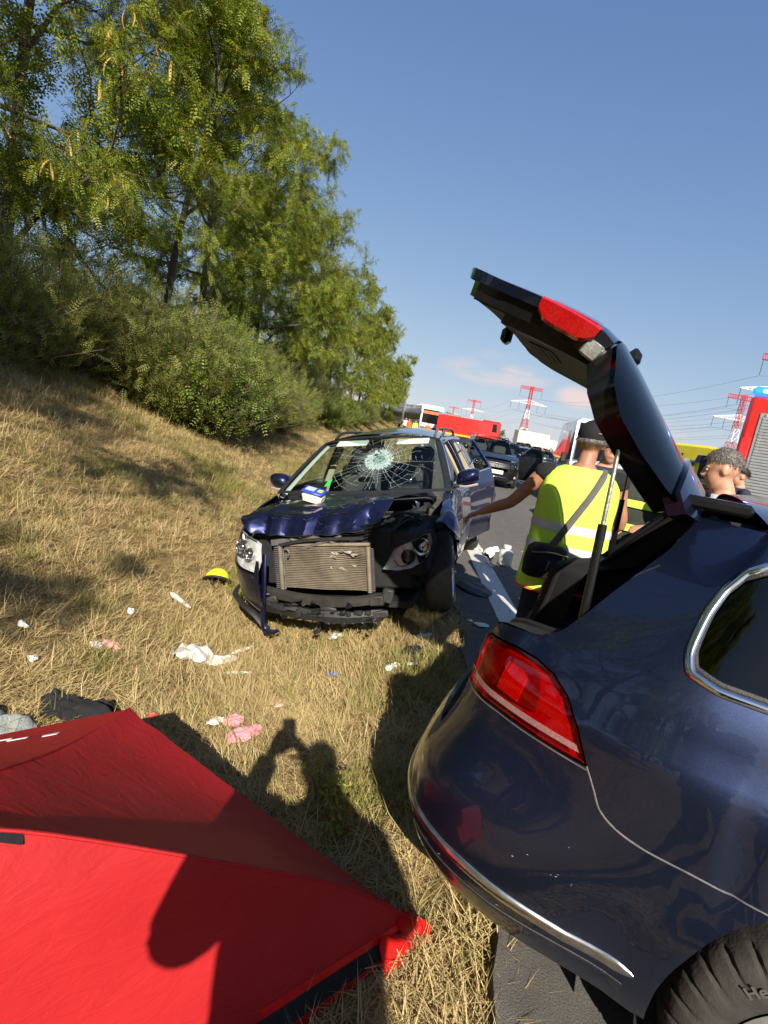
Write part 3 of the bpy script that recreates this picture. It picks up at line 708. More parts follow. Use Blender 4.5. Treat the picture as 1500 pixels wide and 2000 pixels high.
def grass_points():
    rg = np.random.default_rng(5); out = []
    for (x0, x1, y0, y1, dens) in [(-3.2, .74, .2, 4.2, 620), (-6.5, .70, 4.2, 9, 300), (-6.5, -3.2, .2, 4.2, 200), (-6.8, .68, 9, 16, 85), (-7, .68, 16, 32, 30), (-7, .68, 32, 80, 9)]:
        n = int((x1-x0)*(y1-y0)*dens); out.append(np.stack([x0+(x1-x0)*rg.random(n), y0+(y1-y0)*rg.random(n)], -1))
    P = np.vstack(out); n = len(P)
    cl = hash_noise(P[:, 0], P[:, 1], 1.6, 7); keep = (rg.random(n) < .45+.9*cl) & (P[:, 0] < EDGE_X+.03-.20*hash_noise(P[:, 0]*0, P[:, 1], 3., 9)+.02) & ((P[:, 1] > 2.3) | (P[:, 0] < .50+.12*hash_noise(P[:, 0]*0, P[:, 1], 5., 31)))
    P = P[keep]; n = len(P); gr = hash_noise(P[:, 0], P[:, 1], 1.05, 12)*.65+hash_noise(P[:, 0], P[:, 1], 4., 13)*.35; road_edge = np.clip(1-(EDGE_X-P[:, 0])/1.3, 0, 1)*.12
    pg = np.clip((gr+road_edge-.50)*3.2, .03, .85); isg = rg.random(n) < pg
    idx = np.where(isg, rg.integers(3, 5, n), rg.integers(0, 3, n)); far = (P[:, 0] < -2.2) & (rg.random(n) < .08) & ~isg; idx = np.where(far, 5, idx)
    scl = (.5+.6*rg.random(n))*np.clip(1+.022*(P[:, 1]-4), 1, 2.2); rot = np.stack([rg.normal(0, .12, n), rg.normal(0, .12, n), rg.random(n)*6.283], -1)
    rot[:, 1] += np.where(P[:, 0] < -1.45, rad(21), np.where(P[:, 0] < EDGE_X, -rad(11), 0))
    return np.c_[P, gz(P[:, 0], P[:, 1])], idx.astype(np.int32), scl.astype(np.float32), rot.astype(np.float32)
gp, gi_, gs_, gr_ = grass_points()
scatter_grass('dry_grass', 'dry straw coloured grass with green tufts covering the verge and bank', gp, gi_, gs_, gr_)
# ------------------------------------------------------------------ car materials and shared car pieces
M_navy = paint('navy_metallic_paint', (.023, .034, .080), .88, .07, rough=.36)
M_navy2 = paint('deep_blue_metallic_paint', (.014, .018, .068), .8, .12, rough=.33)
M_blackpaint = paint('black_paint', (.008, .008, .009), .2, .20)
M_silver = paint('silver_paint', (.42, .41, .39), .7, .15)
M_whitep = paint('white_paint', (.78, .78, .78), 0., .12, flake=False)
M_redp = paint('fire_red_paint', (.55, .018, .014), 0., .12, flake=False)
M_yellowp = paint('yellow_paint', (.80, .66, .02), 0., .08, flake=False)
M_bluep = paint('dark_blue_paint', (.012, .03, .14), .2, .1, flake=False)
M_chrome = mat('chrome', (.80, .80, .80), .10, 1., var=.06, scale=30)
M_chrome_worn = mat('worn_chrome', (.66, .65, .62), .22, 1., var=.25, scale=24)
M_blkpl = mat('black_plastic', (.016, .016, .017), .55, var=.3, scale=25, bmp=.25, bscale=260)
M_blkgl = mat('gloss_black', (.008, .008, .008), .15, var=.2)
M_greypl = mat('grey_plastic', (.10, .10, .10), .6, var=.25, bmp=.15)
M_lining = mat('grained_lining', (.045, .041, .036), .62, var=.2, scale=40, bmp=.55, bscale=330)
M_carpet = mat('boot_carpet', (.012, .012, .013), .95, var=.5, scale=80, bmp=.5, bscale=300)
M_rubber = mat('tyre_rubber', (.035, .031, .027), .85, var=.3, scale=18, bmp=.2, bscale=120)
M_rubber_l = mat('tyre_letter', (.075, .070, .062), .75, var=.15)
M_alloy = mat('alloy', (.55, .53, .50), .33, .85, var=.15, scale=14)
M_beige = mat('beige_fabric', (.42, .36, .26), .85, var=.12, scale=30, bmp=.3, bscale=200)
M_seat = mat('seat_fabric', (.055, .052, .05), .9, var=.3, scale=40)
M_trimgrey = mat('headlining', (.50, .52, .46), .9, var=.06)
M_steel = mat('bare_steel', (.32, .31, .29), .42, .8, var=.35, scale=16, bmp=.2)
M_aludirty = mat('dirty_aluminium', (.235, .195, .14), .6, .3, var=.3, scale=9, bmp=.3)
M_dark = mat('engine_black', (.012, .012, .012), .7, var=.4, scale=16)
M_glass = glass('car_glass', (.78, .86, .84), .92)
M_glass_dk = glass('privacy_glass', (.16, .18, .19), .55)
M_glass_wind = glass('windscreen_glass', (.80, .90, .86), .93, ior=1.32, add=.0)
M_clear = glass('clear_lens', (.93, .95, .97), .95, .03)
def lens_mat(name, col, rough=.08, em=0):
    m, nt, b = nt_new(name); setp(b, Roughness=rough, Coat_Weight=1., Coat_Roughness=.03, Subsurface_Weight=.0)
    v = nt.nodes.new('ShaderNodeTexVoronoi'); v.inputs['Scale'].default_value = 130; t = nt.nodes.new('ShaderNodeTexCoord'); nt.links.new(t.outputs['Object'], v.inputs['Vector'])
    c = np.array(col); r = ramp(nt, v.outputs['Distance'], [(.0, tuple(c*1.15)), (.7, tuple(c*.75))]); nt.links.new(r.outputs[0], b.inputs['Base Color']); bump(nt, b, v.outputs['Distance'], .12, .002); MATS[name] = m; return m
M_redlens = lens_mat('red_lens', (.42, .003, .008)); M_redlens2 = lens_mat('dark_red_lens', (.20, .002, .005)); M_redbright = lens_mat('bright_red_lens', (.55, .006, .008)); M_clearlens = lens_mat('ribbed_clear_lens', (.42, .38, .36)); M_revlens = lens_mat('reversing_lens', (.30, .16, .15)); M_redglass = glass('red_glass', (.95, .05, .05), .92); M_lampin = lens_mat('lamp_inner', (.72, .30, .30), .25); M_boot = mat('boot_black', (.004, .004, .0045), .85, var=.3)
M_plate = mat('plate_white', (.75, .75, .72), .4, var=.04)
M_ink = mat('black_ink', (.02, .02, .02), .6)

def make_wheel(near=False, spokes=5, rr=.205, R0=TYRE_R, w=.205, letters=None, rim_mat=None):
    """wheel about the y axis, outer face towards -y; returns (rim MB, tyre MB)"""
    t = MB(); n = 216 if near else 48; hw = w/2
    prof = np.array([(rr-.004, hw-.012), (rr+.012, hw+.002), (rr+.045, hw+.010), (R0-.045, hw+.006), (R0-.018, hw-.012), (R0-.004, hw-.034), (R0, hw-.055), (R0+.002, 0), (R0, -hw+.055), (R0-.004, -hw+.034), (R0-.018, -hw+.012), (R0-.045, -hw-.006), (rr+.045, -hw-.010), (rr+.012, -hw-.002), (rr-.004, -hw+.012)])
    t.lathe(prof, n, ax='y')
    if near:
        V = t.v[0].reshape(len(prof), n, 3); k = np.arange(n) % 6
        for i in (3, 4, 5, 9, 10, 11):
            d = (.004, .008, .009, .009, .008, .004)[(3, 4, 5, 9, 10, 11).index(i)]; sel = k < 1; r = np.hypot(V[i, :, 0], V[i, :, 2]); f = np.where(sel, (r-d)/r, 1); V[i, :, 0] *= f; V[i, :, 2] *= f; V[i, :, 1] *= np.where(sel, .965, 1)
        t.v[0] = V.reshape(-1, 3)
        for off in (-.03, 0., .03):
            a = np.linspace(0, 2*math.pi, 97)[:-1]
    r = MB()
    r.lathe([(rr+.004, -hw+.002), (rr+.010, -hw-.006), (rr-.004, -hw-.006), (rr-.016, -hw+.012), (rr-.022, -hw+.045), (rr-.03, hw-.03), (rr+.004, hw-.004)], 64 if near else 36, ax='y')
    r.lathe([(.0, -hw+.002), (.030, -hw+.000), (.034, -hw+.010), (.072, -hw+.018), (.075, -hw+.05), (.0, -hw+.052)], 24, ax='y')
    for k in range(spokes):
        a = 2*math.pi*k/spokes+.3
        for da, wd in ((-.13, .026), (.13, .026)):
            p0 = np.array([math.cos(a+da*1.5)*.06, -hw+.024, math.sin(a+da*1.5)*.06]); p1 = np.array([math.cos(a+da)*(rr-.012), -hw+.018, math.sin(a+da)*(rr-.012)])
            d = unit(p1-p0); s_ = np.cross(d, [0, 1., 0])
            rings = [[p0+s_*wd*.7+[0, 0, 0], p0+s_*wd*.7+np.array([0, .03, 0]), p0-s_*wd*.7+np.array([0, .03, 0]), p0-s_*wd*.7], [(p0+p1)/2+s_*wd*.5-np.array([0, .006, 0]), (p0+p1)/2+s_*wd*.5+np.array([0, .024, 0]), (p0+p1)/2-s_*wd*.5+np.array([0, .024, 0]), (p0+p1)/2-s_*wd*.5-np.array([0, .006, 0])], [p1+s_*wd*.62, p1+s_*wd*.62+np.array([0, .024, 0]), p1-s_*wd*.62+np.array([0, .024, 0]), p1-s_*wd*.62]]
            r.loft(rings)
    for k in range(5):
        a = 2*math.pi*k/5; r.lathe([(0, -hw+.006), (.008, -hw+.006), (.009, -hw+.02)], 8, c=(math.cos(a)*.052, 0, math.sin(a)*.052), ax='y')
    d = MB(); d.lathe([(.06, hw-.075), (rr-.05, hw-.075), (rr-.05, hw-.05), (.06, hw-.05)], 32, ax='y', closed=True)
    return r, t, d
_wc = {}
def wheel(parent, loc, steer=0., flip=False, key='std', camber=0., **k):
    if key not in _wc:
        r, t, d = make_wheel(**k); _wc[key] = [mesh_from('wheel', np.vstack(r.v), r.f, M_alloy, smooth=40), mesh_from('tyre', np.vstack(t.v), t.f, M_rubber, smooth=35), mesh_from('brake_disc', np.vstack(d.v), d.f, M_steel, smooth=40)]
    a, b, c = _wc[key]
    o = link('wheel', a, parent, loc=loc, rot=(camber, 0, steer+(math.pi if flip else 0))); link('tyre', b, o); link('brake_disc', c, o); return o
def text_mesh(s, size, extrude=.002, bold=False):
    cu = bpy.data.curves.new('txt', 'FONT'); cu.body = s; cu.size = size; cu.extrude = extrude; cu.align_x = 'CENTER'; cu.align_y = 'CENTER'; cu.resolution_u = 3
    if bold: cu.offset = size*.018
    o = bpy.data.objects.new('txt', cu); COL.objects.link(o); dg = bpy.context.evaluated_depsgraph_get(); me = bpy.data.meshes.new_from_object(o.evaluated_get(dg))
    V = np.array([v.co[:] for v in me.vertices]); F = [tuple(p.vertices) for p in me.polygons]; bpy.data.objects.remove(o); bpy.data.curves.remove(cu); bpy.data.meshes.remove(me)
    return V, F
def xs(S, pts, sg=1):
    """flank polygon given as (x, z) -> (s, z)"""
    p = np.array(pts, float); return np.c_[sg*S.sx(p[:, 0]), p[:, 1]]
def arch_pts(cx, a0, a1, r=ARCH_R+.012, n=14):
    a = np.radians(np.linspace(a0, a1, n)); return [(cx+r*math.cos(t), TYRE_R+r*math.sin(t)) for t in a]
def roof_line(x): return 1.398+.018*np.exp(-((np.asarray(x)+.7)/.9)**2)
def build_wagon(root, S, MP, skip=(), glass_m=None, chrome=True, crown=.058, arc=0.):
    """body panels of an estate car; names listed in skip are left out"""
    out = {}
    glass_m = glass_m or M_glass
    for sg, side in ((1, 'right'), (-1, 'left')):
        def add(key, name, pts, m=MP, **k):
            if key in skip or key+'_'+side in skip: return None
            out[key+'_'+side] = panel(name, S, xs(S, pts, sg), m, root, **k); return out[key+'_'+side]
        rf = lambda x: (x, float(roof_line(x)))
        w_f = rounded([(.80, .988), (.12, 1.355), (-.27, 1.372), (-.235, 1.0)], [.03, .03, .02, .02])
        w_r = rounded([(-.335, 1.003), (-.37, 1.373), (-1.02, 1.36), (-1.15, 1.03)], [.02, .02, .05, .03])
        fd = [(.93, .26), (.93, .60), (.96, .90), (.93, .955), (.80, .985+.025), (.115, 1.375), (-.285, 1.385), (-.30, 1.0), (-.30, .26)]
        add('front_door', 'front_door', fd, holes=[xs(S, w_f, sg)], gap=.003, step=.05)
        add('rear_door', 'rear_door', [(-.306, .26), (-.306, 1.0), (-.318, 1.386), (-1.06, 1.374), (-1.20, 1.02)]+[(-1.14, .80)]+arch_pts(-AXLE, 62, 8, ARCH_R+.05, 8)+[(-1.0, .26)], holes=[xs(S, w_r, sg)], gap=.003, step=.05)
        add('front_window', 'door_window', w_f, glass_m, off=-.008, rim=0, step=.08); add('rear_window', 'door_window', w_r, M_glass_dk if glass_m is M_glass_dk else glass_m, off=-.008, rim=0, step=.08)
        add('sill', 'sill', [(.98, .16), (.98, .255), (-.98, .255), (-1.0, .16)], off=-.004, step=.08)
        add('front_fender', 'front_fender', [(.937, .26), (.937, .60), (.967, .90), (1.02, .945), (1.4, .885), (1.75, .815), (1.98, .74), (1.98, .62), (1.72, .60)]+arch_pts(AXLE, 52, 196, n=20), gap=.003, step=.05)
        add('a_pillar', 'window_pillar', [(1.0, .955), (.16, 1.40), (-.1, 1.412), (-.1, 1.39), (.115, 1.38), (.80, 1.012), (.925, .965)], step=.05)
        add('cant_rail', 'cant_rail', [(-.103, 1.392), (-.103, 1.414)]+[rf(x) for x in np.linspace(-.3, -1.15, 6)]+[(-1.15, 1.378), (-.318, 1.392)], step=.05)
        if 'door_handle' not in skip:
            for x in (-.13, -.98):
                q = out.get(('front_door_' if x > -.5 else 'rear_door_')+side)
                if q:
                    V, F = trim_vf(S, xs(S, [(x-.10, .80), (x+.10, .795)], sg), .028, .032, False, 6, taper=.2); obj('door_handle', V, F, MP, q)
        if chrome and 'belt_trim' not in skip:
            V, F = trim_vf(S, xs(S, [(.80, .99), (.12, 1.362), (-.27, 1.378), (-1.04, 1.367), (-1.16, 1.026), (-.3, .994)], sg), .014, .008); obj('window_trim', V, F, M_chrome, root)
        # rounded arch liner
        for cx in (-AXLE, AXLE):
            if ('liner_front' if cx > 0 else 'liner_rear') in skip or ('liner_front_' if cx > 0 else 'liner_rear_')+side in skip: continue
            a = np.radians(np.linspace(-25, 205, 22)); yy = np.array([.87, .60]); P_ = np.array([[(cx+.37*math.cos(t), -sg*y, TYRE_R+.37*math.sin(t)) for t in a] for y in yy]); mb_ = MB().grid(P_); mb_.add([(cx+.37*math.cos(t), -sg*.60, TYRE_R+.37*math.sin(t)) for t in a], [tuple(range(22))]); mb_.build('wheel_arch', M_dark, root)
    # roof
    xr_, xf_ = -1.86, .165
    if 'roof' not in skip:
        xs_ = np.linspace(xr_, xf_, 30); rows = []
        for x in xs_:
            e = S.P(S.sx(x), float(roof_line(x))); ye = abs(e[1]); u = np.linspace(-1, 1, 25); cr = crown; ar = arc*math.sin(math.pi*min(max((x-xr_)/(xf_-xr_), 0), 1))**.8
            rows.append(np.stack([np.full(25, e[0])+.045*(1-u*u)*sstep(-.2, .165, x)-.03*(1-u*u)*sstep(-1.6, -1.86, x), u*ye, e[2]+(cr+ar)*(1-np.abs(u)**2.3)], -1))
        out['roof'] = MB().grid(np.array(rows), flip=True).build('roof', MP, root, smooth=180)
    return out
def windscreen_pts(S, nu=25, nv=15, inset=0., x0=1.0, z0=.958, x1=.165, z1=1.40):
    rows = []
    for t in np.linspace(0, 1, nv):
        x = x0+(x1-x0)*t; z = z0+(z1-z0)*(t**.94); e = S.P(S.sx(x), z); ye = abs(e[1])-inset; u = np.linspace(-1, 1, nu)
        rows.append(np.stack([e[0]+(.165*(1-t)+.045*t)*(1-np.abs(u)**2.2), u*ye, np.full(nu, z)+.056*t**2.2*(1-np.abs(u)**2.3)], -1))
    return np.array(rows)
# ------------------------------------------------------------------ parked estate car with its tailgate up (close on the right)
def dents(x, z):
    d = 0
    for cx, cz, rx, rz, dep in ((-1.63, .745, .018, .10, .010), (-1.57, .80, .07, .05, -.010), (-1.53, .76, .03, .06, .012), (-1.69, .78, .05, .06, -.006)):
        d = d-dep*np.exp(-((x-cx)/rx)**2-((z-cz)/rz)**2)
    return d
SN = Shell(**WAGON, bumps=(arch_bump, tail_tuck, dents))
near = thing('estate_car', 'dark blue estate car with raised tailgate and red tail light beside the red tent', 'car', (2.68, 1.10, 0), (0, 0, rad(-24.4)))
RARCH = [(195, .352), (180, .346), (165, .351), (150, .362), (135, .386), (120, .405), (105, .41), (90, .405), (75, .39), (62, .372)]
def rarch(a0, a1, n=12):
    t = np.linspace(a0, a1, n); r = np.interp(-t, [-a for a, _ in RARCH], [q for _, q in RARCH]); return [(-AXLE+q*math.cos(rad(a)), TYRE_R+q*math.sin(rad(a))) for a, q in zip(t, r)]
SEAM = [(1.62, .675), (1.55, .674), (1.47, .678), (1.36, .68), (1.285, .69), (1.23, .712), (1.195, .75), (1.16, .787)]
LIGHT_F = [(1.16, .787), (1.10, .86), (1.04, .908), (.97, .94), (.90, .951), (.82, .950), (.76, .94), (.70, .93), (.63, .92)]
LIGHT_B = [(.63, .765), (.70, .768), (.75, .77), (.85, .778), (.95, .78), (1.06, .782)]
OPEN = [(.635, .62), (.635, .735), (.63, .93), (.67, .968), (.77, .990), (.85, 1.003), (.895, 1.04), (.895, 1.10), (.88, 1.17), (.86, 1.30), (.825, 1.37), (.80, 1.397)]
QWIN = rounded([(1.60, 1.056), (1.40, 1.06), (1.31, 1.075), (1.275, 1.11), (1.235, 1.20), (1.23, 1.255), (1.275, 1.298), (1.40, 1.325), (1.70, 1.338), (1.98, 1.345), (1.99, 1.04)], .012, 3)
sgm = lambda pts, sg: np.array([(sg*a, b) for a, b in pts])
def wagon_rear(root, S, MP, gm, light_detail=True, step=.032, skip=()):
    for sg, side in ((1, 'right'), (-1, 'left')):
        q = [(S.sx(x), z) for x, z in rarch(62, 119)]
        roofs = [(S.sx(x), float(roof_line(x))-.002) for x in np.linspace(-1.84, -1.06, 8)]
        poly = q+SEAM[1:]+LIGHT_F[1:]+OPEN[3:]+roofs+[(S.sx(-1.06), 1.374), (S.sx(-1.20), 1.02), (S.sx(-1.14), .80)]
        qp = panel('quarter_panel', S, sgm(poly, sg), MP, root, holes=[sgm(QWIN, sg)], gap=.002, step=step)
        panel('quarter_window', S, sgm(QWIN, sg), gm, root, off=-.006, rim=0, step=.06)
        V, F = trim_vf(S, offset_poly(sgm(QWIN, sg), -.005), .022, .010, True, 7, .02); obj('window_trim', V, F, M_chrome, root)
        V, F = trim_vf(S, offset_poly(sgm(QWIN, sg), .010), .012, .004, True, 5, .02); obj('window_seal', V, F, M_blkpl, root)
        # tail light: bowl, lens and its inner fields
        pl = sgm(LIGHT_F+LIGHT_B, sg)
        SM = catmull(np.array(SEAM), 30).tolist()
        tl = panel('tail_light', S, pl, M_redglass if light_detail else M_redlens, root, gap=.0025, off=.003, rim=.03, step=.025)
        if light_detail: panel('lamp_bowl', S, pl, M_redlens, tl, gap=.004, off=-.022, rim=-.018, step=.03)
        if light_detail:
            panel('dark_lens', S, sgm([(.64, .822), (.64, .905), (.77, .922), (.86, .930), (.925, .918), (.955, .88), (.96, .828), (.85, .818), (.72, .818)], sg), M_redlens2, tl, off=-.012, rim=.01, step=.03)
            panel('bright_lens', S, sgm([(.815, .826), (.815, .905), (.88, .905), (.90, .895), (.90, .826)], sg), M_redbright, tl, off=-.006, rim=.012, step=.03)  # lens field in a brighter red, no emission
            panel('reversing_lens', S, sgm([(.64, .796), (.64, .811), (.78, .812), (.93, .817), (1.115, .822), (1.13, .808), (.97, .802), (.8, .797)], sg), M_revlens, tl, off=.0042, rim=.001, step=.03)
        V, F = trim_vf(S, sgm([(.63, .759), (.75, .763), (.85, .771), (.95, .773), (1.06, .776), (1.165, .779)], sg), .005, .003, False, 4); obj('light_seal', V, F, M_steel, tl)
        V, F = trim_vf(S, sgm(SM, sg), .005, .0025, False, 4, .02); obj('bumper_seam', V, F, M_steel, root)
        # opening frame and seal
        fr = S.P(sgm(OPEN, sg)[:, 0], np.array(OPEN)[:, 1]); fr = catmull(fr, 40); cen = np.array([-1.7, 0, 1.0]); inw = fr.copy(); inw[:, 0] += .06; inw[:, 1] *= .90; i2 = fr.copy(); i2[:, 0] += .16; i2[:, 1] *= .86
        mb_ = MB().grid(np.stack([fr*np.array([1, .995, 1])+np.array([.004, 0, 0]), inw, i2], 0), flip=sg < 0); mb_.build('boot_frame', M_boot, root, smooth=180)
        MB().tube(inw+np.array([-.015, 0, 0]), .012, 6).build('boot_seal', M_boot, root)
    arc = [(S.sx(x), z) for x, z in rarch(119, 190, 14)]
    half = arc[::-1]+SEAM[1:]+LIGHT_B[::-1]+[(.632, .76), (.632, .60)]
    low = [(1.42, .245), (1.29, .245), (1.07, .24), (.8, .235), (.4, .23)]
    poly = half+[(-a, b) for a, b in half[::-1]]+[(-a, b) for a, b in low]+low[::-1]
    if 'bumper' not in skip:
        b = panel('rear_bumper', S, np.array(poly), MP, root, gap=.002, step=.036)
        for sg in (1, -1):
            V, F = trim_vf(S, sgm([(.10, .40), (.78, .40), (1.0, .395), (1.15, .382), (1.28, .368), (1.435, .372)], sg), .034, .011, False, 7, .02, taper=.025); obj('chrome_strip', V, F, M_chrome_worn, b)
            V, F = trim_vf(S, sgm([(.12, .345), (.78, .342), (1.1, .328), (1.42, .325)], sg), .010, .004, False, 5, .03); obj('bumper_groove', V, F, M_blkpl, b)
wagon_rear(near, SN, M_navy, M_glass_dk)
rs = np.random.default_rng(77); scf = MB()
for k in range(46):
    s0_, z0_ = (1.10+.16*rs.random(), .50+.22*rs.random()) if k < 26 else (.85+.6*rs.random(), .30+.06*rs.random()); a_ = rs.normal(.6, .5); L_ = .004+.014*rs.random()**2; pts_ = np.array([(s0_+L_*(t_-.5)*math.cos(a_), z0_+L_*(t_-.5)*math.sin(a_)) for t_ in (0, .5, 1)]); V, F = trim_vf(SN, pts_, .0018+.002*rs.random(), .0006, False, 3, .02); scf.add(V, F)
scf.build('scuff_marks', mat('chipped_paint', (.55, .54, .52), .6), near, smooth=None)['kind'] = 'stuff'
body = build_wagon(near, SN, M_navy, glass_m=M_glass_dk)
# front end
def wagon_front(root, S, MP):
    ed = [(1.02, .945), (1.4, .885), (1.75, .815), (1.98, .74)]; rows = []
    for x, z in catmull(np.array(ed), 16):
        e = S.P(S.sx(x), z); u = np.linspace(-1, 1, 21); rows.append(np.stack([e[0]+.16*(1-u*u), u*abs(e[1]), e[2]+.06*(1-np.abs(u)**2.5)], -1))
    MB().grid(np.array(rows)).build('bonnet', MP, root, smooth=180)
    L = S.L; g = []
    p = [(L-1.15, .22), (L-1.02, .60), (L-.85, .62), (L-.35, .60), (L-.3, .55), (L+.3, .55), (L+.35, .60), (L+.85, .62), (L+1.02, .60), (L+1.15, .22)]
    panel('front_bumper', S, np.array(p), MP, root, step=.05)
    panel('grille', S, np.array([(L-.36, .56), (L-.33, .74), (L+.33, .74), (L+.36, .56)]), M_blkgl, root, off=-.01, step=.06)
    for sg in (1, -1): panel('headlight', S, np.array([(L-sg*1.0, .62), (L-sg*.95, .74), (L-sg*.36, .74), (L-sg*.38, .61)]), M_clearlens, root, step=.05)
    V = windscreen_pts(S); MB().grid(V, flip=True).build('windscreen', M_glass_wind, root, smooth=180)
wagon_front(near, SN, M_navy)
for x in (-AXLE, AXLE):
    for sg in (1, -1):
        w = wheel(near, (x, -sg*.80, TYRE_R), flip=sg < 0, key='near', near=True, spokes=5)
        if x < 0 and sg > 0: NW = w
# raised lettering on the tyre wall
mbt = MB()
def ring_text(mb_, s, r, a0, size, y, da):
    for k, ch in enumerate(s):
        if ch == ' ': continue
        V, F = text_mesh(ch, size, .0012, True); a = rad(a0)-da*k; er = np.array([math.cos(a), 0, math.sin(a)]); et = np.array([math.sin(a), 0, -math.cos(a)])
        mb_.add(V[:, :1]*et+V[:, 1:2]*er+np.array([0, -1., 0])*V[:, 2:3]+er*r+np.array([0, y, 0]), F)
for word, a0 in (('Matador', 206), ('Hectorra', 138)):
    mbt = MB(); ring_text(mbt, word, .264, a0, .034, -.1135, .083); tag(mbt.build('tyre_lettering', M_rubber_l, NW, smooth=None), kind='stuff')
# boot: floor, side trims, seat backs, folded cover
b = MB(); b.box((-1.75, 0, .585), (1.10, 1.30, .03), bev=.01); b.build('boot_floor', M_boot, near)
for sg in (1, -1):
    b = MB(); b.box((-1.62, sg*.655, .78), (.95, .10, .42), bev=.03); b.build('boot_side_trim', M_boot, near)
b = MB(); b.box((-1.16, 0, .88), (.16, 1.24, .60), bev=.05); b.build('rear_seat_back', M_seat, near)
b = MB(); b.box((-1.20, 0, 1.02), (.12, 1.20, .09), bev=.035); b.tube([(-1.2, -.62, 1.02), (-1.2, .62, 1.02)], .03, 10); b.build('luggage_cover', mat('brown_cover', (.05, .033, .028), .8), near)
b = MB(); b.box((-2.30, 0, .615), (.16, 1.16, .05), bev=.02); b.build('boot_sill', M_boot, near)
b = MB(); b.box((.2, 0, .22), (4.0, 1.2, .06)); b.build('underbody', M_dark, near)
for y in (-.36, .36):
    s_ = MB(); s_.box((.1, y, .50), (.52, .48, .16), bev=.06); s_.box((-.2, y, .88), (.14, .46, .66), rot=rotm('Y', -.22), bev=.06); s_.box((-.33, y, 1.24), (.09, .26, .16), rot=rotm('Y', -.2), bev=.04); s_.build('front_seat', M_seat, near)
b = MB(); b.box((.78, 0, .80), (.42, 1.36, .26), bev=.08); b.build('dashboard', M_blkpl, near)
# roof rails
for sg in (1, -1):
    x = np.linspace(-1.80, .02, 40); e = SN.P(SN.sx(x)*sg, roof_line(x)); hgt = .040*np.clip(np.minimum((x+1.80)/.28, (.02-x)/.28), 0, 1)**.5
    rings = []
    for k in range(40):
        y0 = e[k, 1]-np.sign(e[k, 1])*.035; c = np.array([e[k, 0], y0, e[k, 2]+.004]); s1 = np.sign(y0)
        rings.append([c+np.array([0, s1*.020, 0]), c+np.array([0, s1*.021, .012+hgt[k]*.7]), c+np.array([0, s1*.010, .016+hgt[k]]), c+np.array([0, -s1*.012, .016+hgt[k]]), c+np.array([0, -s1*.022, .0])])
    rl = MB().loft(rings).build('roof_rail', M_greypl, near, smooth=50)
    V = np.array([[r[0]+np.array([0, np.sign(r[0][1])*.003, -.002])] for r in rings])[:, 0]; MB().tube(V, .004, 5).build('rail_trim', M_chrome, rl)
# tailgate, modelled shut and swung up about its hinge
PIV = np.array([-1.83, 0, 1.42]); TG_A = rad(94)
WG = dict(WAGON); WG['rear'] = [(.50, .085), (.60, .085), (.72, .115), (.86, .150), (.98, .185), (1.06, .215), (1.10, .25), (1.16, .315), (1.25, .42), (1.35, .535), (1.46, .66)]
WG['side'] = [(.10, .2), (.5, .08), (.7, .07), (.9, .06), (1.0, .065), (1.06, .088), (1.2, .155), (1.33, .225), (1.40, .275), (1.46, .36)]
SGT = Shell(**WG)
def swing(P):
    d = np.asarray(P, float)-PIV; x = d[:, 0]*math.cos(TG_A)+d[:, 2]*math.sin(TG_A); z = -d[:, 0]*math.sin(TG_A)+d[:, 2]*math.cos(TG_A); return PIV+np.stack([x, d[:, 1], z], -1)
def tg_panel(name, poly, m, parent, **k):
    V, F = panel_vf(SGT, np.array(poly, float), **k); return obj(name, swing(V), F, m, parent, smooth=50)
sym = lambda h: list(h)+[(-a, b_) for a, b_ in h[::-1]]
tg_low = sym([(.0, .575), (.35, .578), (.50, .586), (.575, .63), (.605, .74), (.62, .90), (.64, 1.0), (.655, 1.085)])
gate = tg_panel('tailgate', tg_low, M_navy, near, step=.035, rim=.03)
# black folded edge between skin and lining
tg_panel('gate_edge', sym([(.0, .60), (.35, .603), (.50, .61), (.56, .65), (.59, .75), (.605, .90), (.628, 1.0), (.645, 1.08)]), M_blkgl, gate, off=-.028, rim=.05, step=.06, holes=[np.array(sym([(.0, .66), (.40, .67), (.50, .72), (.53, .90), (.55, 1.0), (.5, 1.04)]))])
tg_panel('gate_glass', rounded(sym([(.0, 1.092), (.50, 1.092), (.66, 1.09), (.80, 1.12), (.845, 1.16), (.835, 1.23), (.80, 1.32), (.77, 1.36), (.0, 1.37)]), .01, 2), M_glass_dk, gate, off=.004, rim=.012, step=.045)
tg_panel('glass_frame', sym([(.0, 1.087), (.50, 1.087), (.655, 1.087), (.785, 1.12), (.825, 1.16), (.815, 1.23), (.78, 1.32), (.75, 1.375), (.0, 1.385)]), M_blkgl, gate, holes=[np.array(rounded(sym([(.0, 1.135), (.56, 1.135), (.66, 1.16), (.645, 1.23), (.61, 1.325), (.0, 1.335)]), .01, 2))], off=-.012, rim=.07, step=.05)
tg_panel('spoiler', sym([(.0, 1.352), (.60, 1.348), (.765, 1.34), (.79, 1.37), (.74, 1.41), (.0, 1.43)]), M_navy, gate, off=.016, rim=.05, step=.04)
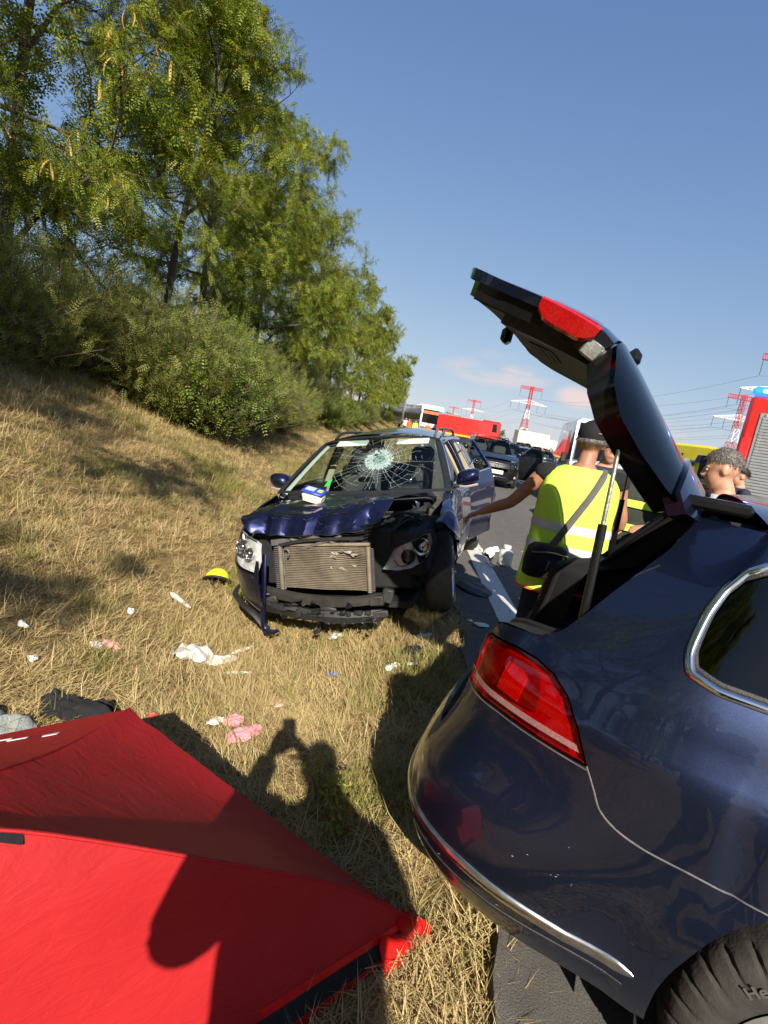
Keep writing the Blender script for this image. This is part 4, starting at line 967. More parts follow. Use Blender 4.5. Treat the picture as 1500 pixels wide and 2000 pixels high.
for sg in (1, -1):
    li = tg_panel('tail_light', [(sg*a, b_) for a, b_ in [(.25, .885), (.25, 1.0), (.40, 1.02), (.54, 1.03), (.632, 1.03), (.622, .895), (.45, .875)]], M_redlens, gate, off=.004, rim=.02, step=.03)
    # lamp flank on the gate's folded edge
    ze = np.linspace(.865, 1.045, 9); s_e = np.interp(ze, [.74, .90, 1.0, 1.085], [.608, .623, .643, .658])
    r0_ = SGT.P(sg*s_e, ze); nn = SGT.N(sg*s_e, ze); wd = .052*np.array([.55, .9, 1, 1, 1, 1, 1, .85, .45]); rows = [r0_+nn*.004, r0_-nn*.004+np.array([0, -sg*.014, 0]), r0_-nn*wd[:, None]+np.array([0, -sg*.012, 0]), r0_-nn*(wd+.008)[:, None]]
    bx = MB().grid(np.array([swing(r) for r in rows]), flip=sg > 0); bx.build('light_flank', M_redbright, li, smooth=30)
    for q, (z0, m_) in enumerate([(1.062, M_steel)]):
        pc = SGT.P(np.array([sg*.650]), np.array([z0]))[0]-SGT.N(np.array([sg*.650]), np.array([z0]))[0]*.055; bx = MB(); bx.box((0, 0, 0), (.05, .016, .055), rot=rotm('Y', .5), bev=.005); bx.v = [swing(bx.v[0]+pc+np.array([0, -sg*.004, 0]))]; bx.build('hinge_plate', m_, gate)
# lining: deep pocketed trim on the inner face
lin = sym([(.0, .605), (.36, .61), (.50, .63), (.545, .68), (.56, .80), (.575, .93), (.59, 1.05), (.57, 1.11), (.0, 1.12)])
lg = tg_panel('gate_lining', lin, M_lining, gate, off=-.085, rim=-.05, step=.04)
tg_panel('lining_pod', rounded(sym([(.0, .70), (.40, .715), (.47, .78), (.50, .95), (.45, 1.06), (.0, 1.07)]), .03, 3), M_lining, lg, off=-.115, rim=-.03, step=.04)
tg_panel('grab_recess', rounded([(-.16, .76), (.12, .76), (.12, .86), (-.16, .86)], .02, 3), M_dark, lg, off=-.1185, rim=-.02, step=.04)
for zz_ in (.80, .83): tg_panel('recess_rib', rounded([(-.16, zz_-.004), (.12, zz_-.004), (.12, zz_+.004), (-.16, zz_+.004)], .002, 2), M_lining, lg, off=-.1205, rim=-.006, step=.05)
tg_panel('cover_flap', rounded([(.28, .76), (.44, .77), (.47, .93), (.31, .93)], .02, 3), M_greypl, lg, off=-.1175, rim=-.006, step=.04)
cb = SGT.P(np.array([0.]), np.array([.60]))[0]; hb = MB(); hb.box(cb+np.array([.13, 0, .015]), (.06, .07, .035), bev=.012); hb.v = [swing(v) for v in hb.v]; hb.build('latch', M_blkgl, gate)
cb = SGT.P(np.array([0.]), np.array([1.10]))[0]; hb = MB(); hb.box(cb+np.array([-.028, 0, 0]), (.065, .075, .05), bev=.02); hb.v = [swing(v) for v in hb.v]; hb.build('wiper_hub', M_blkgl, gate)
# hinge arms and gas struts
for sg in (1, -1):
    a = swing(SGT.P(np.array([sg*.74]), np.array([1.17]))+np.array([[.05, sg*.02, 0]]))[0]; c = SN.P(np.array([sg*.90]), np.array([1.02]))[0]+np.array([.05, sg*.06, 0]); d = c+(a-c)*.52
    b = MB(); b.tube([c, d], .0125, 10, mi=0); b.tube([d, a-(a-c)*.06], .006, 8, mi=1); b.tube([a-(a-c)*.09, a], .014, 8, mi=2); b.build('gas_strut', [M_blkgl, M_steel, mat('strut_end', (.30, .27, .20), .6)], near)
    b = MB(); b.box((-1.80, sg*.50, 1.435), (.16, .05, .035), bev=.01); b.build('hinge', M_blkgl, near)
# ------------------------------------------------------------------ wrecked estate car
SWK = Shell(**WAGON, bumps=(arch_bump, tail_tuck))
wreck = thing('wrecked_car', 'crashed dark blue estate car with torn-off front and shattered windscreen on the verge', 'car', (.04, 5.742, -.14), (rad(12.2), rad(1.4), rad(-101.2))); wreck.scale = (1, 1, 1.05)
M_navy_w = M_navy2
build_wagon(wreck, SWK, M_navy_w, skip=('front_fender_left', 'rear_door_left', 'rear_window_left', 'front_window_left', 'liner_front_left'), crown=.07, arc=.06)
wagon_rear(wreck, SWK, M_navy_w, M_glass, light_detail=False, step=.06)
panel('tailgate', SWK, np.array(sym([(.0, .625), (.62, .625), (.62, .93), (.75, .99), (.0, .99)])), M_navy_w, wreck, step=.06)
panel('rear_window', SWK, np.array(sym([(.0, 1.0), (.76, 1.0), (.87, 1.06), (.85, 1.28), (.78, 1.38), (.0, 1.40)])), M_glass, wreck, off=-.004, rim=0, step=.06)
LW = SWK.L
def rotz_about(V, px, py, a):
    V = np.array(V, float); d = V[:, :2]-[px, py]; c, s = math.cos(a), math.sin(a); V[:, 0] = px+d[:, 0]*c-d[:, 1]*s; V[:, 1] = py+d[:, 0]*s+d[:, 1]*c; return V
# left rear door standing ajar
RD = [(-.306, .26), (-.306, 1.0), (-.318, 1.386), (-1.06, 1.374), (-1.20, 1.02)]+[(-1.14, .80)]+arch_pts(-AXLE, 62, 8, ARCH_R+.05, 8)+[(-1.0, .26)]
RW = rounded([(-.345, 1.003), (-.378, 1.368), (-1.02, 1.355), (-1.14, 1.03)], [.02, .02, .05, .03])
V, F = panel_vf(SWK, xs(SWK, RD, -1), [xs(SWK, RW, -1)], step=.05, gap=.003, rim=.03); dr = obj('rear_door', rotz_about(V, -.306, .905, rad(-17)), F, M_navy_w, wreck, smooth=50); dr['label'] = 'left rear door standing ajar with its window down'
V, F = panel_vf(SWK, xs(SWK, [(-.33, .30), (-.33, .985), (-1.15, 1.0), (-1.10, .80), (-.98, .62), (-.95, .30)], -1), step=.08, off=-.075, rim=-.03); obj('door_lining', rotz_about(V, -.306, .905, rad(-17)), F, M_beige, dr)
V, F = trim_vf(SWK, xs(SWK, [(-.40, .99), (-1.18, 1.015)], -1), .014, .01, False, 5); obj('window_trim', rotz_about(V, -.306, .905, rad(-17)), F, M_chrome, dr)
V, F = trim_vf(SWK, xs(SWK, [(-1.08, .80), (-.88, .795)], -1), .028, .032, False, 6, taper=.2); obj('door_handle', rotz_about(V, -.306, .905, rad(-17)), F, M_navy_w, dr)
for sg in (1, -1):
    V, F = trim_vf(SWK, xs(SWK, [(.92, .52), (-.29, .50)], sg), .03, .012, False, 5); obj('door_moulding', V, F, M_navy_w, wreck)
# windscreen with its web of cracks
WS = windscreen_pts(SWK, 41, 25, .035); WS = WS[1:-1]
wsn = MB().grid(WS, flip=True).build('windscreen', M_glass_wind, wreck, smooth=180)
def ws_pt(u, v, off=.004):
    """u across -1..1 (right to left), v up 0..1"""
    a = (u+1)/2*(WS.shape[1]-1); b = v*(WS.shape[0]-1); i = int(min(max(a, 0), WS.shape[1]-2)); j = int(min(max(b, 0), WS.shape[0]-2)); fa, fb = a-i, b-j
    p = WS[j, i]*(1-fa)*(1-fb)+WS[j, i+1]*fa*(1-fb)+WS[j+1, i]*(1-fa)*fb+WS[j+1, i+1]*fa*fb
    n = unit(np.cross(WS[j, i+1]-WS[j, i], WS[j+1, i]-WS[j, i])); n = n if n[0] > 0 else -n; return p+n*off, n
M_crack = mat('cracked_glass_edge', (.50, .58, .57), .35, var=.2, scale=60)
M_crush = mat('crushed_glass', (.36, .47, .44), .4, var=.45, scale=90, bmp=.8, bscale=140)
rc = np.random.default_rng(8); cku, ckv = .13, .56
def wsxy(x, y):  # metres from the hole's centre -> (u, v)
    return cku+x/.66, ckv+y/.60
ck = MB()
def crack(pts, w):
    P = []; N = []
    for x, y in pts:
        u, v = wsxy(x, y)
        if not (-.97 < u < .97 and .02 < v < .985): break
        p, n = ws_pt(u, v, .003); P.append(p); N.append(n)
    if len(P) < 2: return
    P = np.array(P); N = np.array(N); T = np.gradient(P, axis=0); B = np.cross(N, T); B /= np.linalg.norm(B, axis=1, keepdims=True)+1e-9
    ww = (w*(.5+rc.random(len(P))))[:, None]; ck.grid(np.stack([P-B*ww, P+B*ww], 0))
for k in range(46):
    a = k*2*math.pi/46+rc.normal(0, .06); r = .05; pts = []; R_ = .16+.46*rc.random()**1.3; 
    if abs(math.sin(a)) < .5: R_ *= 1.35
    while r < R_: pts.append((r*math.cos(a), r*math.sin(a)*.9)); r += .022; a += rc.normal(0, .014)
    crack(pts, .0010 if R_ < .3 else .0006)
for ring, r0_ in enumerate([.06, .075, .09, .105, .12, .135, .15, .17, .19, .22, .25, .29, .34, .40]):
    th = 0
    while th < 6.28:
        ln = .10+rc.random()*.5*(.15/r0_)**.3
        if rc.random() < (.85 if r0_ < .2 else .5): crack([(r0_*(1+rc.normal(0, .012))*math.cos(t), r0_*(1+rc.normal(0, .012))*math.sin(t)*.88) for t in np.linspace(th, th+ln, max(3, int(ln*8)))], .0010 if r0_ < .2 else .0006)
        th += ln+.02
ck.build('crack_lines', M_crack, wsn, smooth=None)['kind'] = 'stuff'
cz = MB()
for k in range(260):
    a = rc.random()*6.283; r = .125*rc.random()**.6; s_ = .010+.010*rc.random(); x, y = r*math.cos(a), r*math.sin(a)*.9; q = []
    for t in (0, 2.1, 4.2): u, v = wsxy(x+s_*math.cos(t+a), y+s_*math.sin(t+a)); q.append(ws_pt(u, v, .004+rc.normal(0, .003)-.03*max(0, 1-r/.08))[0])
    cz.add(q, [(0, 1, 2)])
cz.build('crushed_glass', M_crush, wsn, smooth=None)['kind'] = 'stuff'
# dark frit border and header
fr_ = windscreen_pts(SWK, 41, 25); ins = windscreen_pts(SWK, 41, 25, .05)
b = MB(); b.grid(np.stack([fr_[:, 0], ins[:, 0]], 0)); b.grid(np.stack([ins[:, -1], fr_[:, -1]], 0)); b.grid(np.stack([fr_[0], fr_[1]], 0)); b.grid(np.stack([fr_[-2], fr_[-1]], 0)); b.xf(lambda V: V+np.array([.004, 0, .002])); b.build('windscreen_surround', M_blkpl, wreck, smooth=180)
# tax disc strip, green
p, n = ws_pt(-.42, .16, -.012); up_ = unit(WS[10, 12]-WS[2, 12]); rt = unit(np.cross(up_, n)); b = MB(); b.prism([(-.022, -.06), (.022, -.06), (.022, .06), (-.022, .06)], .002, p, rt, up_); b.build('windscreen_tag', mat('neon_green_card', (.10, .72, .14), .6), wreck)
# crumpled bonnet
HC = np.array([
 [(1.03, -.75, .945), (1.13, -.38, .985), (1.17, 0, .995), (1.13, .40, .985), (1.04, .775, .958)],
 [(1.35, -.765, .93), (1.42, -.38, .985), (1.45, 0, .992), (1.42, .38, 1.0), (1.28, .715, .985)],
 [(1.62, -.765, .912), (1.62, -.42, .975), (1.62, -.02, .965), (1.60, .33, 1.0), (1.50, .62, 1.01)],
 [(1.88, -.745, .895), (1.77, -.46, .955), (1.80, -.07, .935), (1.76, .28, .985), (1.68, .53, 1.01)],
 [(1.965, -.70, .86), (1.90, -.46, .87), (1.925, -.08, .855), (1.89, .25, .90), (1.81, .48, .945)],
 [(1.99, -.60, .765), (1.985, -.44, .735), (2.005, -.10, .748), (1.975, .20, .785), (1.92, .43, .835)]])
HC[:3, :, 2] -= .035; HC[3, :, 2] -= .02
NJ, NI = 45, 38
A = np.stack([catmull(r, NJ) for r in HC]); HB = np.stack([catmull(A[:, j], NI) for j in range(NJ)], 1)
HB[1:-1, 1:-1] += np.random.default_rng(4).normal(0, .0016, HB[1:-1, 1:-1].shape)*sstep(1.55, 1.85, HB[1:-1, 1:-1, :1])
wgt = sstep(1.35, 1.85, HB[..., 0]); yy, xx = HB[..., 1], HB[..., 0]
rid = lambda a, sc, sd: 1-np.abs(2*hash_noise(a[0], a[1], sc, sd)-1)
cr1 = rid((yy*1.0+xx*.6, xx*1.6), 5.2, 21)-.6; cr2 = rid((yy, xx*.5+3), 8.0, 25)-.6
tri = np.interp(yy+.06*(xx-1.9)+.05*(hash_noise(yy*2, xx*3, 2., 51)-.5), [-.8, -.62, -.50, -.43, -.30, -.13, -.07, .06, .12, .25, .33, .46, .6], [-.1, .35, -.25, .45, .05, .25, -.45, .15, -.1, .40, -.3, .1, .2])
HB[..., 2] += wgt*(.030*cr1)+sstep(1.1, 1.5, xx)*.008*cr2; face = sstep(1.80, 1.92, HB[..., 0])
HB[..., 0] += face*(.075*tri+.015*cr2); HB[..., 2] += face*.05*(hash_noise(yy*1.0, xx*0, 4.2, 53)-.55)
bon = MB().grid(HB).build('bonnet', M_navy_w, wreck, smooth=24); bon['label'] = 'crumpled bonnet folded down at its front edge'
MB().grid(HB+np.array([-.004, 0, -.008]), flip=True).build('bonnet_underside', M_dark, bon, smooth=60)
M_scuff = mat('bare_scratch', (.55, .56, .60), .4, .5, var=.3, scale=40)
sc_ = MB()
for k in range(26):
    j = int(rc.integers(6, 37)); i = int(rc.integers(22, 36)); n_ = int(rc.integers(2, 4)); P_ = np.array([HB[min(i+int(t*rc.normal(.2, .5)), NI-1), min(j+t, NJ-1)] for t in range(n_)])+np.array([.003, 0, .0035]); T_ = np.gradient(P_, axis=0); W_ = np.cross(T_, [0, 0, 1.]); W_ /= np.linalg.norm(W_, axis=1, keepdims=True)+1e-9; sc_.grid(np.stack([P_-W_*.0018, P_+W_*.0018], 0))
sc_.build('scratches', M_scuff, bon, smooth=None)['kind'] = 'stuff'
# left front wing, torn and bent outwards
FC = np.array([
 [(.945, .895, .30), (.945, .905, .60), (.95, .893, .86), (.98, .865, .935), (1.02, .80, .95)],
 [(1.03, .905, .50), (1.06, .915, .68), (1.10, .905, .86), (1.12, .87, .92), (1.13, .81, .93)],
 [(1.20, .925, .665), (1.22, .93, .74), (1.25, .92, .85), (1.27, .885, .905), (1.27, .83, .912)],
 [(1.42, .955, .69), (1.43, .955, .75), (1.44, .94, .83), (1.45, .895, .875), (1.44, .84, .88)],
 [(1.58, .985, .675), (1.60, .98, .73), (1.60, .95, .80), (1.60, .90, .835), (1.58, .84, .845)],
 [(1.70, 1.0, .645), (1.735, .985, .69), (1.73, .94, .75), (1.72, .88, .79), (1.70, .82, .80)]])
A = np.stack([catmull(r, 19) for r in FC]); FB = np.stack([catmull(A[:, j], 34) for j in range(19)], 1); w_ = sstep(1.1, 1.6, FB[..., 0]); FB[..., 1] += w_*.02*(rid((FB[..., 0], FB[..., 2]), 6., 33)-.5); FB[..., 2] += w_*.018*(rid((FB[..., 0]*1.3, FB[..., 1]*3), 7., 35)-.5)
fw = MB().grid(FB, flip=True); fw.grid(FB-np.array([0, .012, .004])); fw.build('front_fender', M_navy_w, wreck, smooth=35)['label'] = 'torn left front wing bent outwards'
MB().tube(catmull(np.array([(1.72, .99, .66), (1.60, .96, .66), (1.45, .93, .70), (1.30, .90, .68), (1.1, .89, .56)]), 20), .012, 6).build('wing_edge', M_navy_w, wreck)
# right corner of the front bumper still hanging on, with its loose strip
panel('front_bumper', SWK, np.array([(LW-1.23, .20), (LW-1.16, .50), (LW-1.0, .62), (LW-.86, .545), (LW-.66, .515), (LW-.50, .50), (LW-.47, .60), (LW-.455, .60), (LW-.46, .40), (LW-.48, .25), (LW-.62, .16), (LW-1.0, .17)]), M_navy_w, wreck, step=.04, off=.006, deform=lambda P, N, Q: P+N*(.016*(rid((Q[:, 0], Q[:, 1]), 5., 41)-.5))[:, None])['label'] = 'right corner of the front bumper still hanging on'
st = catmull(np.array([(2.10, -.455, .62), (2.13, -.455, .50), (2.15, -.46, .36), (2.165, -.47, .24), (2.17, -.475, .14), (2.18, -.46, .075), (2.18, -.40, .06), (2.17, -.35, .07)]), 34)
MB().tube(st, np.r_[np.full(26, .022), np.linspace(.022, .012, 8)], 8, flat=.5).build('bumper_strip', M_navy_w, wreck)
MB().tube(catmull(np.array([(1.75, -.88, .30), (1.95, -.83, .27), (2.08, -.68, .22), (2.13, -.56, .17), (2.15, -.45, .06)]), 24), np.linspace(.02, .03, 24), 6, flat=.4).build('lower_lip', M_blkpl, wreck)
# right headlight in place
def headlamp(root, poly, S=None, label=None):
    hl = panel('headlight', SWK, np.array(poly), M_aludirty if False else mat('lamp_reflector', (.72, .71, .67), .30, .25, var=.25, scale=30), root, off=-.055, rim=-.05, step=.03)
    if label: hl['label'] = label
    panel('lamp_lens', SWK, np.array(poly), M_clear, hl, off=.006, rim=.0, step=.03); return hl
hl = headlamp(wreck, [(LW-1.0, .635), (LW-.97, .735), (LW-.85, .765), (LW-.62, .755), (LW-.50, .735), (LW-.475, .60), (LW-.51, .515), (LW-.66, .53), (LW-.86, .56)], label='scuffed right headlight still in place')
for (s_, z_, r_) in ((LW-.73, .668, .052), (LW-.59, .635, .042)):
    c_ = SWK.P(np.array([s_]), np.array([z_]))[0]; n_ = SWK.N(np.array([s_]), np.array([z_]))[0]; n_ = unit(n_*.4+np.array([1., 0, .05])); a1 = unit(np.cross([0, 0, 1.], n_)); a2 = np.cross(n_, a1)
    b = MB(); th = np.linspace(0, 2*math.pi, 25)[:-1]; rg_ = [c_+n_*d_+r_*k_*(np.cos(th)[:, None]*a1+np.sin(th)[:, None]*a2) for d_, k_ in ((-.045, .35), (-.04, .7), (-.012, .98), (-.010, 1.08), (-.035, 1.1))]; b.loft(rg_, caps=False); b.ball(c_-n_*.035, r_*.55, 12, 8); b.build('lamp_bowl', M_chrome, hl)
# left headlight knocked back, hanging in its black housing
hlp = [(.435, .49), (.475, .55), (.53, .635), (.585, .665), (.67, .695), (.745, .735), (.80, .74), (.81, .68), (.79, .60), (.745, .545), (.66, .505), (.55, .487)]
hx = lambda y, z: 1.965-.12*(y-.45)-.10*(z-.5)-.05*((y-.62)/.2)**2
class Plane:
    @staticmethod
    def P(u, v): return np.stack([hx(u, v), u, v], -1)
    @staticmethod
    def N(u, v): return np.broadcast_to(unit(np.array([1., .15, .10])), np.shape(u)+(3,))
V, F = panel_vf(Plane, np.array(hlp), step=.03, off=-.05, rim=-.045); h2 = obj('headlight', V, F, mat('lamp_reflector', (.62, .60, .55), .22, .8), wreck, smooth=50); h2['label'] = 'broken left headlight hanging out of its mount'
V, F = panel_vf(Plane, np.array(hlp), step=.03, rim=0); obj('lamp_lens', V, F, M_clear, h2, smooth=50)
V, F = panel_vf(Plane, offset_poly(np.array(hlp), -.03), step=.05, off=-.055, rim=.10); obj('lamp_housing', V, F, M_dark, h2, smooth=50)
for (y_, z_, r_) in ((.735, .655, .058), (.635, .585, .05)):
    c_ = np.array([hx(y_, z_), y_, z_]); n_ = unit(np.array([1., .1, .1])); a1 = unit(np.cross([0, 0, 1.], n_)); a2 = np.cross(n_, a1); th = np.linspace(0, 2*math.pi, 25)[:-1]
    b = MB(); b.loft([c_+n_*d_+r_*k_*(np.cos(th)[:, None]*a1+np.sin(th)[:, None]*a2) for d_, k_ in ((-.045, .3), (-.04, .7), (-.012, .98), (-.010, 1.08), (-.035, 1.1))], caps=False); b.ball(c_-n_*.035, r_*.5, 12, 8); b.build('lamp_bowl', M_chrome if r_ > .055 else M_blkgl, h2)
b = MB(); b.tube(catmull(np.array([(1.93, .53, .56), (1.98, .58, .53), (1.975, .66, .545), (1.98, .69, .60)]), 14), .004, 5); b.tube(catmull(np.array([(1.95, .60, .66), (1.985, .63, .60), (1.98, .67, .565), (1.98, .60, .52)]), 14), .003, 5); b.build('loose_wire', M_blkpl, h2)
# condenser in front of the radiator
def rad_x(y, z): return 1.95+.02*np.sin(y*3)-.07*np.exp(-((y-.17)/.13)**2-((z-.555)/.05)**2)+.03*np.exp(-((y-.02)/.1)**2-((z-.46)/.05)**2)+.012*np.sin(z*25+y*6)*np.exp(-((y-.1)/.25)**2)
b = MB(); ny = 40
for k in range(24):
    z = .336+k*.0134; y = np.linspace(-.37, .315, ny); zz_ = z+.006*np.sin(y*9+k*.3)*sstep(-.2, .2, y); x = rad_x(y, zz_); b.grid(np.stack([np.stack([x-.002, y, zz_-.0042], -1), np.stack([x+.009, y, zz_-.003], -1), np.stack([x+.009, y, zz_+.003], -1), np.stack([x-.002, y, zz_+.0042], -1)], 0), flip=True)
cd = b.build('condenser', M_aludirty, wreck, smooth=30); cd['label'] = 'dusty aluminium condenser with torn fins'; cd['kind'] = 'stuff'
gy_, gz_ = np.meshgrid(np.linspace(-.37, .315, 24), np.linspace(.33, .66, 14), indexing='ij'); MB().grid(np.stack([rad_x(gy_, gz_)-.006, gy_, gz_], -1), flip=False).build('fin_block', mat('dusty_fins', (.11, .085, .055), .8, .2, var=.4, scale=60, bmp=.6, bscale=240), cd)
for y0 in (-.395, .335):
    b = MB(); b.tube([(1.955, y0, .32), (1.955, y0, .66)], .020, 10); b.build('end_tank', M_aludirty, cd)
    b = MB()
    for k in range(22): b.box((1.957, y0*1.085, .335+k*.0148), (.03, .03, .006), bev=.002)
    b.build('tank_ribs', M_greypl, cd)['kind'] = 'stuff'
b = MB(); b.tube(catmull(np.array([(1.985, -.355, .33), (1.985, -.355, .60), (1.99, -.35, .635), (1.99, -.32, .64), (1.988, -.305, .61), (1.985, -.32, .575)]), 30), .008, 7); b.build('coolant_pipe', M_steel, cd)
b = MB(); b.box((1.93, -.03, .668), (.05, .76, .022), rot=rotm('X', .02), bev=.006); b.build('condenser_bracket', M_aludirty, cd)
b = MB()
for k in range(16):
    y_, z_ = .02+.24*rc.random(), .47+.16*rc.random(); c_ = np.array([float(rad_x(y_, z_))+.012, y_, z_]); P_ = np.array([c_+np.array([.02*rc.random(), rc.normal(0, .03), rc.normal(0, .012)]) for _ in range(4)]); b.add(P_, [(0, 1, 2), (0, 2, 3)])
b.build('torn_fins', mat('torn_metal', (.40, .36, .29), .5, .4, var=.5, scale=40), cd, smooth=None)['kind'] = 'stuff'
# engine bay behind, slam panel and torn bits
b = MB(); b.box((1.60, 0, .55), (.5, 1.30, .46), bev=.02); b.build('engine_bay', M_dark, wreck)
b = MB(); b.box((1.93, -.27, .70), (.03, .42, .05), rot=rotm('X', .12), bev=.004); b.box((1.95, -.05, .685), (.02, .36, .02), rot=rotm('X', .28)); b.build('slam_panel', M_steel, wreck)
b = MB(); b.tube(catmull(np.array([(1.96, -.40, .66), (1.97, -.2, .70), (1.96, .05, .715), (1.95, .30, .72)]), 16), .014, 7); b.build('grille_bar', M_blkpl, wreck)
b = MB()
for k in range(4): b.tube(catmull(np.array([(1.92, -.02, .735+k*.02), (1.95, .2, .725+k*.025), (1.92, .42, .76+k*.024)]), 10), .007, 5)
for k in range(9): b.box((1.935, .23+k*.02, .775), (.008, .006, .04), bev=.001)
b.build('broken_grille', M_blkgl, wreck)['kind'] = 'stuff'
for k in range(7):
    p0 = np.array([1.90+.04*rc.random(), -.30+.5*rc.random(), .69+.03*rc.random()]); b = MB(); b.box(p0, (.03+.03*rc.random(), .05+.06*rc.random(), .02+.03*rc.random()), rot=rotm('Z', rc.random())@rotm('X', rc.normal(0, .5)), bev=.005); b.build('broken_bracket', (M_greypl, M_dark, M_steel)[k % 3], wreck)
b = MB()
for k in range(5): b.tube(catmull(np.array([(1.75+.05*k, .42+.03*k, .86-.02*k), (1.80, .55+.02*k, .91-.015*k), (1.72, .70, .86-.02*k)])+rc.normal(0, .01, (3, 3)), 12), .010, 6)
b.build('engine_hoses', M_dark, wreck)
b = MB()
for k in range(10):
    c_ = np.array([1.55+.2*rc.random(), .50+.28*rc.random(), .86+.05*rc.random()]); P_ = np.array([c_+rc.normal(0, .045, 3)*np.array([1, 1, .6]) for _ in range(4)]); b.add(P_, [(0, 1, 2), (0, 2, 3)])
b.build('torn_insulation', mat('torn_foam', (.44, .37, .26), .9, var=.4), wreck, smooth=None)
b = MB(); b.box((1.62, .62, .60), (.5, .30, .36), bev=.04); b.build('wheel_house', M_dark, wreck)
# bumper beam and lower carrier
be = catmull(np.array([(2.03, -.55, .335), (2.085, -.30, .31), (2.10, 0, .285), (2.09, .25, .29), (2.04, .47, .315)]), 26); rings = []
for p in be: rings.append([p+np.array(d_) for d_ in ((.0, 0, -.035), (.03, 0, -.03), (.035, 0, .02), (.0, 0, .035), (-.03, 0, .03))])
MB().loft(rings).build('bumper_beam', mat('dusty_black', (.030, .026, .021), .7, var=.4, scale=12, bmp=.3), wreck, smooth=40)
be = catmull(np.array([(2.06, -.54, .235), (2.13, -.30, .215), (2.16, 0, .195), (2.13, .25, .185), (2.06, .46, .19)]), 26); rings = []
for k, p in enumerate(be): hgt = .045+.004*math.sin(k*.9); rings.append([p+np.array(d_) for d_ in ((.0, 0, -hgt), (.025, 0, -hgt*.8), (.035, 0, .01), (.02, 0, hgt), (-.03, 0, hgt*.8))])
MB().loft(rings).build('bumper_carrier', M_blkpl, wreck, smooth=30)
for k in range(22):
    u = rc.random(); p = be[int(u*25)]+np.array([.03, 0, rc.normal(.02, .035)]); b = MB(); b.box(p, (.02+.02*rc.random(), .03+.05*rc.random(), .012+.025*rc.random()), rot=rotm('X', rc.normal(0, .3))@rotm('Z', rc.normal(0, .3)), bev=.004); b.build('broken_clip', (M_blkpl, M_dark, M_dark, M_blkgl)[k % 4], wreck)
for k in range(26):
    p = be[int(rc.random()*25)]+np.array([.02+.05*rc.random(), rc.normal(0, .04), rc.normal(.01, .07)]); b = MB(); n_ = int(rc.integers(3, 6)); L_ = .025+.06*rc.random(); b.prism([(L_*math.cos(a)*(.4+.6*rc.random()), L_*.45*math.sin(a)*(.4+.6*rc.random())) for a in np.sort(rc.random(n_)*6.28)], .004, p, unit(np.array([rc.normal(0, .3), 1, rc.normal(0, .4)])), unit(np.array([rc.normal(0, .5), rc.normal(0, .4), 1]))); b.build('bumper_shard', (M_blkpl, M_navy_w, M_blkgl, M_dark, M_greypl)[k % 5], wreck, smooth=None)
for (c_, sz, rx) in (((2.08, .42, .30), (.05, .11, .07), .1), ((2.05, .50, .33), (.05, .08, .10), -.2), ((2.10, .40, .20), (.03, .22, .05), .15), ((2.12, .05, .235), (.02, .13, .035), -.15), ((2.09, -.44, .27), (.03, .12, .06), .2)):
    b = MB(); b.box(c_, sz, rot=rotm('X', rx), bev=.008); b.build('bumper_bracket', mat('bracket_black', (.035, .034, .032), .55, var=.4), wreck)
b = MB(); b.tube(catmull(np.array([(2.06, .46, .20), (2.12, .40, .16), (2.10, .42, .10)]), 10), .006, 5); b.build('loose_wire', M_blkpl, wreck)
# wheels
for x, y, fl, st_ in ((AXLE, .79, True, rad(4)), (AXLE, -.80, False, 0), (-AXLE, .80, True, 0), (-AXLE, -.80, False, 0)):
    wheel(wreck, (x, y, .335 if x > 0 else .275), steer=st_, flip=fl, key='std', spokes=5)
# roof rails with a gap below
for sg in (1, -1):
    x = np.linspace(-1.75, .02, 40); e = SWK.P(SWK.sx(x)*sg, roof_line(x)); u = np.clip(np.minimum((x+1.75)/.30, (.02-x)/.30), 0, 1); h_ = .055*np.sin(u*math.pi/2)
    P_ = np.stack([e[:, 0], e[:, 1]*.90, e[:, 2]+.022+h_*1.25], -1); b = MB(); b.tube(P_, .017, 8, flat=.8)
    for xk in (-.75,): k = np.argmin(abs(x-xk)); b.box((P_[k, 0], P_[k, 1], P_[k, 2]-.03), (.09, .026, .06), bev=.006)
    b.build('roof_rail', M_greypl if sg < 0 else M_blkpl, wreck)
# door mirrors
for sg in (1, -1):
    prof = [(0, .0), (.06, .030), (.105, .058), (.118, .070), (.118, .078)]; rings = []
    for xo, k in ((.085, .30), (.07, .66), (.04, .90), (.0, 1.0), (-.035, .98), (-.045, .90)):
        th = np.linspace(0, 2*math.pi, 25)[:-1]; ex = np.sign(np.cos(th))*np.abs(np.cos(th))**.75; ez = np.sign(np.sin(th))*np.abs(np.sin(th))**.75
        rings.append(np.stack([np.full(24, .66+xo), -sg*(.975+ex*.115*k+.012*ez), 1.045+ez*.078*k+.012*k*ex], -1))
    m_ = MB(); m_.loft(rings if sg > 0 else [r[::-1] for r in rings]); mo = m_.build('door_mirror', M_navy_w, wreck, smooth=60)
    b = MB(); b.tube(catmull(np.array([(.74, -sg*.84, .975), (.70, -sg*.90, .975), (.67, -sg*.95, .985)]), 8), [.03]*8, 8, flat=.6); b.build('mirror_arm', M_blkpl, mo)
    b = MB(); b.tube(catmull(np.array([(.72, -sg*.88, .972), (.735, -sg*.97, .970), (.70, -sg*1.07, .985)]), 10), .011, 6); b.build('indicator', M_clearlens, mo)
    b = MB(); b.prism([(-.085, -.055), (.085, -.055), (.095, .05), (-.08, .055)], .003, (.612, -sg*.975, 1.045), (0, 1, 0), (0, 0, 1)); b.build('mirror_glass', M_chrome, mo)
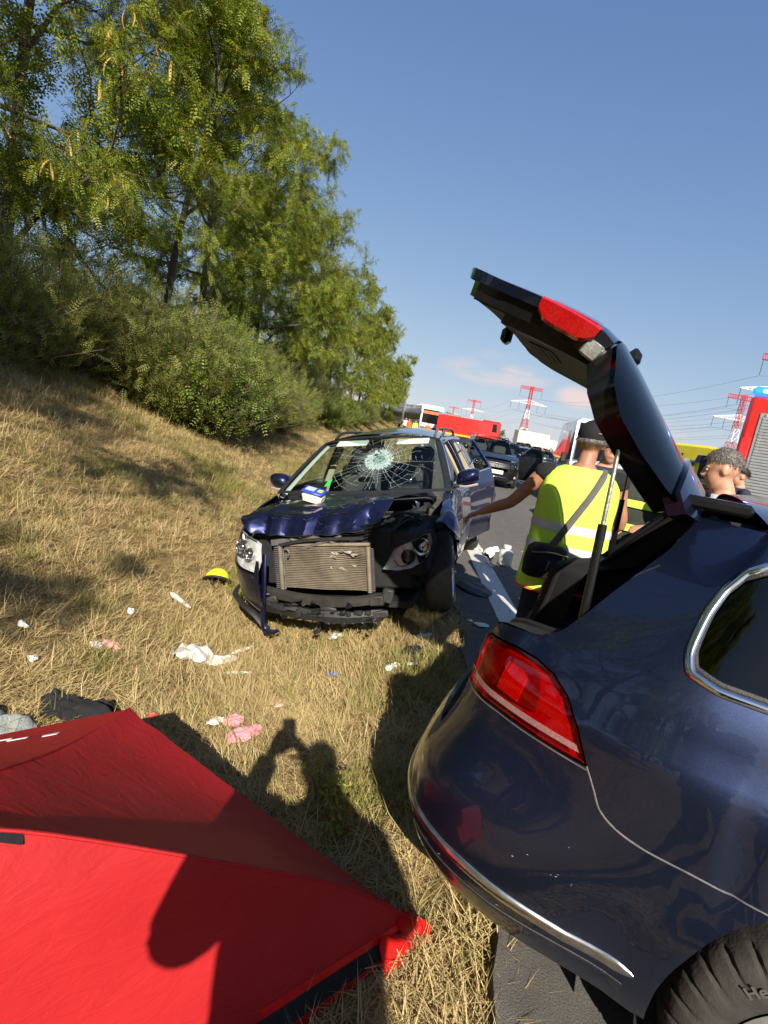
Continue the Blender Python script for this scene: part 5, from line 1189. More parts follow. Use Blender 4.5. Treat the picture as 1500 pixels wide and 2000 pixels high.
# cabin
b = MB(); b.box((.86, 0, .86), (.36, 1.36, .16), bev=.06); b.box((.72, .37, .96), (.16, .34, .08), bev=.03); b.build('dashboard', M_blkpl, wreck)
th = np.linspace(0, 2*math.pi, 33)[:-1]; ax_ = np.array([.9, 0, .42]); sc0 = np.array([.50, .37, 1.0]); a1 = np.array([0, 1., 0]); a2 = unit(np.cross(unit(ax_), a1))
b = MB(); b.tube(sc0+.185*(np.cos(th)[:, None]*a1+np.sin(th)[:, None]*a2), .014, 7, closed=True); b.ball(sc0+unit(ax_)*.02, (.05, .08, .06), 10, 8)
for t in (0, math.pi, -math.pi/2): b.tube([sc0, sc0+.18*(math.cos(t)*a1+math.sin(t)*a2)], .012, 6)
b.build('steering_wheel', M_blkgl, wreck)
for y in (-.37, .37):
    s_ = MB(); s_.box((.05, y, .50), (.52, .50, .18), bev=.07); s_.box((-.22, y, .85), (.15, .48, .66), rot=rotm('Y', -.24), bev=.07); s_.build('front_seat', M_seat, wreck)
    s_ = MB(); s_.box((-.33, y, 1.23), (.09, .27, .18), rot=rotm('Y', -.2), bev=.045); s_.build('headrest', M_beige if y < 0 else M_seat, wreck)
b = MB(); b.box((-1.15, 0, .80), (.16, 1.24, .62), rot=rotm('Y', -.2), bev=.06); b.box((-.9, 0, .50), (.5, 1.24, .16), bev=.05); b.build('rear_seat', M_seat, wreck)
b = MB(); xs_ = np.linspace(-1.8, .14, 14); rows = []
for x in xs_:
    e = SWK.P(SWK.sx(x), float(roof_line(x))); u = np.linspace(-1, 1, 11); rows.append(np.stack([np.full(11, x), u*(abs(e[1])-.03), e[2]-.012+.04*(1-u*u)], -1))
b.grid(np.array(rows)).build('headlining', M_trimgrey, wreck)
for sg in (1, -1):
    for (pts, w_) in (([(.96, .93), (.17, 1.385)], .055), ([(-.27, .55), (-.30, .95), (-.325, 1.37)], .07), ([(-1.2, .60), (-1.2, 1.0), (-1.08, 1.36)], .08)):
        p = xs(SWK, densify(np.array(pts), .08, False), sg); P_ = SWK.P(p[:, 0], p[:, 1]); N_ = SWK.N(p[:, 0], p[:, 1]); MB().tube(P_-N_*.045, w_*.62, 6, flat=.5).build('pillar_trim', M_trimgrey if pts[0][0] > .5 else M_beige, wreck)
    V, F = panel_vf(SWK, xs(SWK, [(.90, .30), (.93, .93), (.78, .975), (-.26, .99), (-.28, .30)], sg), step=.1, off=-.07, rim=0); obj('door_lining', V, F, M_beige if sg < 0 else M_seat, wreck)
b = MB(); b.box((0, 0, .22), (3.8, 1.3, .05)); b.box((-.1, 0, .33), (2.2, 1.3, .03)); b.build('underbody', M_dark, wreck)
for y in (-.33, .33):
    b = MB(); b.box((.30, y+.05, 1.385), (.13, .34, .018), rot=rotm('Y', .35), bev=.006); b.build('sun_visor', M_trimgrey, wreck)
b = MB(); b.box((.42, 0, 1.335), (.03, .20, .06), bev=.015); b.build('interior_mirror', M_blkgl, wreck)
# rear wheel-arch and tail closed off by wagon_rear; packet lying on the bonnet
def wreck_pt(p):
    return np.array(Matrix.Translation((.04, 5.742, -.14)) @ Matrix.Rotation(rad(-101.2), 4, 'Z') @ Matrix.Rotation(rad(1.4), 4, 'Y') @ Matrix.Rotation(rad(12.2), 4, 'X') @ Vector((p[0], p[1], p[2]*1.05)))
pk = thing('wipes_pack', 'white plastic tub with blue lid and yellow label standing on the crumpled bonnet', 'plastic tub', wreck_pt((1.60, -.24, .945)), (rad(12.4), rad(4), rad(-99.48+88)))
b = MB(); b.box((0, 0, .045), (.17, .12, .09), bev=.02, taper=(1.08, 1.08)); b.build('tub', mat('tub_white', (.78, .74, .62), .5, var=.1, scale=40), pk)
b = MB(); b.box((0, 0, .10), (.19, .135, .026), bev=.01); ld = b.build('lid', mat('lid_blue', (.03, .07, .50), .4, var=.2), pk)
b = MB(); b.box((-.03, 0, .1145), (.08, .08, .004), bev=.001); b.build('lid_print', mat('print_pale', (.45, .52, .72), .5), ld)
b = MB(); b.box((.055, .0, .1145), (.04, .05, .004), bev=.001); b.build('lid_sticker', mat('sticker_yellow', (.85, .72, .03), .5), ld)
# ------------------------------------------------------------------ people
def skin_mat(name, c):
    m, nt, b = nt_new(name); setp(b, Roughness=.5, Subsurface_Weight=.12, Subsurface_Scale=.01); b.inputs['Subsurface Radius'].default_value = (1., .35, .2)
    n = noise_node(nt, 18, 5); c = np.array(c); r = ramp(nt, n.outputs[0], [(.3, tuple(c*.85)), (.7, tuple(c*1.12))]); nt.links.new(r.outputs[0], b.inputs['Base Color']); return m
M_skin = skin_mat('skin', (.52, .27, .175)); M_skin_tan = skin_mat('tanned_skin', (.40, .185, .11))
M_hivis = mat('hivis_yellow', (.62, .97, .09), .75, var=.08, scale=14, bmp=.3, bscale=30); M_hiorange = mat('hivis_orange', (.85, .14, .02), .75, var=.1)
M_reflect = mat('reflective_tape', (.62, .63, .62), .45, .1, var=.1)
M_blackcloth = mat('black_cloth', (.008, .008, .009), .9, var=.3, bmp=.3, bscale=50); M_navycloth = mat('navy_cloth', (.022, .026, .045), .9, var=.3, bmp=.3, bscale=50); M_greycloth = mat('light_shirt', (.50, .53, .56), .9, var=.1, bmp=.3, bscale=40); M_greenish = mat('dark_olive_cloth', (.035, .042, .03), .9, var=.3)
M_hairdark = mat('dark_hair', (.016, .012, .010), .6, var=.5, scale=60, bmp=.8, bscale=150); M_hairgrey = mat('grey_hair', (.20, .18, .16), .6, var=.55, scale=70, bmp=.9, bscale=160)
def remesh(mb_, vox, name, m, parent, it=5):
    me = mesh_from('tmp', np.vstack(mb_.v), mb_.f, m, smooth=None); o = bpy.data.objects.new('tmp', me); COL.objects.link(o)
    r = o.modifiers.new('r', 'REMESH'); r.mode = 'VOXEL'; r.voxel_size = vox; r.use_smooth_shade = True
    s = o.modifiers.new('s', 'SMOOTH'); s.factor = .5; s.iterations = it
    dg = bpy.context.evaluated_depsgraph_get(); nm = bpy.data.meshes.new_from_object(o.evaluated_get(dg)); bpy.data.objects.remove(o); bpy.data.meshes.remove(me)
    nm.name = name; nm.materials.clear(); nm.materials.append(m)
    nm.polygons.foreach_set('use_smooth', np.ones(len(nm.polygons), bool)); return link(name, nm, parent)
def ell(c, rx, ry, n=20, tx=None, k=2.3):
    th = np.arange(n)*2*math.pi/n; ex = np.sign(np.cos(th))*np.abs(np.cos(th))**(2/k); ey = np.sign(np.sin(th))*np.abs(np.sin(th))**(2/k)
    ax, ay = (np.array([1., 0, 0]), np.array([0, 1., 0])) if tx is None else tx
    return np.array(c)+rx*ex[:, None]*ax+ry*ey[:, None]*ay
def limb(mb_, P, r, n=10, m=14): mb_.tube(catmull(np.array(P, float), m), np.interp(np.linspace(0, 1, m), np.linspace(0, 1, len(r)), r), n)
STAND = dict(hip=(0, 0, .95), chest=(0, 0, 1.28), neck=(0, .0, 1.47), head=(0, .02, 1.62), shR=(.19, 0, 1.40), elR=(.25, -.03, 1.11), wrR=(.25, .08, .86), shL=(-.19, 0, 1.40), elL=(-.25, -.03, 1.11), wrL=(-.25, .08, .86),
             hpR=(.095, 0, .92), knR=(.105, .02, .50), anR=(.11, -.02, .08), hpL=(-.095, 0, .92), knL=(-.105, .02, .50), anL=(-.11, -.02, .08))
def hand(mb_, w, d, side, curl=.35, spread=1., point=False):
    d = unit(d); up = np.array([0, 0, 1.]) if abs(d[2]) < .9 else np.array([0, 1., 0]); s = unit(np.cross(d, up))*side; n = np.cross(s, d)*side
    w = np.array(w, float); mb_.tube([w-d*.02, w+d*.03, w+d*.085], [.028, .036, .036], 10, flat=.5)
    for k, (o, L) in enumerate(((-.030, .070), (-.010, .080), (.010, .076), (.029, .060))):
        c_ = .05 if (point and k == 0) else curl; b0 = w+d*.085+s*o; d1 = unit(d-n*c_*.6+s*o*2.5*spread); p1 = b0+d1*L*.5; d2 = unit(d1-n*c_*1.6); mb_.tube([b0-d*.02, b0, p1, p1+d2*L*.5], [.0095, .0095, .0088, .0075], 7)
    b0 = w+d*.035-s*.034; d1 = unit(d*.6-s*.8-n*.2); p1 = b0+d1*.04; mb_.tube([b0+s*.02, b0, p1, p1+unit(d1+d*.6)*.032], [.014, .013, .011, .009], 7)
def make_person(name, label, loc, rot, pose=None, skin=None, shirt=None, sleeves=.5, trousers=None, head_yaw=0., head_pitch=0., hair=None, group=None, vox=.0105, long_sleeve=False, collar=None, fingers=True, pointL=False, hair_min=0., fat=1.):
    J = dict(STAND); J.update(pose or {}); J = {k: np.array(v, float) for k, v in J.items()}
    t = thing(name, label, 'person', loc, (0, 0, rot), group); skin = skin or M_skin
    b = MB()
    hp, ch, nk, hd = J['hip'], J['chest'], J['neck'], J['head']; Rz = rotm('Z', head_yaw)@rotm('X', head_pitch)
    tor = [(hp-[0, 0, .10], .155, .11), (hp, .165, .115), (hp*.6+ch*.4+[0, 0, -.0], .152, .105), (ch, .178, .12), (ch*.4+nk*.6, .17, .10), (nk-[0, 0, .03], .10, .075), (nk, .062, .062)]
    b.loft([ell(c, rx, ry) for c, rx, ry in tor])
    b.tube(catmull(np.array([nk-[0, 0, .05], nk, hd-[0, .015, .06]]), 8), [.065, .06, .058, .056, .055, .055, .055, .055], 14)
    H = lambda p: hd+Rz@np.array(p, float)
    hb = MB(); hb.ball((0, -.012, .03), (.076, .096, .096), 20, 14); hb.ball((0, .022, -.035), (.062, .072, .085), 18, 12); hb.ball((0, .038, -.085), (.040, .045, .038), 12, 8)
    hb.tube([(0, .085, .025), (0, .108, -.018), (0, .098, -.030)], [.009, .015, .010], 8)
    for s_ in (-1, 1): hb.ball((s_*.078, -.008, -.005), (.010, .022, .034), 10, 8); hb.ball((s_*.031, .082, .028), (.02, .012, .008), 8, 6)
    hb.ball((0, .088, -.062), (.024, .012, .008), 10, 6)
    for v in hb.v: v[:] = (Rz@v.T).T+hd
    b.v += hb.v; off = b.n; b.f += [tuple(i+off for i in f) for f in hb.f]; b.m += hb.m; b.n += hb.n
    for S_, sg in (('R', 1), ('L', -1)):
        sh, el, wr = J['sh'+S_], J['el'+S_], J['wr'+S_]; limb(b, [sh*.75+nk*.25-[0, 0, .05], sh, (sh+el)/2, el, (el*.6+wr*.4), wr], [.055, .056, .047, .040, .040, .027])
        hand(b, wr, wr-el, sg if True else sg, curl=.9 if (pointL and S_ == 'L') else .35, point=pointL and S_ == 'L')
        a, k, h_ = J['an'+S_], J['kn'+S_], J['hp'+S_]; limb(b, [h_+[0, 0, .02], h_*.5+k*.5, k, k*.55+a*.45, a], [.088, .078, .056, .055, .038])
    remesh(b, vox, 'body', skin, t, 3)
    for s_ in (-1, 1):
        e = MB(); e.ball(H((s_*.031, .083, .012)), (.011, .009, .009), 10, 8); e.build('eye', mat('eye', (.30, .28, .26), .2), t)
    if shirt:
        b = MB(); b.loft([ell(c, rx+.018, ry+.018) for c, rx, ry in tor[:-1]]+[ell(nk-[0, 0, .012], .075, .072)])
        for S_ in 'RL':
            sh, el, wr = J['sh'+S_], J['el'+S_], J['wr'+S_]
            if long_sleeve: limb(b, [sh*.75+nk*.25-[0, 0, .04], sh, (sh+el)/2, el, wr], np.array([.068, .070, .060, .053, .040])*fat)
            else: limb(b, [sh*.75+nk*.25-[0, 0, .04], sh, sh*(1-sleeves)+el*sleeves], [.068, .070, .062])
        remesh(b, .012, 'shirt', shirt, t, 3)
    if trousers:
        b = MB(); b.loft([ell(hp-[0, 0, .14], .165, .125), ell(hp-[0, 0, .05], .178, .13), ell(hp+[0, 0, .06], .172, .125)])
        for S_ in 'RL':
            a, k, h_ = J['an'+S_], J['kn'+S_], J['hp'+S_]; limb(b, [h_+[0, 0, .02], h_*.5+k*.5, k, k*.5+a*.5, a+[0, 0, .02]], [.105, .095, .078, .072, .066])
        remesh(b, .014, 'trousers', trousers, t, 3)
        for S_ in 'RL':
            a = J['an'+S_]; s_ = MB(); s_.loft([ell(a+[0, .0, -.075], .042, .05), ell(a+[0, 0, -.0], .045, .052)]); s_.loft([ell(a+[0, .065, -.078], .045, .12, k=3), ell(a+[0, .065, -.05], .046, .12, k=3), ell(a+[0, .05, -.02], .04, .085), ell(a+[0, .02, .0], .03, .04)]); s_.build('shoe', M_blackcloth, t, smooth=60)
    if hair:
        b = MB(); rg = np.random.default_rng(3); nu, nv = 34, 18; P_ = []
        for i in range(nv):
            a = hair_min+i/(nv-1)*(1.9-hair_min)
            for j in range(nu):
                th = 2*math.pi*j/nu; lim = 1.0+.75*(.5-.5*math.sin(th)); aa = min(a, lim); rr = 1.0+.04*rg.random(); P_.append(H((.083*rr*math.sin(aa)*math.cos(th), -.014+.104*rr*math.sin(aa)*math.sin(th), .028+.106*rr*math.cos(aa))))
        F_ = [(i*nu+j, i*nu+(j+1) % nu, (i+1)*nu+(j+1) % nu, (i+1)*nu+j) for i in range(nv-1) for j in range(nu)]; b.add(np.array(P_), F_)
        if vox < .02:
            for k in range(1700):
                th = rg.random()*6.283; lim = 1.06+.78*(.5-.5*math.sin(th)); a = max(lim*rg.random()**.55, hair_min); p = np.array([.085*math.sin(a)*math.cos(th), -.014+.106*math.sin(a)*math.sin(th), .028+.108*math.cos(a)]); n_ = unit(p/np.array([.085, .106, .108])**2*.01); d = np.array([rg.normal(0, .5), -.5+rg.normal(0, .4), -.75]); d = unit(d-n_*np.dot(d, n_))*.85+n_*(.18+.25*rg.random()); L_ = .022+.02*rg.random(); s_ = unit(np.cross(n_, d))*.0014; q0 = H(p-s_); q1 = H(p+s_); q2 = H(p+d*L_); b.add([q0, q1, q2], [(0, 1, 2)])
        b.build('hair', hair, t, smooth=180)
    return t, J, H, tor
def vest(t, J, tor, zlow=.80, mt=None, bands=((.90, .955), (1.04, 1.095))):
    nk = J['neck']; mt = mt or M_hivis
    def ring(z, g=0.):
        zs = [.58, .80, .95, 1.10, 1.28, 1.38, 1.43, 1.455]; rx = np.interp(z, zs, [.275, .258, .248, .240, .245, .228, .175, .12])+g; ry = np.interp(z, zs, [.180, .178, .170, .162, .165, .142, .112, .085])+g
        a40 = np.arange(40)*2*math.pi/40; rip = 1+.010*np.sin(a40*6+z*9)+.05*np.clip(1.15-z, 0, 1)*np.sin(a40*7+3*hash_noise(a40, 0*a40+z, 1.5, 3))+.03*(hash_noise(np.cos(a40)*2+5, np.sin(a40)*2+z*7, 1.6, 8)-.5); c = J['hip']*(1-np.clip((z-.9)/.4, 0, 1))+J['chest']*np.clip((z-.9)/.4, 0, 1); c = np.array([c[0], c[1], z]); e = ell(c, rx, ry, 40, k=2.6); return c+(e-c)*rip[:, None]
    b = MB(); b.loft([ring(z) for z in (zlow, zlow+.05, .74, .79, .84, .87, .90, .93, .96, .99, 1.02, 1.05, 1.08, 1.11, 1.15, 1.18, 1.22, 1.26, 1.30, 1.33, 1.36, 1.40, 1.43, 1.455)], caps=False); v = b.build('safety_vest', mt, t, smooth=180)
    for z0, z1 in bands: MB().loft([ring(z0, .003), ring((z0+z1)/2, .005), ring(z1, .003)], caps=False).build('reflective_band', M_reflect, v, smooth=180)
    return v, ring
# 1: man in a hi-vis vest, seen from behind, pointing at the wreck
t, J, H, tor = make_person('person', 'person in yellow safety vest and black cap pointing an arm at the wrecked car', (1.13, 3.33, -.02), rad(-4),
    dict(shL=(-.225, .02, 1.385), elL=(-.39, .08, 1.15), wrL=(-.57, .16, 1.03), shR=(.225, 0, 1.40), elR=(.32, .06, 1.13), wrR=(.20, .24, 1.02), head=(.01, .03, 1.615), anL=(-.15, 0, .08), knL=(-.13, .03, .5)), M_skin_tan, M_blackcloth, .14, M_navycloth, head_yaw=rad(-12), hair=M_hairgrey, pointL=True, hair_min=1.62)
v, ring = vest(t, J, tor, .64)
MB().tube(ring(.642, .003), .007, 5, closed=True).build('hem_trim', M_hiorange, v)
b = MB(); P_ = []
nu, nv = 32, 12
for i in range(nv):
    a = i/(nv-1)
    for j in range(nu): th = 2*math.pi*j/nu; a = i/(nv-1)*(1.42+.42*(.5-.5*math.sin(th))); P_.append(H((.092*math.sin(a)*math.cos(th), -.012+.114*math.sin(a)*math.sin(th), .045+.100*math.cos(a))))
b.add(np.array(P_), [(i*nu+j, i*nu+(j+1) % nu, (i+1)*nu+(j+1) % nu, (i+1)*nu+j) for i in range(nv-1) for j in range(nu)]); cp = b.build('cap', M_blackcloth, t, smooth=180)
b = MB(); rows = []
for r_ in (0, .5, 1): rows.append([H((.088*math.cos(th)*(1-.1*r_), -.01+(.112+.075*r_)*math.sin(th), .058-.02*r_)) for th in np.linspace(.5, math.pi-.5, 12)])
b.grid(np.array(rows)); b.build('cap_peak', M_blackcloth, cp, smooth=180)
b = MB(); b.tube([H((.092*math.cos(th), -.012-.113*math.sin(th), .058)) for th in np.linspace(.75, 1.35, 7)], .009, 6, flat=.4); b.build('cap_strap', mat('strap_grey', (.35, .34, .32), .6), cp)
Pst = []
for u in np.linspace(0, 1, 16):
    z = 1.462-.56*u; x = .11-.26*u; rx = np.interp(z, [.8, 1.0, 1.28, 1.38, 1.43, 1.46], [.258, .245, .245, .228, .175, .115]); ry = np.interp(z, [.8, 1.0, 1.28, 1.38, 1.43, 1.46], [.178, .17, .165, .142, .112, .08]); Pst.append((x, -ry*(1-(abs(x)/rx)**2.6)**(1/2.6)-.012, z))
MB().tube(np.array(Pst), .021, 6, flat=.22).build('shoulder_strap', mat('strap_webbing', (.10, .095, .085), .8), t)
bg_ = thing('shoulder_bag', 'black zipped shoulder bag hanging at the hip of the person in the cap', 'bag', (0.95, 3.10, .84), (0, 0, rad(6)))
b = MB(); b.loft([ell((0, 0, z), rx, ry, 24, k=3.2) for z, rx, ry in ((-.10, .105, .05), (-.09, .125, .065), (0, .13, .07), (.08, .118, .06), (.105, .09, .045))]); b.build('pouch', M_blackcloth, bg_, smooth=60)
b = MB(); b.tube(catmull(np.array([(-.115, -.05, .055), (0, -.072, .07), (.115, -.05, .055)]), 12), .005, 5); b.build('zip', M_steel, bg_); b = MB(); b.box((.075, -.075, .03), (.008, .008, .05), bev=.002); b.build('zip_pull', M_steel, bg_); b = MB(); b.box((-.01, -.072, -.01), (.008, .006, .06), rot=rotm('Y', .2), bev=.002); b.build('badge', M_steel, bg_)
# 2: dark-haired person with glasses facing the first
t, J, H, tor = make_person('person', 'dark-haired person with glasses in dark clothes facing the one in the cap', (1.52, 4.02, 0), rad(170), dict(head=(0, .02, 1.60)), M_skin, M_navycloth, .5, M_navycloth, hair=M_hairdark, long_sleeve=True)
g = MB()
for s_ in (-1, 1): th = np.linspace(0, 2*math.pi, 17)[:-1]; g.tube(np.array([H((s_*.032+.022*math.cos(a), .103, .012+.016*math.sin(a))) for a in th]), .002, 5, closed=True); g.tube([H((s_*.054, .10, .016)), H((s_*.078, .0, .012))], .0018, 5)
g.tube([H((-.010, .104, .016)), H((.010, .104, .016))], .002, 5); g.build('glasses', M_blkgl, t)
# 3: grey-haired person beyond the estate car's roof
t, J, H, tor = make_person('person', 'grey-haired person in light shirt bending behind the estate car with raised tailgate', (2.0, 3.25, 0), rad(66), dict(head=(0, .07, 1.565), neck=(0, .02, 1.43), chest=(0, .0, 1.24), shR=(.19, .02, 1.36), shL=(-.19, .02, 1.36), elR=(.24, .12, 1.10), elL=(-.24, .12, 1.10), wrR=(.2, .34, 1.06), wrL=(-.2, .34, 1.06)), M_skin, M_greycloth, .5, M_navycloth, head_pitch=rad(-14), hair=M_hairgrey)
# 4: person in navy jacket further right
t, J, H, tor = make_person('person', 'person in dark navy jacket beside the silver car and fire engine', (4.42, 7.0, 0), rad(80), dict(head=(0, .04, 1.60), wrR=(.2, .42, 1.25), elR=(.26, .12, 1.12)), M_skin, M_navycloth, .5, M_navycloth, hair=M_hairdark, long_sleeve=True)
# 5: uniformed person behind the raised tailgate
t, J, H, tor = make_person('person', 'person in dark uniform with yellow reflective stripes behind the open boot', (1.80, 3.95, 0), rad(150), dict(head=(0, .03, 1.60), elR=(.27, .1, 1.14), wrR=(.12, .33, 1.08), elL=(-.27, .1, 1.14), wrL=(-.12, .33, 1.10)), M_skin, M_greenish, .5, M_greenish, hair=M_hairdark, long_sleeve=True)
for z0 in (1.02, 1.20): MB().loft([ell((0, 0, z), .20, .143, 30) for z in (z0, z0+.03, z0+.055)], caps=False).build('reflective_band', M_hivis, t, smooth=180)
# far-off people by the bus
far_proto = None
for k, (x, y, r, col, lab) in enumerate([(-.35, 54, 2.6, M_hiorange, 'distant person in orange jacket standing in front of the bus'), (.30, 53, 3.4, M_hivis, 'distant person in yellow vest standing in front of the bus'), (1.55, 52, 3.0, M_hiorange, 'distant person in orange vest near the red fire truck'), (-.75, 56, 3.0, M_greycloth, 'distant person in pale top beside the bus')]):
    t, J, H, tor = make_person('person', lab, (x, y, float(rise(y))), r, None, M_skin, col, .5, M_navycloth, hair=M_hairdark, vox=.03, long_sleeve=True, group='people standing by the bus')
# the person taking the picture, arms raised
t, J, H, tor = make_person('person', 'person holding a phone up with both hands beside the red tent', (.20, -.44, float(gz(.2, -.44, False))), 0,
    dict(hip=(0, -.02, .97), chest=(0, 0, 1.30), neck=(0, .02, 1.50), head=(.0, .06, 1.625), shR=(.21, .0, 1.42), elR=(.24, .20, 1.20), wrR=(-.09, .36, 1.46), shL=(-.21, .0, 1.42), elL=(-.36, .18, 1.19), wrL=(-.29, .36, 1.44)), M_skin, M_navycloth, .6, M_navycloth, hair=M_hairdark, long_sleeve=True, fat=1.4)
vest(t, J, tor, .74, M_navycloth, ())
ph = thing('phone', 'black phone held up in both hands of the person by the tent', 'phone', (0, 0, 0), (0, 0, 0))
RC = np.stack([CR, CU, -CF], 1); b = MB(); b.box((-.03, -.055, .030), (.078, .165, .009), bev=.004); b.v = [v@RC.T+np.array([0, 0, CAM_H]) for v in b.v]; b.build('case', M_blkgl, ph)
b = MB(); b.lathe([(.0, 0), (.006, 0), (.007, .003)], 14, ax='z'); b.v = [(v+np.array([-.0, 0, .0215]))@RC.T+np.array([0, 0, CAM_H]) for v in b.v]; b.build('lens_ring', M_chrome, ph)
# ------------------------------------------------------------------ red tent
T_ = np.array([-.86, .74, .63])
poleA = catmull(np.array([T_, (-.885, 1.05, .50), (-.91, 1.36, .345), (-.945, 1.68, .215), (-.97, 1.95, .13)]), 30)
poleB = catmull(np.array([T_, (-.66, .885, .555), (-.30, 1.08, .375), (.02, 1.29, .16), (.20, 1.375, .03), (.33, 1.42, -.075)]), 30)
poleC = catmull(np.array([T_, (-.95, .55, .52), (-1.03, .36, .22), (-1.10, .20, -.24)]), 30)
poleD = catmull(np.array([T_, (-1.20, .92, .50), (-1.52, 1.16, .30), (-1.86, 1.42, .02)]), 30)
def tent_mat():
    m, nt, b = nt_new('red_tent_cloth'); setp(b, Roughness=.6, Specular_IOR_Level=.25)
    n = noise_node(nt, 3, 4); w = noise_node(nt, 420, 2, .5); r = ramp(nt, n.outputs[0], [(.3, (.40, .013, .016)), (.7, (.48, .019, .021))]); nt.links.new(r.outputs[0], b.inputs['Base Color'])
    n2 = noise_node(nt, 9, 5, .6, dist=1.2, stretch=(1, 1, 2.5)); mx = nt.nodes.new('ShaderNodeMath'); mx.operation = 'MULTIPLY_ADD'; mx.inputs[1].default_value = .06; nt.links.new(w.outputs[0], mx.inputs[0]); nt.links.new(n2.outputs[0], mx.inputs[2]); bump(nt, b, mx.outputs[0], .32, .014)
    tr = nt.nodes.new('ShaderNodeBsdfTranslucent'); tr.inputs[0].default_value = (.6, .02, .015, 1); ms = nt.nodes.new('ShaderNodeMixShader'); ms.inputs[0].default_value = .12; o = nt.nodes['Material Output']; nt.links.new(b.outputs[0], ms.inputs[1]); nt.links.new(tr.outputs[0], ms.inputs[2]); nt.links.new(ms.outputs[0], o.inputs[0]); return m
M_tent = tent_mat(); M_tentcap = mat('red_coated_cloth', (.62, .014, .014), .22, var=.1, bmp=.5, bscale=14)
tent = thing('tent', 'red fabric pop-up tent pitched low on the grass', 'tent')
def tent_panel(a, b_, sag, n=40, wr=0., seed=1):
    u = np.linspace(0, 1, 30); v = np.linspace(0, 1, n); P_ = (1-v)[None, :, None]*a[:, None]+v[None, :, None]*b_[:, None]
    c = np.cross(a[-1]-T_, b_[-1]-T_); nn = unit(c); nn = nn if nn[2] > 0 else -nn
    P_ = P_-nn*(sag*np.sin(math.pi*v)[None, :, None]*(u**1.2*(1-.85*u**5))[:, None, None])
    if wr:
        ph_ = v[None, :]*n*.55; P_ = P_+nn*(wr*np.sin(ph_*2.1+u[:, None]*1.5)*np.exp(-((v[None, :]-.02)/.16)**2)*np.exp(-((u[:, None]-.85)/.22)**2))[..., None]
    P_ = P_+nn*(.004*(hash_noise(P_[..., 0]*3, P_[..., 1]*3+P_[..., 2]*2, 2.2, seed)-.5)*np.sin(math.pi*u)[:, None])[..., None]
    return P_
PAB = tent_panel(poleA, poleB, .035, wr=.008); PBC = tent_panel(poleB, poleC, .03, seed=4); PAD = tent_panel(poleA, poleD, .03, seed=7); PCD = tent_panel(poleC, poleD, .03, seed=9)
for P_, nm, fl in ((PAB, 'side_panel', True), (PBC, 'front_panel', True), (PAD, 'rear_panel', False), (PCD, 'end_panel', True)): MB().grid(P_, flip=fl).build(nm, M_tent, tent, smooth=180)
for e in (PAB, PAD, PBC, PCD):
    base = e[-1]; low = base.copy(); low[:, 2] = np.minimum(gz(base[:, 0], base[:, 1], False)-.02, base[:, 2]-.01); MB().grid(np.stack([base, low], 0)).build('skirt', M_tent, tent, smooth=180)
for p in (poleA, poleB, poleC, poleD): MB().tube(p+np.array([0, 0, .002]), .0045, 6).build('seam', M_tent, tent)
# stitched ridge piping doubled on the long seam
cap = MB(); k0 = 26
for Pn, fl in ((PAB[k0:, 35:], True), (PBC[k0:, :12], True)): cap.grid(Pn+np.array([0, 0, .004]), flip=fl)
cap.build('corner_patch', M_tentcap, tent, smooth=180)
tip = MB(); tip.loft([[(.24, 1.41, -.005), (.23, 1.365, -.005), (.27, 1.34, -.07), (.27, 1.44, -.07)], [(.35, 1.435, -.06), (.345, 1.41, -.055), (.35, 1.40, -.10), (.355, 1.44, -.105)]]); tip.loft([[(.20, 1.40, -.02), (.18, 1.30, -.03), (.22, 1.27, -.12), (.23, 1.42, -.12)], [(.36, 1.42, -.09), (.35, 1.40, -.09), (.35, 1.39, -.13), (.36, 1.43, -.13)]]); tip.build('corner_pocket', M_tentcap, tent, smooth=60)
ed = PBC[-1, :26]; MB().grid(np.stack([ed+np.array([-.0, .0, .006]), PBC[-3, :26]+np.array([0, 0, .006])], 0)).build('black_binding', M_blackcloth, tent, smooth=180)
s0 = PAB[5, 0]; b = MB(); b.prism([(-.05, -.014), (.06, -.014), (.06, .014), (-.05, .014)], .003, PBC[6, 1]+np.array([-.03, -.02, .012]), unit(poleB[12]-poleB[4]), unit(np.cross([0, 0, 1.], poleB[12]-poleB[4])+np.array([0, 0, .3]))); b.build('black_tab', M_blackcloth, tent)
# white print on the rear panel
for (i, j, w, h_) in ((23, 8, .055, .03), (24, 13, .07, .022), (25, 15, .05, .02)):
    c = PAD[i, j]; X_ = unit(PAD[i, j+3]-PAD[i, j]); Y_ = unit(PAD[i-2, j]-PAD[i, j]); N_ = np.cross(X_, Y_); 
    if N_[2] < 0: X_ = -X_
    N_ = np.cross(X_, Y_); b = MB(); b.prism(rounded([(-w/2, -h_/2), (w/2, -h_/2), (w/2*.8, h_/2), (-w/2*.9, h_/2)], .006, 3), .002, c+N_*.003, X_, Y_); b.build('white_print', M_plate, tent)
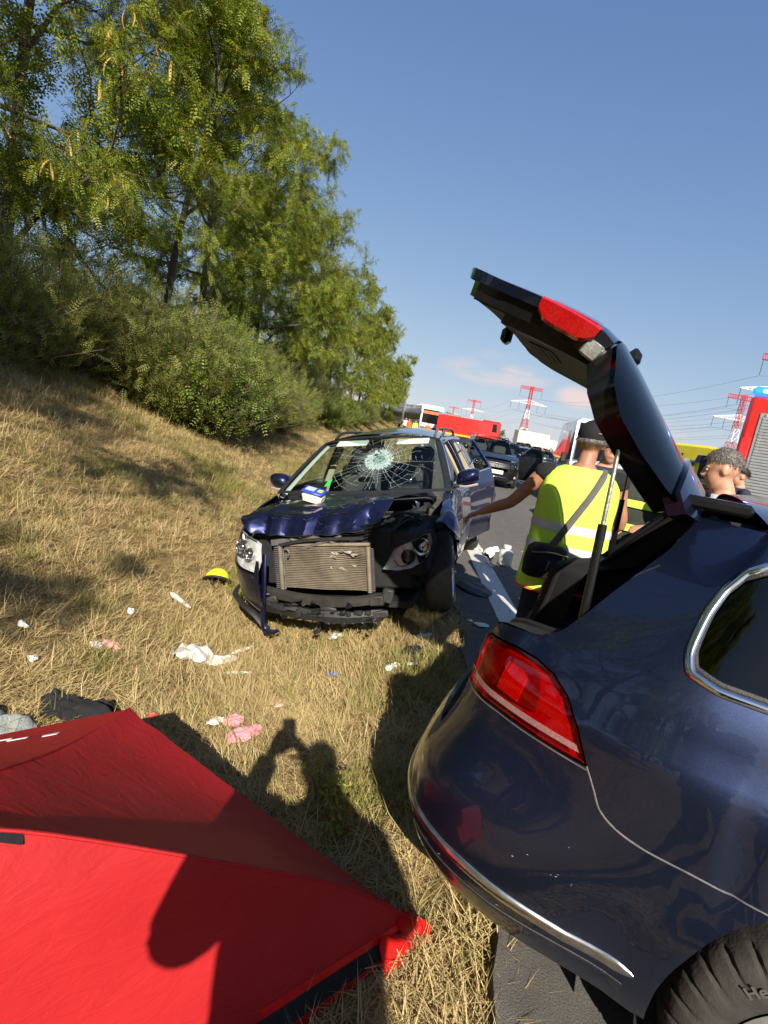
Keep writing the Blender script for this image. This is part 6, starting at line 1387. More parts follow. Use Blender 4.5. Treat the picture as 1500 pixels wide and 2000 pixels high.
# ------------------------------------------------------------------ things lying about
M_paper = mat('paper', (.78, .77, .72), .8, var=.06, scale=30); M_pink = mat('pink_cloth', (.75, .28, .32), .9, var=.1, bmp=.4, bscale=60); M_gauze = mat('gauze', (.80, .78, .70), .9, var=.08, bmp=.5, bscale=90); M_film = mat('clear_packaging', (.62, .63, .60), .25, var=.2, scale=20); M_knit = mat('grey_knit', (.30, .33, .31), .9, var=.15, bmp=.6, bscale=90); M_stain = mat('stained_gauze', (.62, .30, .26), .9, var=.5, scale=25)
def cloth(name, label, cat, x, y, sx, sy, m, rot=0., amp=.03, seed=0, n=18, lift=.03, poly=None, group=None):
    """crumpled sheet dropped on the ground"""
    rg = np.random.default_rng(seed); u, v = np.meshgrid(np.linspace(-1, 1, n), np.linspace(-1, 1, n), indexing='ij')
    ex = 1+.28*(hash_noise(np.arctan2(v, u)*1.2+9, 0*u, 1.3, seed)-.5)*np.maximum(abs(u), abs(v)); c, s = math.cos(rot), math.sin(rot)
    sq = np.sqrt(1-.42*np.minimum(u*u, 1)*np.minimum(v*v, 1)); X = u*sx/2*ex*sq; Yv = v*sy/2*ex*sq; fa = rg.random()*3; w1 = u*math.cos(fa)+v*math.sin(fa); hgt = amp*.8*hash_noise(u+3, v, 1.1, seed)+amp*.45*(1-np.abs(np.sin(w1*3.1+1.7*hash_noise(u+5, v, 1.0, seed+3)*3+fa)))+amp*.25*hash_noise(u*2+7, v*2, 2.0, seed+5)-amp*.7*np.maximum(np.abs(u), np.abs(v))**2.5
    wx = x+X*c-Yv*s; wy = y+X*s+Yv*c; z = np.where(wx > EDGE_X, .004, gz(wx, wy))+lift+hgt; ox, oy, oz = x, y, float(z.mean())
    P_ = np.stack([wx-ox, wy-oy, z-oz], -1); b = MB(); b.grid(P_); b.grid(P_-np.array([0, 0, .003]), flip=True); o = b.build(name, m, None, smooth=70, loc=(ox, oy, oz)); tag(o, label, cat, group); return o
cloth('pink_cloth', 'crumpled pink cloth lying on the grass by the tent', 'cloth', -.60, 2.48, .17, .13, M_pink, .4, .03, 1); 
cloth('pink_cloth', 'small folded end of pink cloth beside the larger pink cloth', 'cloth', -.69, 2.60, .08, .12, M_pink, 1.2, .025, 2)
cloth('plastic_mask', 'domed clear plastic cup lying on the dry grass', 'plastic cup', -1.27, 3.42, .27, .21, M_film, .1, .05, 3, lift=.05)
cloth('gauze_pad', 'white gauze pad beside the clear plastic cup', 'gauze', -1.07, 3.42, .22, .12, M_gauze, .5, .03, 4)
cloth('gauze_strip', 'thin torn strip of white gauze pointing at the wrecked car', 'gauze', -.97, 3.62, .20, .05, M_gauze, .9, .02, 5)
cloth('gauze_strip', 'flat white strip of gauze alone on the grass between tent and wreck', 'gauze', -.88, 3.22, .20, .06, M_gauze, .25, .015, 6)
cloth('tissue', 'long white tissue beside the yellow helmet', 'tissue', -1.70, 4.12, .22, .06, M_paper, -.3, .02, 7)
cloth('stained_gauze', 'red-stained gauze pad on the grass near the black jacket', 'gauze', -1.70, 3.10, .13, .09, M_stain, .3, .03, 8)
cloth('gauze_pad', 'white gauze pad touching the red-stained one', 'gauze', -1.76, 3.02, .08, .06, M_gauze, .9, .015, 9)
cloth('water_sachet', 'crushed foil packet in the grass before the bumper', 'packet', -.30, 3.82, .12, .07, M_film, .3, .03, 10)
cloth('tissue', 'white tissue at the edge of the estate car shadow', 'tissue', .37, 3.76, .14, .05, M_paper, .1, .02, 11)
cloth('tissue', 'crumpled white tissue beside the black glove', 'tissue', .155, 3.26, .11, .06, M_paper, .5, .03, 12)
cloth('paper_slip', 'small white paper slip in shadow by the black glove', 'paper', .285, 3.26, .07, .045, M_paper, .1, .004, 13, lift=.05)
cloth('glove', 'crumpled black glove on the grass by the estate car', 'glove', .285, 3.50, .15, .10, M_blackcloth, .4, .04, 14)
cloth('paper_card', 'blue printed card lying in the grass', 'card', -.23, 3.12, .07, .05, mat('printed_card', (.10, .16, .38), .5, var=.6, scale=60), -.4, .006, 15, lift=.05)
cloth('red_scrap', 'small red plastic scrap in the grass left of the pink cloth', 'scrap', -1.16, 2.62, .06, .04, mat('red_scrap', (.55, .06, .05), .5), .3, .015, 16)
cloth('red_scrap', 'tiny red and white wrapper beyond the pink cloth', 'scrap', -.475, 2.75, .07, .03, M_stain, .6, .012, 17)
cloth('red_scrap', 'red plastic splinter under the front bumper of the wreck', 'scrap', -.32, 3.98, .06, .03, MATS['red_scrap'], .2, .012, 27)
for k, (x, y, s) in enumerate([(-2.1, 2.82, .06), (-1.9, 2.64, .05), (-1.85, 3.6, .07)]): cloth('paper_scrap', 'small white paper scrap on the dry bank', 'paper', x, y, s, s*.7, M_paper, k, .015, 18+k, group='paper scraps on the bank')
cloth('tissue', 'small pale tissue beside the pink cloth', 'tissue', -.79, 2.60, .10, .05, M_gauze, .2, .02, 22)
cloth('paper_slip', 'brownish paper slip on grass in front of the wreck', 'paper', .33, 4.05, .10, .05, mat('brown_paper', (.45, .33, .18), .8), .2, .006, 23, lift=.05)
cloth('paper_sheet', 'white paper sheet on the asphalt beside the edge line', 'paper', .86, 4.06, .12, .10, M_paper, .2, .006, 24, lift=.008)
cloth('black_sheet', 'thin black sheet lying by the front wheel of the wreck', 'mat', .92, 5.06, .34, .42, M_blkpl, .15, .02, 25, lift=.012)  # thin black sheet laid just above the asphalt
cloth('jacket', 'black jacket dropped on the grass behind the tent', 'jacket', -1.50, 2.46, .36, .22, M_blackcloth, .35, .10, 26, n=30, lift=.05)
cloth('knit_sweater', 'grey-green knitted sweater at the edge of the tent', 'sweater', -1.68, 2.14, .28, .22, M_knit, .5, .08, 28, n=24, lift=.04)
# yellow helmet with goggles by the bumper
hm = thing('rescue_helmet', 'yellow rescue helmet with dark straps lying by the wreck front bumper', 'helmet', (-1.62, 4.76, float(gz(-1.62, 4.76))+.05), (rad(-34), rad(20), rad(35)))
b = MB(); P_ = []
for i in range(10):
    a = i/9*1.65
    for j in range(28): th = 2*math.pi*j/28; P_.append((.115*math.sin(a)*math.cos(th), .14*math.sin(a)*math.sin(th), .12*math.cos(a)))
b.add(np.array(P_), [(i*28+j, i*28+(j+1) % 28, (i+1)*28+(j+1) % 28, (i+1)*28+j) for i in range(9) for j in range(28)]); b.build('shell', mat('helmet_yellow', (.78, .80, .03), .35, var=.08), hm, smooth=180)
th = np.linspace(0, 2*math.pi, 29)[:-1]; b = MB(); b.tube(np.stack([.122*np.cos(th), .147*np.sin(th), 0*th-.01], -1), .012, 6, closed=True); b.build('rim', M_blkpl, hm)
b = MB(); b.add(np.array(P_)*.93-np.array([0, 0, .004]), [(i*28+(j+1) % 28, i*28+j, (i+1)*28+j, (i+1)*28+(j+1) % 28) for i in range(9) for j in range(28)]); b.build('inner_lining', M_blkpl, hm, smooth=180)
for a in (.6, 2.2, 3.9): b = MB(); b.tube(catmull(np.array([(.1*math.cos(a), .12*math.sin(a), 0), (.13*math.cos(a), .15*math.sin(a), -.07), (.06*math.cos(a+.5), .09*math.sin(a+.5), -.12)]), 10), .009, 6, flat=.4); b.build('strap', M_blkpl if a > 1 else MATS['helmet_yellow'], hm)
for s_ in (-1, 1): b = MB(); b.box((s_*.05, .13, .04), (.07, .03, .05), bev=.012); b.build('goggle', M_blkgl, hm)
# broken parts and a white tub on the edge line
tb = thing('plastic_reservoir', 'white plastic fluid reservoir torn out onto the painted edge line', 'reservoir', (1.45, 6.35, .004), (0, 0, .3))
b = MB(); b.loft([ell((0, 0, z), rx, ry, 20, k=3) for z, rx, ry in ((0, .075, .065), (.02, .085, .075), (.16, .088, .078), (.19, .07, .06), (.20, .04, .04), (.23, .04, .04))]); b.build('tank', mat('milky_plastic', (.62, .62, .55), .35, var=.12, Subsurface_Weight=.0), tb, smooth=50); b = MB(); b.lathe([(0, .255), (.048, .255), (.05, .225), (.04, .225)], 16, ax='z'); b.build('cap', M_plate, tb)
cloth('airbag', 'heap of white torn airbag fabric behind the reservoir', 'fabric', 1.37, 6.68, .30, .22, M_gauze, .5, .11, 30, n=26, lift=.03)
rg = np.random.default_rng(12)
for k in range(12):
    x = 1.16+.36*rg.random(); y = 6.1+.9*rg.random(); m_ = (M_gauze, M_greypl, M_blkpl, M_plate)[k % 4]; b = MB(); n_ = int(rg.integers(4, 7)); L_ = .05+.09*rg.random(); pl = [(L_*math.cos(a)*(.5+.5*rg.random()), L_*.5*math.sin(a)*(.5+.5*rg.random())) for a in np.sort(rg.random(n_)*6.28)]; b.prism(pl, .006+.02*rg.random(), (0, 0, 0), (1, 0, 0), (0, 1, 0)); o = b.build('car_fragment', m_, None, smooth=30, loc=(x, y, .012), rot=(rg.normal(0, .25), rg.normal(0, .25), rg.random()*6)); tag(o, ('pale', 'grey', 'black', 'white')[k % 4]+' broken car fragment in the heap on the edge line', 'fragment', 'fragments on the edge line')
b = MB(); b.box((0, 0, .06), (.10, .02, .16), rot=rotm('Y', .5), bev=.006); tag(b.build('control_unit', M_greypl, None, loc=(1.33, 6.33, .01), rot=(0, 0, .6)), 'flat dark electronic box leaning on the white reservoir', 'car part')
for k in range(16):
    x = .78+1.4*rg.random(); y = 3.6+4.0*rg.random(); b = MB(); L_ = .008+.014*rg.random(); b.prism([(L_*math.cos(a)*(.6+.4*rg.random()), L_*math.sin(a)*(.6+.4*rg.random())) for a in np.arange(5)*1.256], .004, (0, 0, 0), (1, 0, 0), (0, 1, 0)); o = b.build('glass_crumb', (M_paper, M_greypl, M_blkpl)[k % 3], None, smooth=None, loc=(x, y, .008), rot=(0, 0, rg.random()*6)); tag(o, ('white', 'grey', 'black')[k % 3]+' crumb of debris scattered on the road by the wreck', 'debris', 'crumbs of debris on the road')
# weed with yellow-green leaves in the photographer's shadow, and one by the wheel
def weed(x, y, h_, n_, label, seed, lm):
    rg = np.random.default_rng(seed); segs = []; an = []
    for i in range(n_):
        d = unit(np.array([rg.normal(0, .45), rg.normal(0, .45), 1])); p = np.array([rg.normal(0, .02), rg.normal(0, .02), 0]); pts = [p]
        for k in range(5): d = unit(d+rg.normal(0, .12, 3)); pts.append(pts[-1]+d*h_/5*(.7+.5*rg.random()))
        pts = np.array(pts); segs.append((pts, np.linspace(.003, .001, 6), 4))
        for j in range(12): u = .2+.8*rg.random(); q = u*5; a = min(int(q), 4); an.append(np.r_[pts[a]*(1-(q-a))+pts[a+1]*(q-a), unit(rg.normal(0, 1, 3)+[0, 0, .3])])
    V, F = tube_mesh(segs); t = thing('weed', label, 'weed', (x, y, float(gz(x, y)))); obj('stems', V, F, lm, t, smooth=180); V, F = place_leaves(np.array(an), leaf_template(1, .03, .035, .012), seed+1, droop=0, wind=(0, 0, 0)); obj('leaves', V, F, lm, t, smooth=None)
M_weed = leaf_mat('weed_leaf', [(.10, .14, .03), (.16, .19, .04), (.24, .26, .05), (.32, .31, .07), (.36, .33, .08)], .3)
weed(-.12, 2.05, .26, 9, 'spindly green weed growing in front of the red tent', 3, M_weed); weed(.55, 4.35, .28, 6, 'tall dry weed by the front wheel of the wreck', 5, M_weed); weed(-1.25, 4.45, .30, 10, 'grassy green weed clump at the wreck bumper corner', 7, M_weed); weed(.02, 1.85, .16, 5, 'small weed with yellow leaves on the shaded grass', 9, M_weed)
# ------------------------------------------------------------------ traffic and emergency vehicles
def badge(root, c, r, m):
    """round emblem: ring with a V above a W"""
    b = MB(); th = np.linspace(0, 2*math.pi, 25)[:-1]; c = np.array(c, float); q = lambda y, z: c+np.array([.0, y*r, z*r]); b.tube(np.array([q(math.cos(a), math.sin(a)) for a in th]), r*.09, 5, closed=True)
    b.tube([q(.30, .92), q(0, .12), q(-.30, .92)], r*.08, 5); b.tube([q(.88, .40), q(.40, -.86), q(0, -.05), q(-.40, -.86), q(-.88, .40)], r*.08, 5); b.build('badge', m, root)
M_grille = mat('grille_black', (.01, .01, .01), .4)
def car_front(root, S, MP, suv=True, emblem=True):
    L = S.L; ed = [(1.02, .945), (1.4, .915), (1.75, .875), (1.98, .80)]; rows = []
    for x, z in catmull(np.array(ed), 12):
        e = S.P(S.sx(x), z); u = np.linspace(-1, 1, 17); rows.append(np.stack([e[0]+.14*(1-u*u), u*abs(e[1]), e[2]+.05*(1-np.abs(u)**2.5)], -1))
    MB().grid(np.array(rows)).build('bonnet', MP, root, smooth=180)
    p = [(L-1.17, .22), (L-1.03, .60), (L-.85, .60), (L-.42, .58), (L-.40, .50), (L+.40, .50), (L+.42, .58), (L+.85, .60), (L+1.03, .60), (L+1.17, .22)]
    panel('front_bumper', S, np.array(p), MP, root, step=.08)
    for sg in (1, -1): panel('front_corner', S, np.array([(L-sg*1.2, .60), (L-sg*1.2, .80), (L-sg*.3, .80), (L-sg*.3, .74), (L-sg*.98, .76), (L-sg*1.0, .60)]), MP, root, step=.1)
    panel('nose', S, np.array([(L-.95, .735), (L-.9, .80), (L+.9, .80), (L+.95, .735)]), MP, root, step=.08, off=.004)
    gr = panel('grille', S, np.array([(L-.50, .595), (L-.46, .735), (L+.46, .735), (L+.50, .595)]), M_grille, root, off=.004, step=.08)
    for z in (.635, .69): V, F = trim_vf(S, np.array([(L-.47, z), (L, z), (L+.47, z)]), .018, .02, False, 5, .06); obj('grille_bar', V, F, M_chrome, gr)
    V, F = trim_vf(S, np.array([(L-.55, .275), (L-.4, .33), (L, .335), (L+.4, .33), (L+.55, .275)]), .02, .02, False, 5, .06); obj('lower_trim', V, F, M_chrome, root)
    panel('lower_intake', S, np.array([(L-.55, .30), (L-.5, .44), (L+.5, .44), (L+.55, .30)]), M_grille, root, off=.006, step=.1)
    for sg in (1, -1):
        hl = panel('headlight', S, np.array([(L-sg*1.0, .62), (L-sg*.98, .745), (L-sg*.50, .735), (L-sg*.53, .60)]), M_chrome, root, off=-.01, step=.08); panel('lamp_lens', S, np.array([(L-sg*1.0, .62), (L-sg*.98, .745), (L-sg*.50, .735), (L-sg*.53, .60)]), M_clear, hl, off=.01, rim=0, step=.08)
        c = S.P(np.array([L-sg*.70]), np.array([.67]))[0]; b = MB(); b.ball(c, (.04, .055, .05), 12, 8); b.build('lamp_bowl', M_blkgl, hl)
        c = S.P(np.array([L-sg*.78]), np.array([.36]))[0]; b = MB(); b.ball(c, (.03, .05, .045), 12, 8); b.build('fog_lamp', M_clearlens, root)
    c = S.P(np.array([L]), np.array([.47]))[0]; b = MB(); b.box(c+np.array([.015, 0, 0]), (.012, .52, .11), bev=.004); pl = b.build('number_plate', M_plate, root); b = MB(); b.box(c+np.array([.022, -.235, 0]), (.004, .04, .10)); b.build('plate_band', M_bluep, pl)
    if emblem: badge(root, S.P(np.array([L]), np.array([.668]))[0]+np.array([.03, 0, 0]), .062, M_chrome)
    MB().grid(windscreen_pts(S, 15, 8), flip=True).build('windscreen', M_glass_wind, root, smooth=180)
    for sg in (1, -1):
        b = MB(); b.ball((.62, -sg*.985, 1.02), (.07, .105, .075), 14, 8); b.build('door_mirror', MP, root, smooth=60)
def estate(name, label, loc, yaw, MP, scale=(1, 1, 1), gm=None, group=None, open_door=False, emblem=True, rails=False, wheelkey='std'):
    S = Shell(**WAGON, bumps=(arch_bump, tail_tuck)); r = thing(name, label, 'car', loc, (0, 0, yaw), group); r.scale = scale
    sk = ('front_door_left', 'front_window_left') if open_door else ()
    build_wagon(r, S, MP, skip=sk+('window_trim',), glass_m=gm or M_glass_dk, chrome=False); wagon_rear(r, S, MP, gm or M_glass_dk, light_detail=False, step=.09); car_front(r, S, MP, emblem=emblem)
    panel('tailgate', S, np.array(sym([(.0, .625), (.62, .625), (.62, .93), (.75, .99), (.0, .99)])), MP, r, step=.1); panel('rear_window', S, np.array(sym([(.0, 1.0), (.76, 1.0), (.87, 1.06), (.85, 1.28), (.78, 1.38), (.0, 1.40)])), gm or M_glass_dk, r, off=-.004, rim=0, step=.1)
    if open_door:
        fd = [(.93, .26), (.93, .60), (.96, .90), (.93, .955), (.80, 1.01), (.115, 1.375), (-.285, 1.385), (-.30, 1.0), (-.30, .26)]; w_f = rounded([(.80, .988), (.12, 1.355), (-.27, 1.372), (-.235, 1.0)], [.03, .03, .02, .02])
        V, F = panel_vf(S, xs(S, fd, -1), [xs(S, w_f, -1)], step=.08, rim=.05); d = obj('front_door', rotz_about(V, .93, .90, rad(-58)), F, MP, r, smooth=50); V, F = panel_vf(S, xs(S, w_f, -1), step=.1, off=-.02, rim=0); obj('door_window', rotz_about(V, .93, .90, rad(-58)), F, M_glass_dk, d); V, F = panel_vf(S, xs(S, [(.90, .30), (.93, .93), (.78, .975), (-.26, .99), (-.28, .30)], -1), step=.1, off=-.06, rim=0); obj('door_lining', rotz_about(V, .93, .90, rad(-58)), F, M_blkpl, d)
    for x in (-AXLE, AXLE):
        for sg in (1, -1): w = wheel(r, (x, -sg*.80, TYRE_R*1.0), flip=sg < 0, key=wheelkey, spokes=5); k = (scale[0]*scale[2])**.5; w.scale = (k/scale[0], 1, k/scale[2]); w.location.z = TYRE_R*k/scale[2]
    for y in (-.36, .36): s_ = MB(); s_.box((-.2, y, .85), (.14, .46, .70), rot=rotm('Y', -.22), bev=.06); s_.box((-.33, y, 1.24), (.09, .26, .16), rot=rotm('Y', -.2), bev=.04); s_.build('front_seat', M_seat, r)
    b = MB(); b.box((.82, 0, .82), (.42, 1.36, .22), bev=.08); b.build('dashboard', M_blkpl, r); b = MB(); b.box((0, 0, .23), (4.2, 1.4, .1)); b.build('underbody', M_dark, r); b = MB(); b.box((1.7, 0, .55), (.6, 1.2, .4)); b.build('engine_block', M_dark, r)
    if rails:
        for sg in (1, -1):
            x = np.linspace(-1.75, .02, 24); e = S.P(S.sx(x)*sg, roof_line(x)); h_ = .05*np.clip(np.minimum((x+1.75)/.25, (.02-x)/.25), 0, 1)**.5; MB().tube(np.stack([e[:, 0], e[:, 1]*.93, e[:, 2]+.012+h_], -1), .016, 6).build('roof_rail', M_blkgl, r)
    return r
estate('suv', 'black SUV with an open driver door stopped behind the wrecked car', (3.02, 19.3, 0), rad(-91), M_blackpaint, (.93, .99, 1.14), open_door=True, rails=True)
estate('parked_car', 'dark blue car standing right behind the black SUV', (4.75, 26.2, 0), rad(-92), M_bluep, (.95, .98, 1.08), rails=True)
estate('parked_car', 'silver estate car in the queue beyond the black SUV', (7.0, 31.0, 0), rad(-95), M_silver, (.97, .98, 1.0), emblem=False)
estate('parked_car', 'black car in the queue behind the silver estate', (10.2, 40, float(rise(40))), rad(-97), M_blackpaint, (.95, .98, .98), emblem=False)
estate('parked_car', 'grey car furthest back in the queue of stopped cars', (11.2, 52, float(rise(52))), rad(-96), M_silver, (.95, .98, 1.02), emblem=False)
estate('parked_car', 'silver car stopped beside the estate with the raised tailgate', (4.55, 5.0, 0), rad(-118), M_silver, (1, 1, 1.0), gm=M_glass, emblem=False)
pc = estate('police_car', 'white car with blue and red markings between the people and the fire engine', (5.1, 9.6, 0), rad(-60), M_whitep, (1, 1, 1.02), emblem=False)
SPC = Shell(**WAGON, bumps=(arch_bump, tail_tuck))
for sg in (1, -1):
    for (x0, x1, m_) in ((-.9, -.35, M_redp), (-.25, .85, M_bluep)): V, F = panel_vf(SPC, xs(SPC, [(x0, .74), (x1, .74), (x1, .86), (x0, .86)], sg), step=.2, off=.004, rim=.001); obj('marking_stripe', V, F, m_, pc)
# generic box body with rounded vertical edges: rings along x
def van(name, label, loc, yaw, MP, L=5.6, W=2.0, H=2.5, group=None, stripes=None, roof_bar=False, cat='van'):
    r = thing(name, label, cat, loc, (0, 0, yaw), group); h = W/2
    prof = [(-L/2, .45, H-.12), (-L/2+.08, .34, H), (L/2-2.0, .34, H), (L/2-1.65, .34, H-.04), (L/2-.95, .34, 1.36), (L/2-.30, .34, 1.10), (L/2-.06, .36, .86), (L/2, .42, .70)]
    rings = []
    for x, z0, z1 in prof:
        zt = np.array([z0, z0+.06, (z0+z1)*.45, z0+(z1-z0)*.75, z1-.10, z1]); ww = np.array([h-.06, h, h, h-.02-(.05 if z1 > 1.6 else .0), h-.10 if z1 > 1.6 else h-.06, h-.22]); ring_ = [(x, -w_, z_) for w_, z_ in zip(ww, zt)]+[(x, w_, z_) for w_, z_ in zip(ww[::-1], zt[::-1])]; rings.append(ring_)
    MB().loft(rings).build('body', MP, r, smooth=35)
    b = MB(); b.grid(np.array([[(L/2-.92+.035, y*1.0, 1.40), (L/2-1.60+.03, y*.93, H-.16)] for y in np.linspace(-h+.13, h-.13, 9)])); b.build('windscreen', M_glass_dk, r, smooth=180)
    for sg in (1, -1):
        b = MB(); b.prism([(L/2-2.1, 1.36), (L/2-1.05, 1.36), (L/2-1.62, H-.42), (L/2-2.1, H-.42)], .004*sg, (0, -sg*(h+.004), 0), (1, 0, 0), (0, 0, 1)); b.build('side_window', M_blkgl, r)
        b = MB(); b.box((L/2-1.1, -sg*(h+.12), 1.40), (.10, .16, .28), bev=.03); b.build('door_mirror', M_blkpl, r)
        b = MB(); b.box((L/2-.10, -sg*(h-.22), .88), (.10, .34, .20), bev=.05); b.build('headlight', M_clearlens, r)
        b = MB(); b.box((-L/2+.0, -sg*(h-.10), 1.15), (.05, .12, .55), bev=.02); b.build('tail_light', M_redlens, r)
        for x in (L/2-.95, -L/2+1.0): w = wheel(r, (x, -sg*(h-.12), .34), flip=sg < 0, key='std'); w.scale = (1.07,)*3
        if stripes:
            for (x0, x1, z0, z1, m_) in stripes: b = MB(); b.prism([(x0, z0), (x1, z0), (x1+.1, z1), (x0+.1, z1)], .006*sg, (0, -sg*(h+.002), 0), (1, 0, 0), (0, 0, 1)); b.build('marking_block', m_, r)
    b = MB(); b.box((L/2-.02, 0, .92), (.06, 1.0, .16), bev=.03); b.build('grille', M_grille, r); b = MB(); b.box((L/2+.0, 0, .50), (.12, W-.16, .26), bev=.05); b.build('front_bumper', M_blkpl, r); b = MB(); b.box((-L/2-.02, 0, .50), (.12, W-.16, .2), bev=.04); b.build('rear_bumper', M_blkpl, r)
    for sg in (-1, 1): b = MB(); b.box((-L/2-.005, sg*.45, 1.95), (.02, .66, .55), bev=.008); b.build('rear_window', M_blkgl, r)
    if roof_bar: b = MB(); b.box((L/2-1.95, 0, H+.06), (.35, W-.5, .13), bev=.04); b.build('light_bar', M_bluelamp, r)
    return r
M_bluelamp = emis('blue_beacon', (.02, .16, .75), 1.2); M_beacon_hot = emis('lit_beacon', (.25, .45, 1.), 9.0)
van('white_van', 'white van standing behind the two people talking', (5.75, 16.2, 0), rad(-100), M_whitep, L=5.4, H=2.62)
ch_ = [(-2.2+.7*k, -1.55+.7*k, 1.75 if k % 2 else 2.1, 2.1 if k % 2 else 2.42, M_bluep) for k in range(5)]+[(-2.2+.7*k, -1.55+.7*k, .75 if k % 2 else 1.1, 1.1 if k % 2 else 1.45, M_bluep) for k in range(6)]
van('ambulance', 'yellow ambulance van with blue chequered blocks behind the open tailgate', (12.9, 23.5, 0), rad(-72), M_yellowp, L=6., H=2.85, stripes=ch_, roof_bar=False, cat='ambulance')
# fire engine, close on the right, rear shutter towards us
def fire_engine(name, label, loc, yaw, L=8., W=2.5, H=3.15, red_side=False):
    r = thing(name, label, 'fire engine', loc, (0, 0, yaw)); h = W/2; M_rs = mat('roller_shutter', (.42, .43, .42), .4, .6, var=.12)
    b = MB(); b.box((-L/2+2.9, 0, .72+(H-.72)/2), (5.8, W, H-.72), bev=.07); b.build('body', M_redp, r)
    b = MB(); b.box((L/2-1.05, 0, 1.75), (2.1, W-.06, 2.3), bev=.16, taper=(.93, .97)); b.build('cab', M_redp, r)
    b = MB(); b.box((0, 0, .62), (L-.2, W-.25, .25), bev=.03); b.build('chassis', M_dark, r)
    # rear face
    x = -L/2
    b = MB(); b.box((x-.012, 0, 1.86), (.03, W-.42, 1.95), bev=.008); sh = b.build('rear_shutter_frame', M_rs, r)
    for k in range(34): b = MB(); b.box((x-.034, 0, .94+k*.0545), (.018, W-.52, .050), bev=.006); b.build('shutter_slat', M_rs, sh)
    th = np.linspace(0, 2*math.pi, 37)[:-1]; b = MB(); b.tube(np.stack([np.full(36, x-.05), -.02+.36*np.cos(th)*-1, 2.12+.36*np.sin(th)], -1), .016, 6, closed=True); b.build('ring_emblem', M_ink, sh)
    b = MB(); b.prism(rounded([(-.16, -.22), (.10, -.24), (.18, .0), (.05, .22), (-.12, .16)], .06, 4), .012, (x-.056, -.02, 2.12), (0, -1, 0), (0, 0, 1)); b.build('ring_emblem_core', M_ink, sh)
    for sg in (1, -1):
        b = MB(); b.box((x-.01, sg*(h-.11), 1.62), (.05, .16, 1.5), bev=.02); b.build('corner_post', M_redp, r); b = MB(); b.box((x-.02, sg*(h-.11), 1.05), (.06, .13, .40), bev=.02); b.build('tail_light', M_redlens, r); b = MB(); b.box((x-.02, sg*(h-.30), 1.86), (.04, .05, 1.92), bev=.01); b.build('shutter_rail', M_steel, r)
        b = MB(); b.box((x+.16, sg*(h-.22), H+.07), (.34, .46, .17), bev=.06); bc = b.build('beacon', M_bluelamp, r); b = MB(); b.box((x-.02, sg*(h-.24), H+.07), (.02, .16, .05), bev=.008); b.build('beacon_lamp', M_beacon_hot, bc)
        for k in range(3): b = MB(); b.prism([(-L/2+.35+k*1.72, 1.05), (-L/2+1.9+k*1.72, 1.05), (-L/2+1.9+k*1.72, 2.7), (-L/2+.35+k*1.72, 2.7)], .02*sg, (0, -sg*(h+.002), 0), (1, 0, 0), (0, 0, 1)); b.build('side_shutter', M_redp if red_side else M_rs, r)
        b = MB(); b.prism([(L/2-1.8, 1.8), (L/2-.35, 1.8), (L/2-.45, 2.6), (L/2-1.8, 2.6)], .01*sg, (0, -sg*(h-.03), 0), (1, 0, 0), (0, 0, 1)); b.build('cab_window', M_blkgl, r)
        for xx_ in (L/2-1.3, -L/2+2.2): w = wheel(r, (xx_, -sg*(h-.17), .5), flip=sg < 0, key='std'); w.scale = (1.57,)*3
        b = MB(); b.prism([(-L/2+.1, .80), (L/2-.2, .80), (L/2-.2, .98), (-L/2+.1, .98)], .012*sg, (0, -sg*(h+.002), 0), (1, 0, 0), (0, 0, 1)); b.build('yellow_band', mat('amber_band', (.75, .42, .02), .4), r)
    b = MB(); b.box((x-.035, 0, .86), (.05, W-.1, .34), bev=.02); b.build('rear_yellow_band', mat('amber_band', (.75, .42, .02), .4), r)
    b = MB(); b.prism([(-1.0, 1.85), (1.0, 1.85), (.95, 2.65), (-.95, 2.65)], .012, (L/2-.03, 0, 0), (0, 1, 0), (0, 0, 1)); b.build('windscreen', M_blkgl, r)
    b = MB(); b.box((L/2-.9, 0, H-.18), (.3, 1.6, .15), bev=.05); b.build('front_beacon', M_bluelamp, r)
    b = MB(); b.box((x+1.2, 0, H+.10), (2.0, 1.0, .2), bev=.03); b.build('roof_box', M_steel, r)
    return r
fire_engine('fire_engine', 'red fire engine with grey rear shutter and blue beacons beside the ambulance', (9.37, 12.56, 0), rad(55))
fe = fire_engine('fire_engine', 'red fire engine parked across the road far behind the queue', (6.0, 56, float(rise(56))), rad(-8), L=6.6, red_side=True, H=2.75)
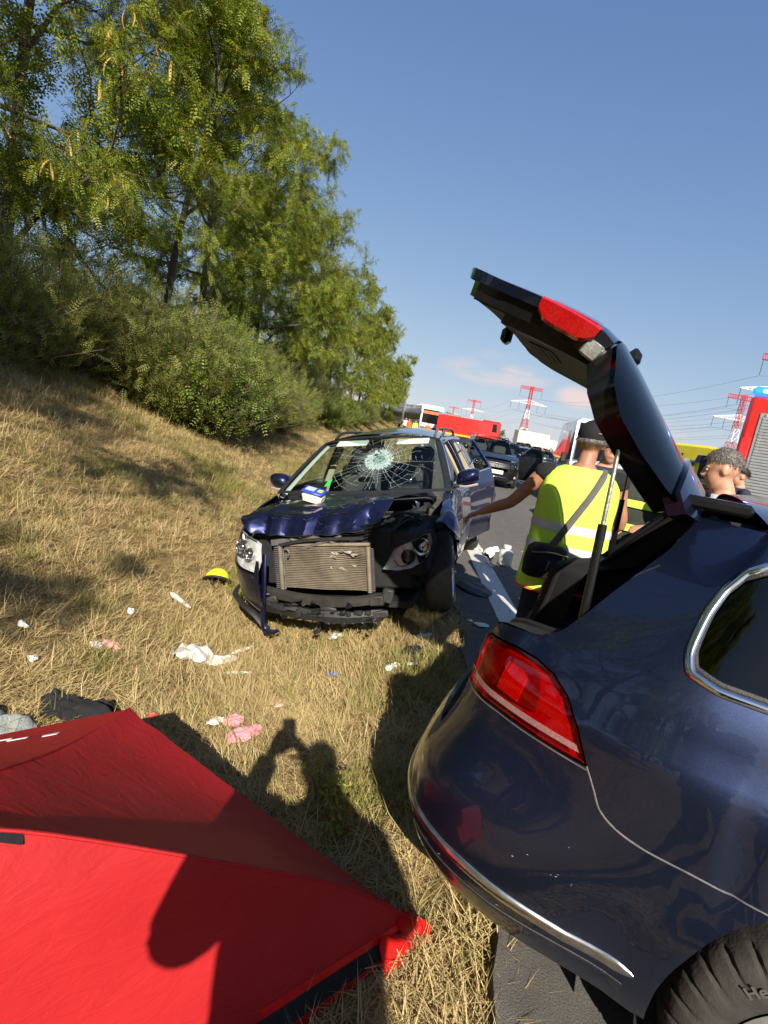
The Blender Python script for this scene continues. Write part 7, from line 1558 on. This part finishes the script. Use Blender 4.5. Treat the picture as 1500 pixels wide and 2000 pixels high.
# coach
def coach(name, label, loc, yaw, L=12., W=2.55, H=3.25, col=None):
    r = thing(name, label, 'bus', loc, (0, 0, yaw)); h = W/2; b = MB(); b.box((0, 0, .35+(H-.35)/2), (L, W, H-.35), bev=.16); b.build('body', col or M_whitep, r)
    b = MB(); b.prism(rounded([(-1.1, 1.25), (1.1, 1.25), (1.08, 2.75), (-1.08, 2.75)], .12, 4), .02, (L/2-.006, 0, 0), (0, 1, 0), (0, 0, 1)); b.build('windscreen', M_blkgl, r)
    b = MB(); b.box((L/2+.005, 0, 2.42), (.05, 2.2, .34), bev=.03); b.build('front_band', mat('bus_orange', (.75, .16, .05), .4), r); b = MB(); b.box((L/2+.01, 0, .62), (.06, 2.3, .42), bev=.04); b.build('front_bumper', M_greypl, r)
    for sg in (1, -1):
        for k in range(7): b = MB(); b.prism([(-L/2+.5+k*1.6, 1.5), (-L/2+1.95+k*1.6, 1.5), (-L/2+1.95+k*1.6, 2.75), (-L/2+.5+k*1.6, 2.75)], .012*sg, (0, -sg*(h+.002), 0), (1, 0, 0), (0, 0, 1)); b.build('side_window', M_blkgl, r)
        b = MB(); b.box((L/2+.02, sg*.9, .85), (.06, .36, .16), bev=.04); b.build('headlight', M_clearlens, r); b = MB(); b.box((L/2+.25, sg*(h+.1), 2.3), (.1, .14, .4), bev=.03); b.build('wing_mirror', M_blkpl, r)
        for xx_ in (L/2-2.4, -L/2+3.0): w = wheel(r, (xx_, -sg*(h-.15), .48), flip=sg < 0, key='std'); w.scale = (1.5,)*3
    return r
coach('bus', 'white coach with an orange band over its windscreen beyond the bank', (.95, 64, float(rise(64))), rad(-80))
coach('bus', 'dark-windowed bus stopped behind the white coach', (-1.4, 79, float(rise(79))), rad(-80), col=M_silver)
bx = thing('box_lorry', 'cream box lorry far down the road behind the queue', 'lorry', (25.5, 112, 1.2), rad(0) and (0, 0, 0) or (0, 0, rad(10)))
b = MB(); b.box((0, 0, 2.1), (7, 2.5, 2.9), bev=.05); b.build('cargo_box', mat('cream_box', (.62, .55, .44), .6), bx); b = MB(); b.box((4.6, 0, 1.5), (2.0, 2.3, 2.2), bev=.2); b.build('cab', M_whitep, bx)
for xx_ in (-2.2, 4.4):
    for sg in (1, -1): w = wheel(bx, (xx_, -sg*1.1, .48), flip=sg < 0, key='std'); w.scale = (1.5,)*3
# ------------------------------------------------------------------ pylons and lines
M_pred = mat('pylon_red', (.55, .05, .05), .6, var=.1); M_pwhite = mat('pylon_white', (.75, .74, .72), .6, var=.05); M_wire = mat('wire_grey', (.14, .15, .16), .6); M_insul = mat('insulator_dark', (.06, .07, .07), .4)
def strut(b, p, q, w, mi): b.tube([p, q], w, 4, mi=mi, caps=False)
def pylon_meshes():
    H = 56.; b = MB(); nz = 14; zs = np.linspace(0, H, nz); wd = np.interp(zs, [0, 26, 38, H], [4.6, 2.2, 1.35, 1.1])
    for k in range(nz-1):
        mi = 0 if (k//2) % 2 == 0 else 1; mi = 0 if k >= nz-4 else mi
        c0 = [np.array([sx*wd[k], sy*wd[k], zs[k]]) for sx, sy in ((1, 1), (-1, 1), (-1, -1), (1, -1))]; c1 = [np.array([sx*wd[k+1], sy*wd[k+1], zs[k+1]]) for sx, sy in ((1, 1), (-1, 1), (-1, -1), (1, -1))]
        for j in range(4): strut(b, c0[j], c1[j], .22, mi); strut(b, c0[j], c1[(j+1) % 4], .13, mi); strut(b, c0[(j+1) % 4], c1[j], .13, mi); strut(b, c1[j], c1[(j+1) % 4], .12, mi)
    tw = mesh_from('tower', np.vstack(b.v), b.f, [M_pred, M_pwhite], b.m, 40)
    def arm(half, z, dep, flip):
        b = MB(); n = 8
        for sy in (-1, 1):
            for k in range(2*n):
                x0, x1 = -half+half*k/n, -half+half*(k+1)/n; f0 = 1-abs(x0)/half; f1 = 1-abs(x1)/half
                if flip: lo = lambda f: z-dep*(.35+.65*(1-f)); hi = lambda f: z
                else: lo = lambda f: z; hi = lambda f: z+.4+dep*f
                y0, y1 = sy*(.3+1.0*f0), sy*(.3+1.0*f1)
                if flip: l0, l1, h0, h1 = z-dep, z-dep, z+0., z+0.
                else: l0, l1, h0, h1 = z, z, z+.35+dep*f0, z+.35+dep*f1
                strut(b, (x0, y0, l0), (x1, y1, l1), .17, 0); strut(b, (x0, y0, h0), (x1, y1, h1), .17, 0); strut(b, (x0, y0, l0), (x1, y1, h1), .10, 0); strut(b, (x0, y0, h0), (x0, y0, l0), .09, 0)
        return mesh_from('crossarm', np.vstack(b.v), b.f, M_pred if flip else M_pwhite, None, 40)
    ib = MB()
    for k in range(9): ib.lathe([(.02, -k*.72), (.22, -k*.72-.12), (.22, -k*.72-.42), (.02, -k*.72-.5)], 8, ax='z')
    ib.tube([(0, 0, 0), (0, 0, -6.6)], .06, 5); im = mesh_from('insulator', np.vstack(ib.v), ib.f, M_insul, None, 40)
    return tw, arm(10.8, 55.6, 2.4, True), arm(17., 40., 3.4, False), im
PY = pylon_meshes(); ATT = [(-10.4, 53.2), (10.4, 53.2), (-16.8, 40.), (16.8, 40.), (-9., 40.), (9., 40.)]
def pylon(x, y, yaw, label, z=0.):
    t = thing('pylon', label, 'pylon', (x, y, z), (0, 0, yaw), 'power pylons beyond the road'); link('tower', PY[0], t); link('crossarm', PY[1], t); link('crossarm', PY[2], t)
    for ax_, az_ in ATT: link('insulator', PY[3], t, loc=(ax_, 0, az_))
    return [np.array([x+ax_*math.cos(yaw), y+ax_*math.sin(yaw), z+az_-6.8]) for ax_, az_ in ATT]
a0 = pylon(151, 233, rad(8), 'red and white lattice pylon towering behind the fire engine', 1.2); a1 = pylon(104.6, 500, rad(4), 'red and white pylon standing clear above the queue of cars', 1.2); a2 = pylon(86.5, 800, rad(2), 'smaller pylon between the clear pylon and the bus', 1.2); a3 = pylon(79.5, 1100, rad(2), 'faint small pylon just above the far fire engine', 1.2); b0 = pylon(206, 347, rad(6), 'pylon whose crossarm shows over the fire engine roof', 1.2)
far_a = [p+np.array([-15, 330, 0]) for p in a3]; near_a = [p+np.array([50, -290, 0]) for p in a0]; b1 = [p+np.array([-45, 330, 0]) for p in b0]; bm = [p+np.array([50, -300, 0]) for p in b0]
CH = ((near_a, a0, a1, a2, a3), (bm, b0, b1)); SPAN = (('reaching the towering pylon by the fire engine', 'from the towering pylon to the clear one', 'from the clear pylon to the smaller one', 'from the smaller pylon to the faint one'), ('reaching the pylon over the fire engine roof', 'leaving the pylon over the fire engine roof'))
for chain in CH:
    for nsp, (p, q) in enumerate(zip(chain[:-1], chain[1:])):
        for k in range(6):
            u = np.linspace(0, 1, 22); P_ = p[k]+(q[k]-p[k])*u[:, None]; P_[:, 2] -= 4*9.*u*(1-u); o = MB().tube(P_, .055, 4, caps=False).build('power_line', M_wire, None, smooth=180); tag(o, ('top wire on the road side', 'top wire on the field side', 'lower outer wire on the road side', 'lower outer wire on the field side', 'lower inner wire on the road side', 'lower inner wire on the field side')[k]+' '+SPAN[id(chain) == id(CH[1])][nsp], 'cable', 'power lines between the pylons')
# far trees and hedges beyond the road
def far_tree(x, y, s, label, v=1, r=0.):
    t = thing('far_tree', label, 'tree', (x, y, 1.1), (0, 0, r), 'trees far across the fields'); t.scale = (s, s, s*.8); link('trunk', TM[v][0], t); link('crown', TM[v][1], t)
for k, (x, y, s) in enumerate([(4.5, 180, .85), (8, 175, .8), (13, 190, .9), (40, 236, .8), (48, 230, .9), (60, 240, 1.), (95, 260, .9), (140, 300, 1.)]): far_tree(x, y, s, ORD[k]+' distant tree across the fields counted from the bus', 1+k % 2, k*1.1)
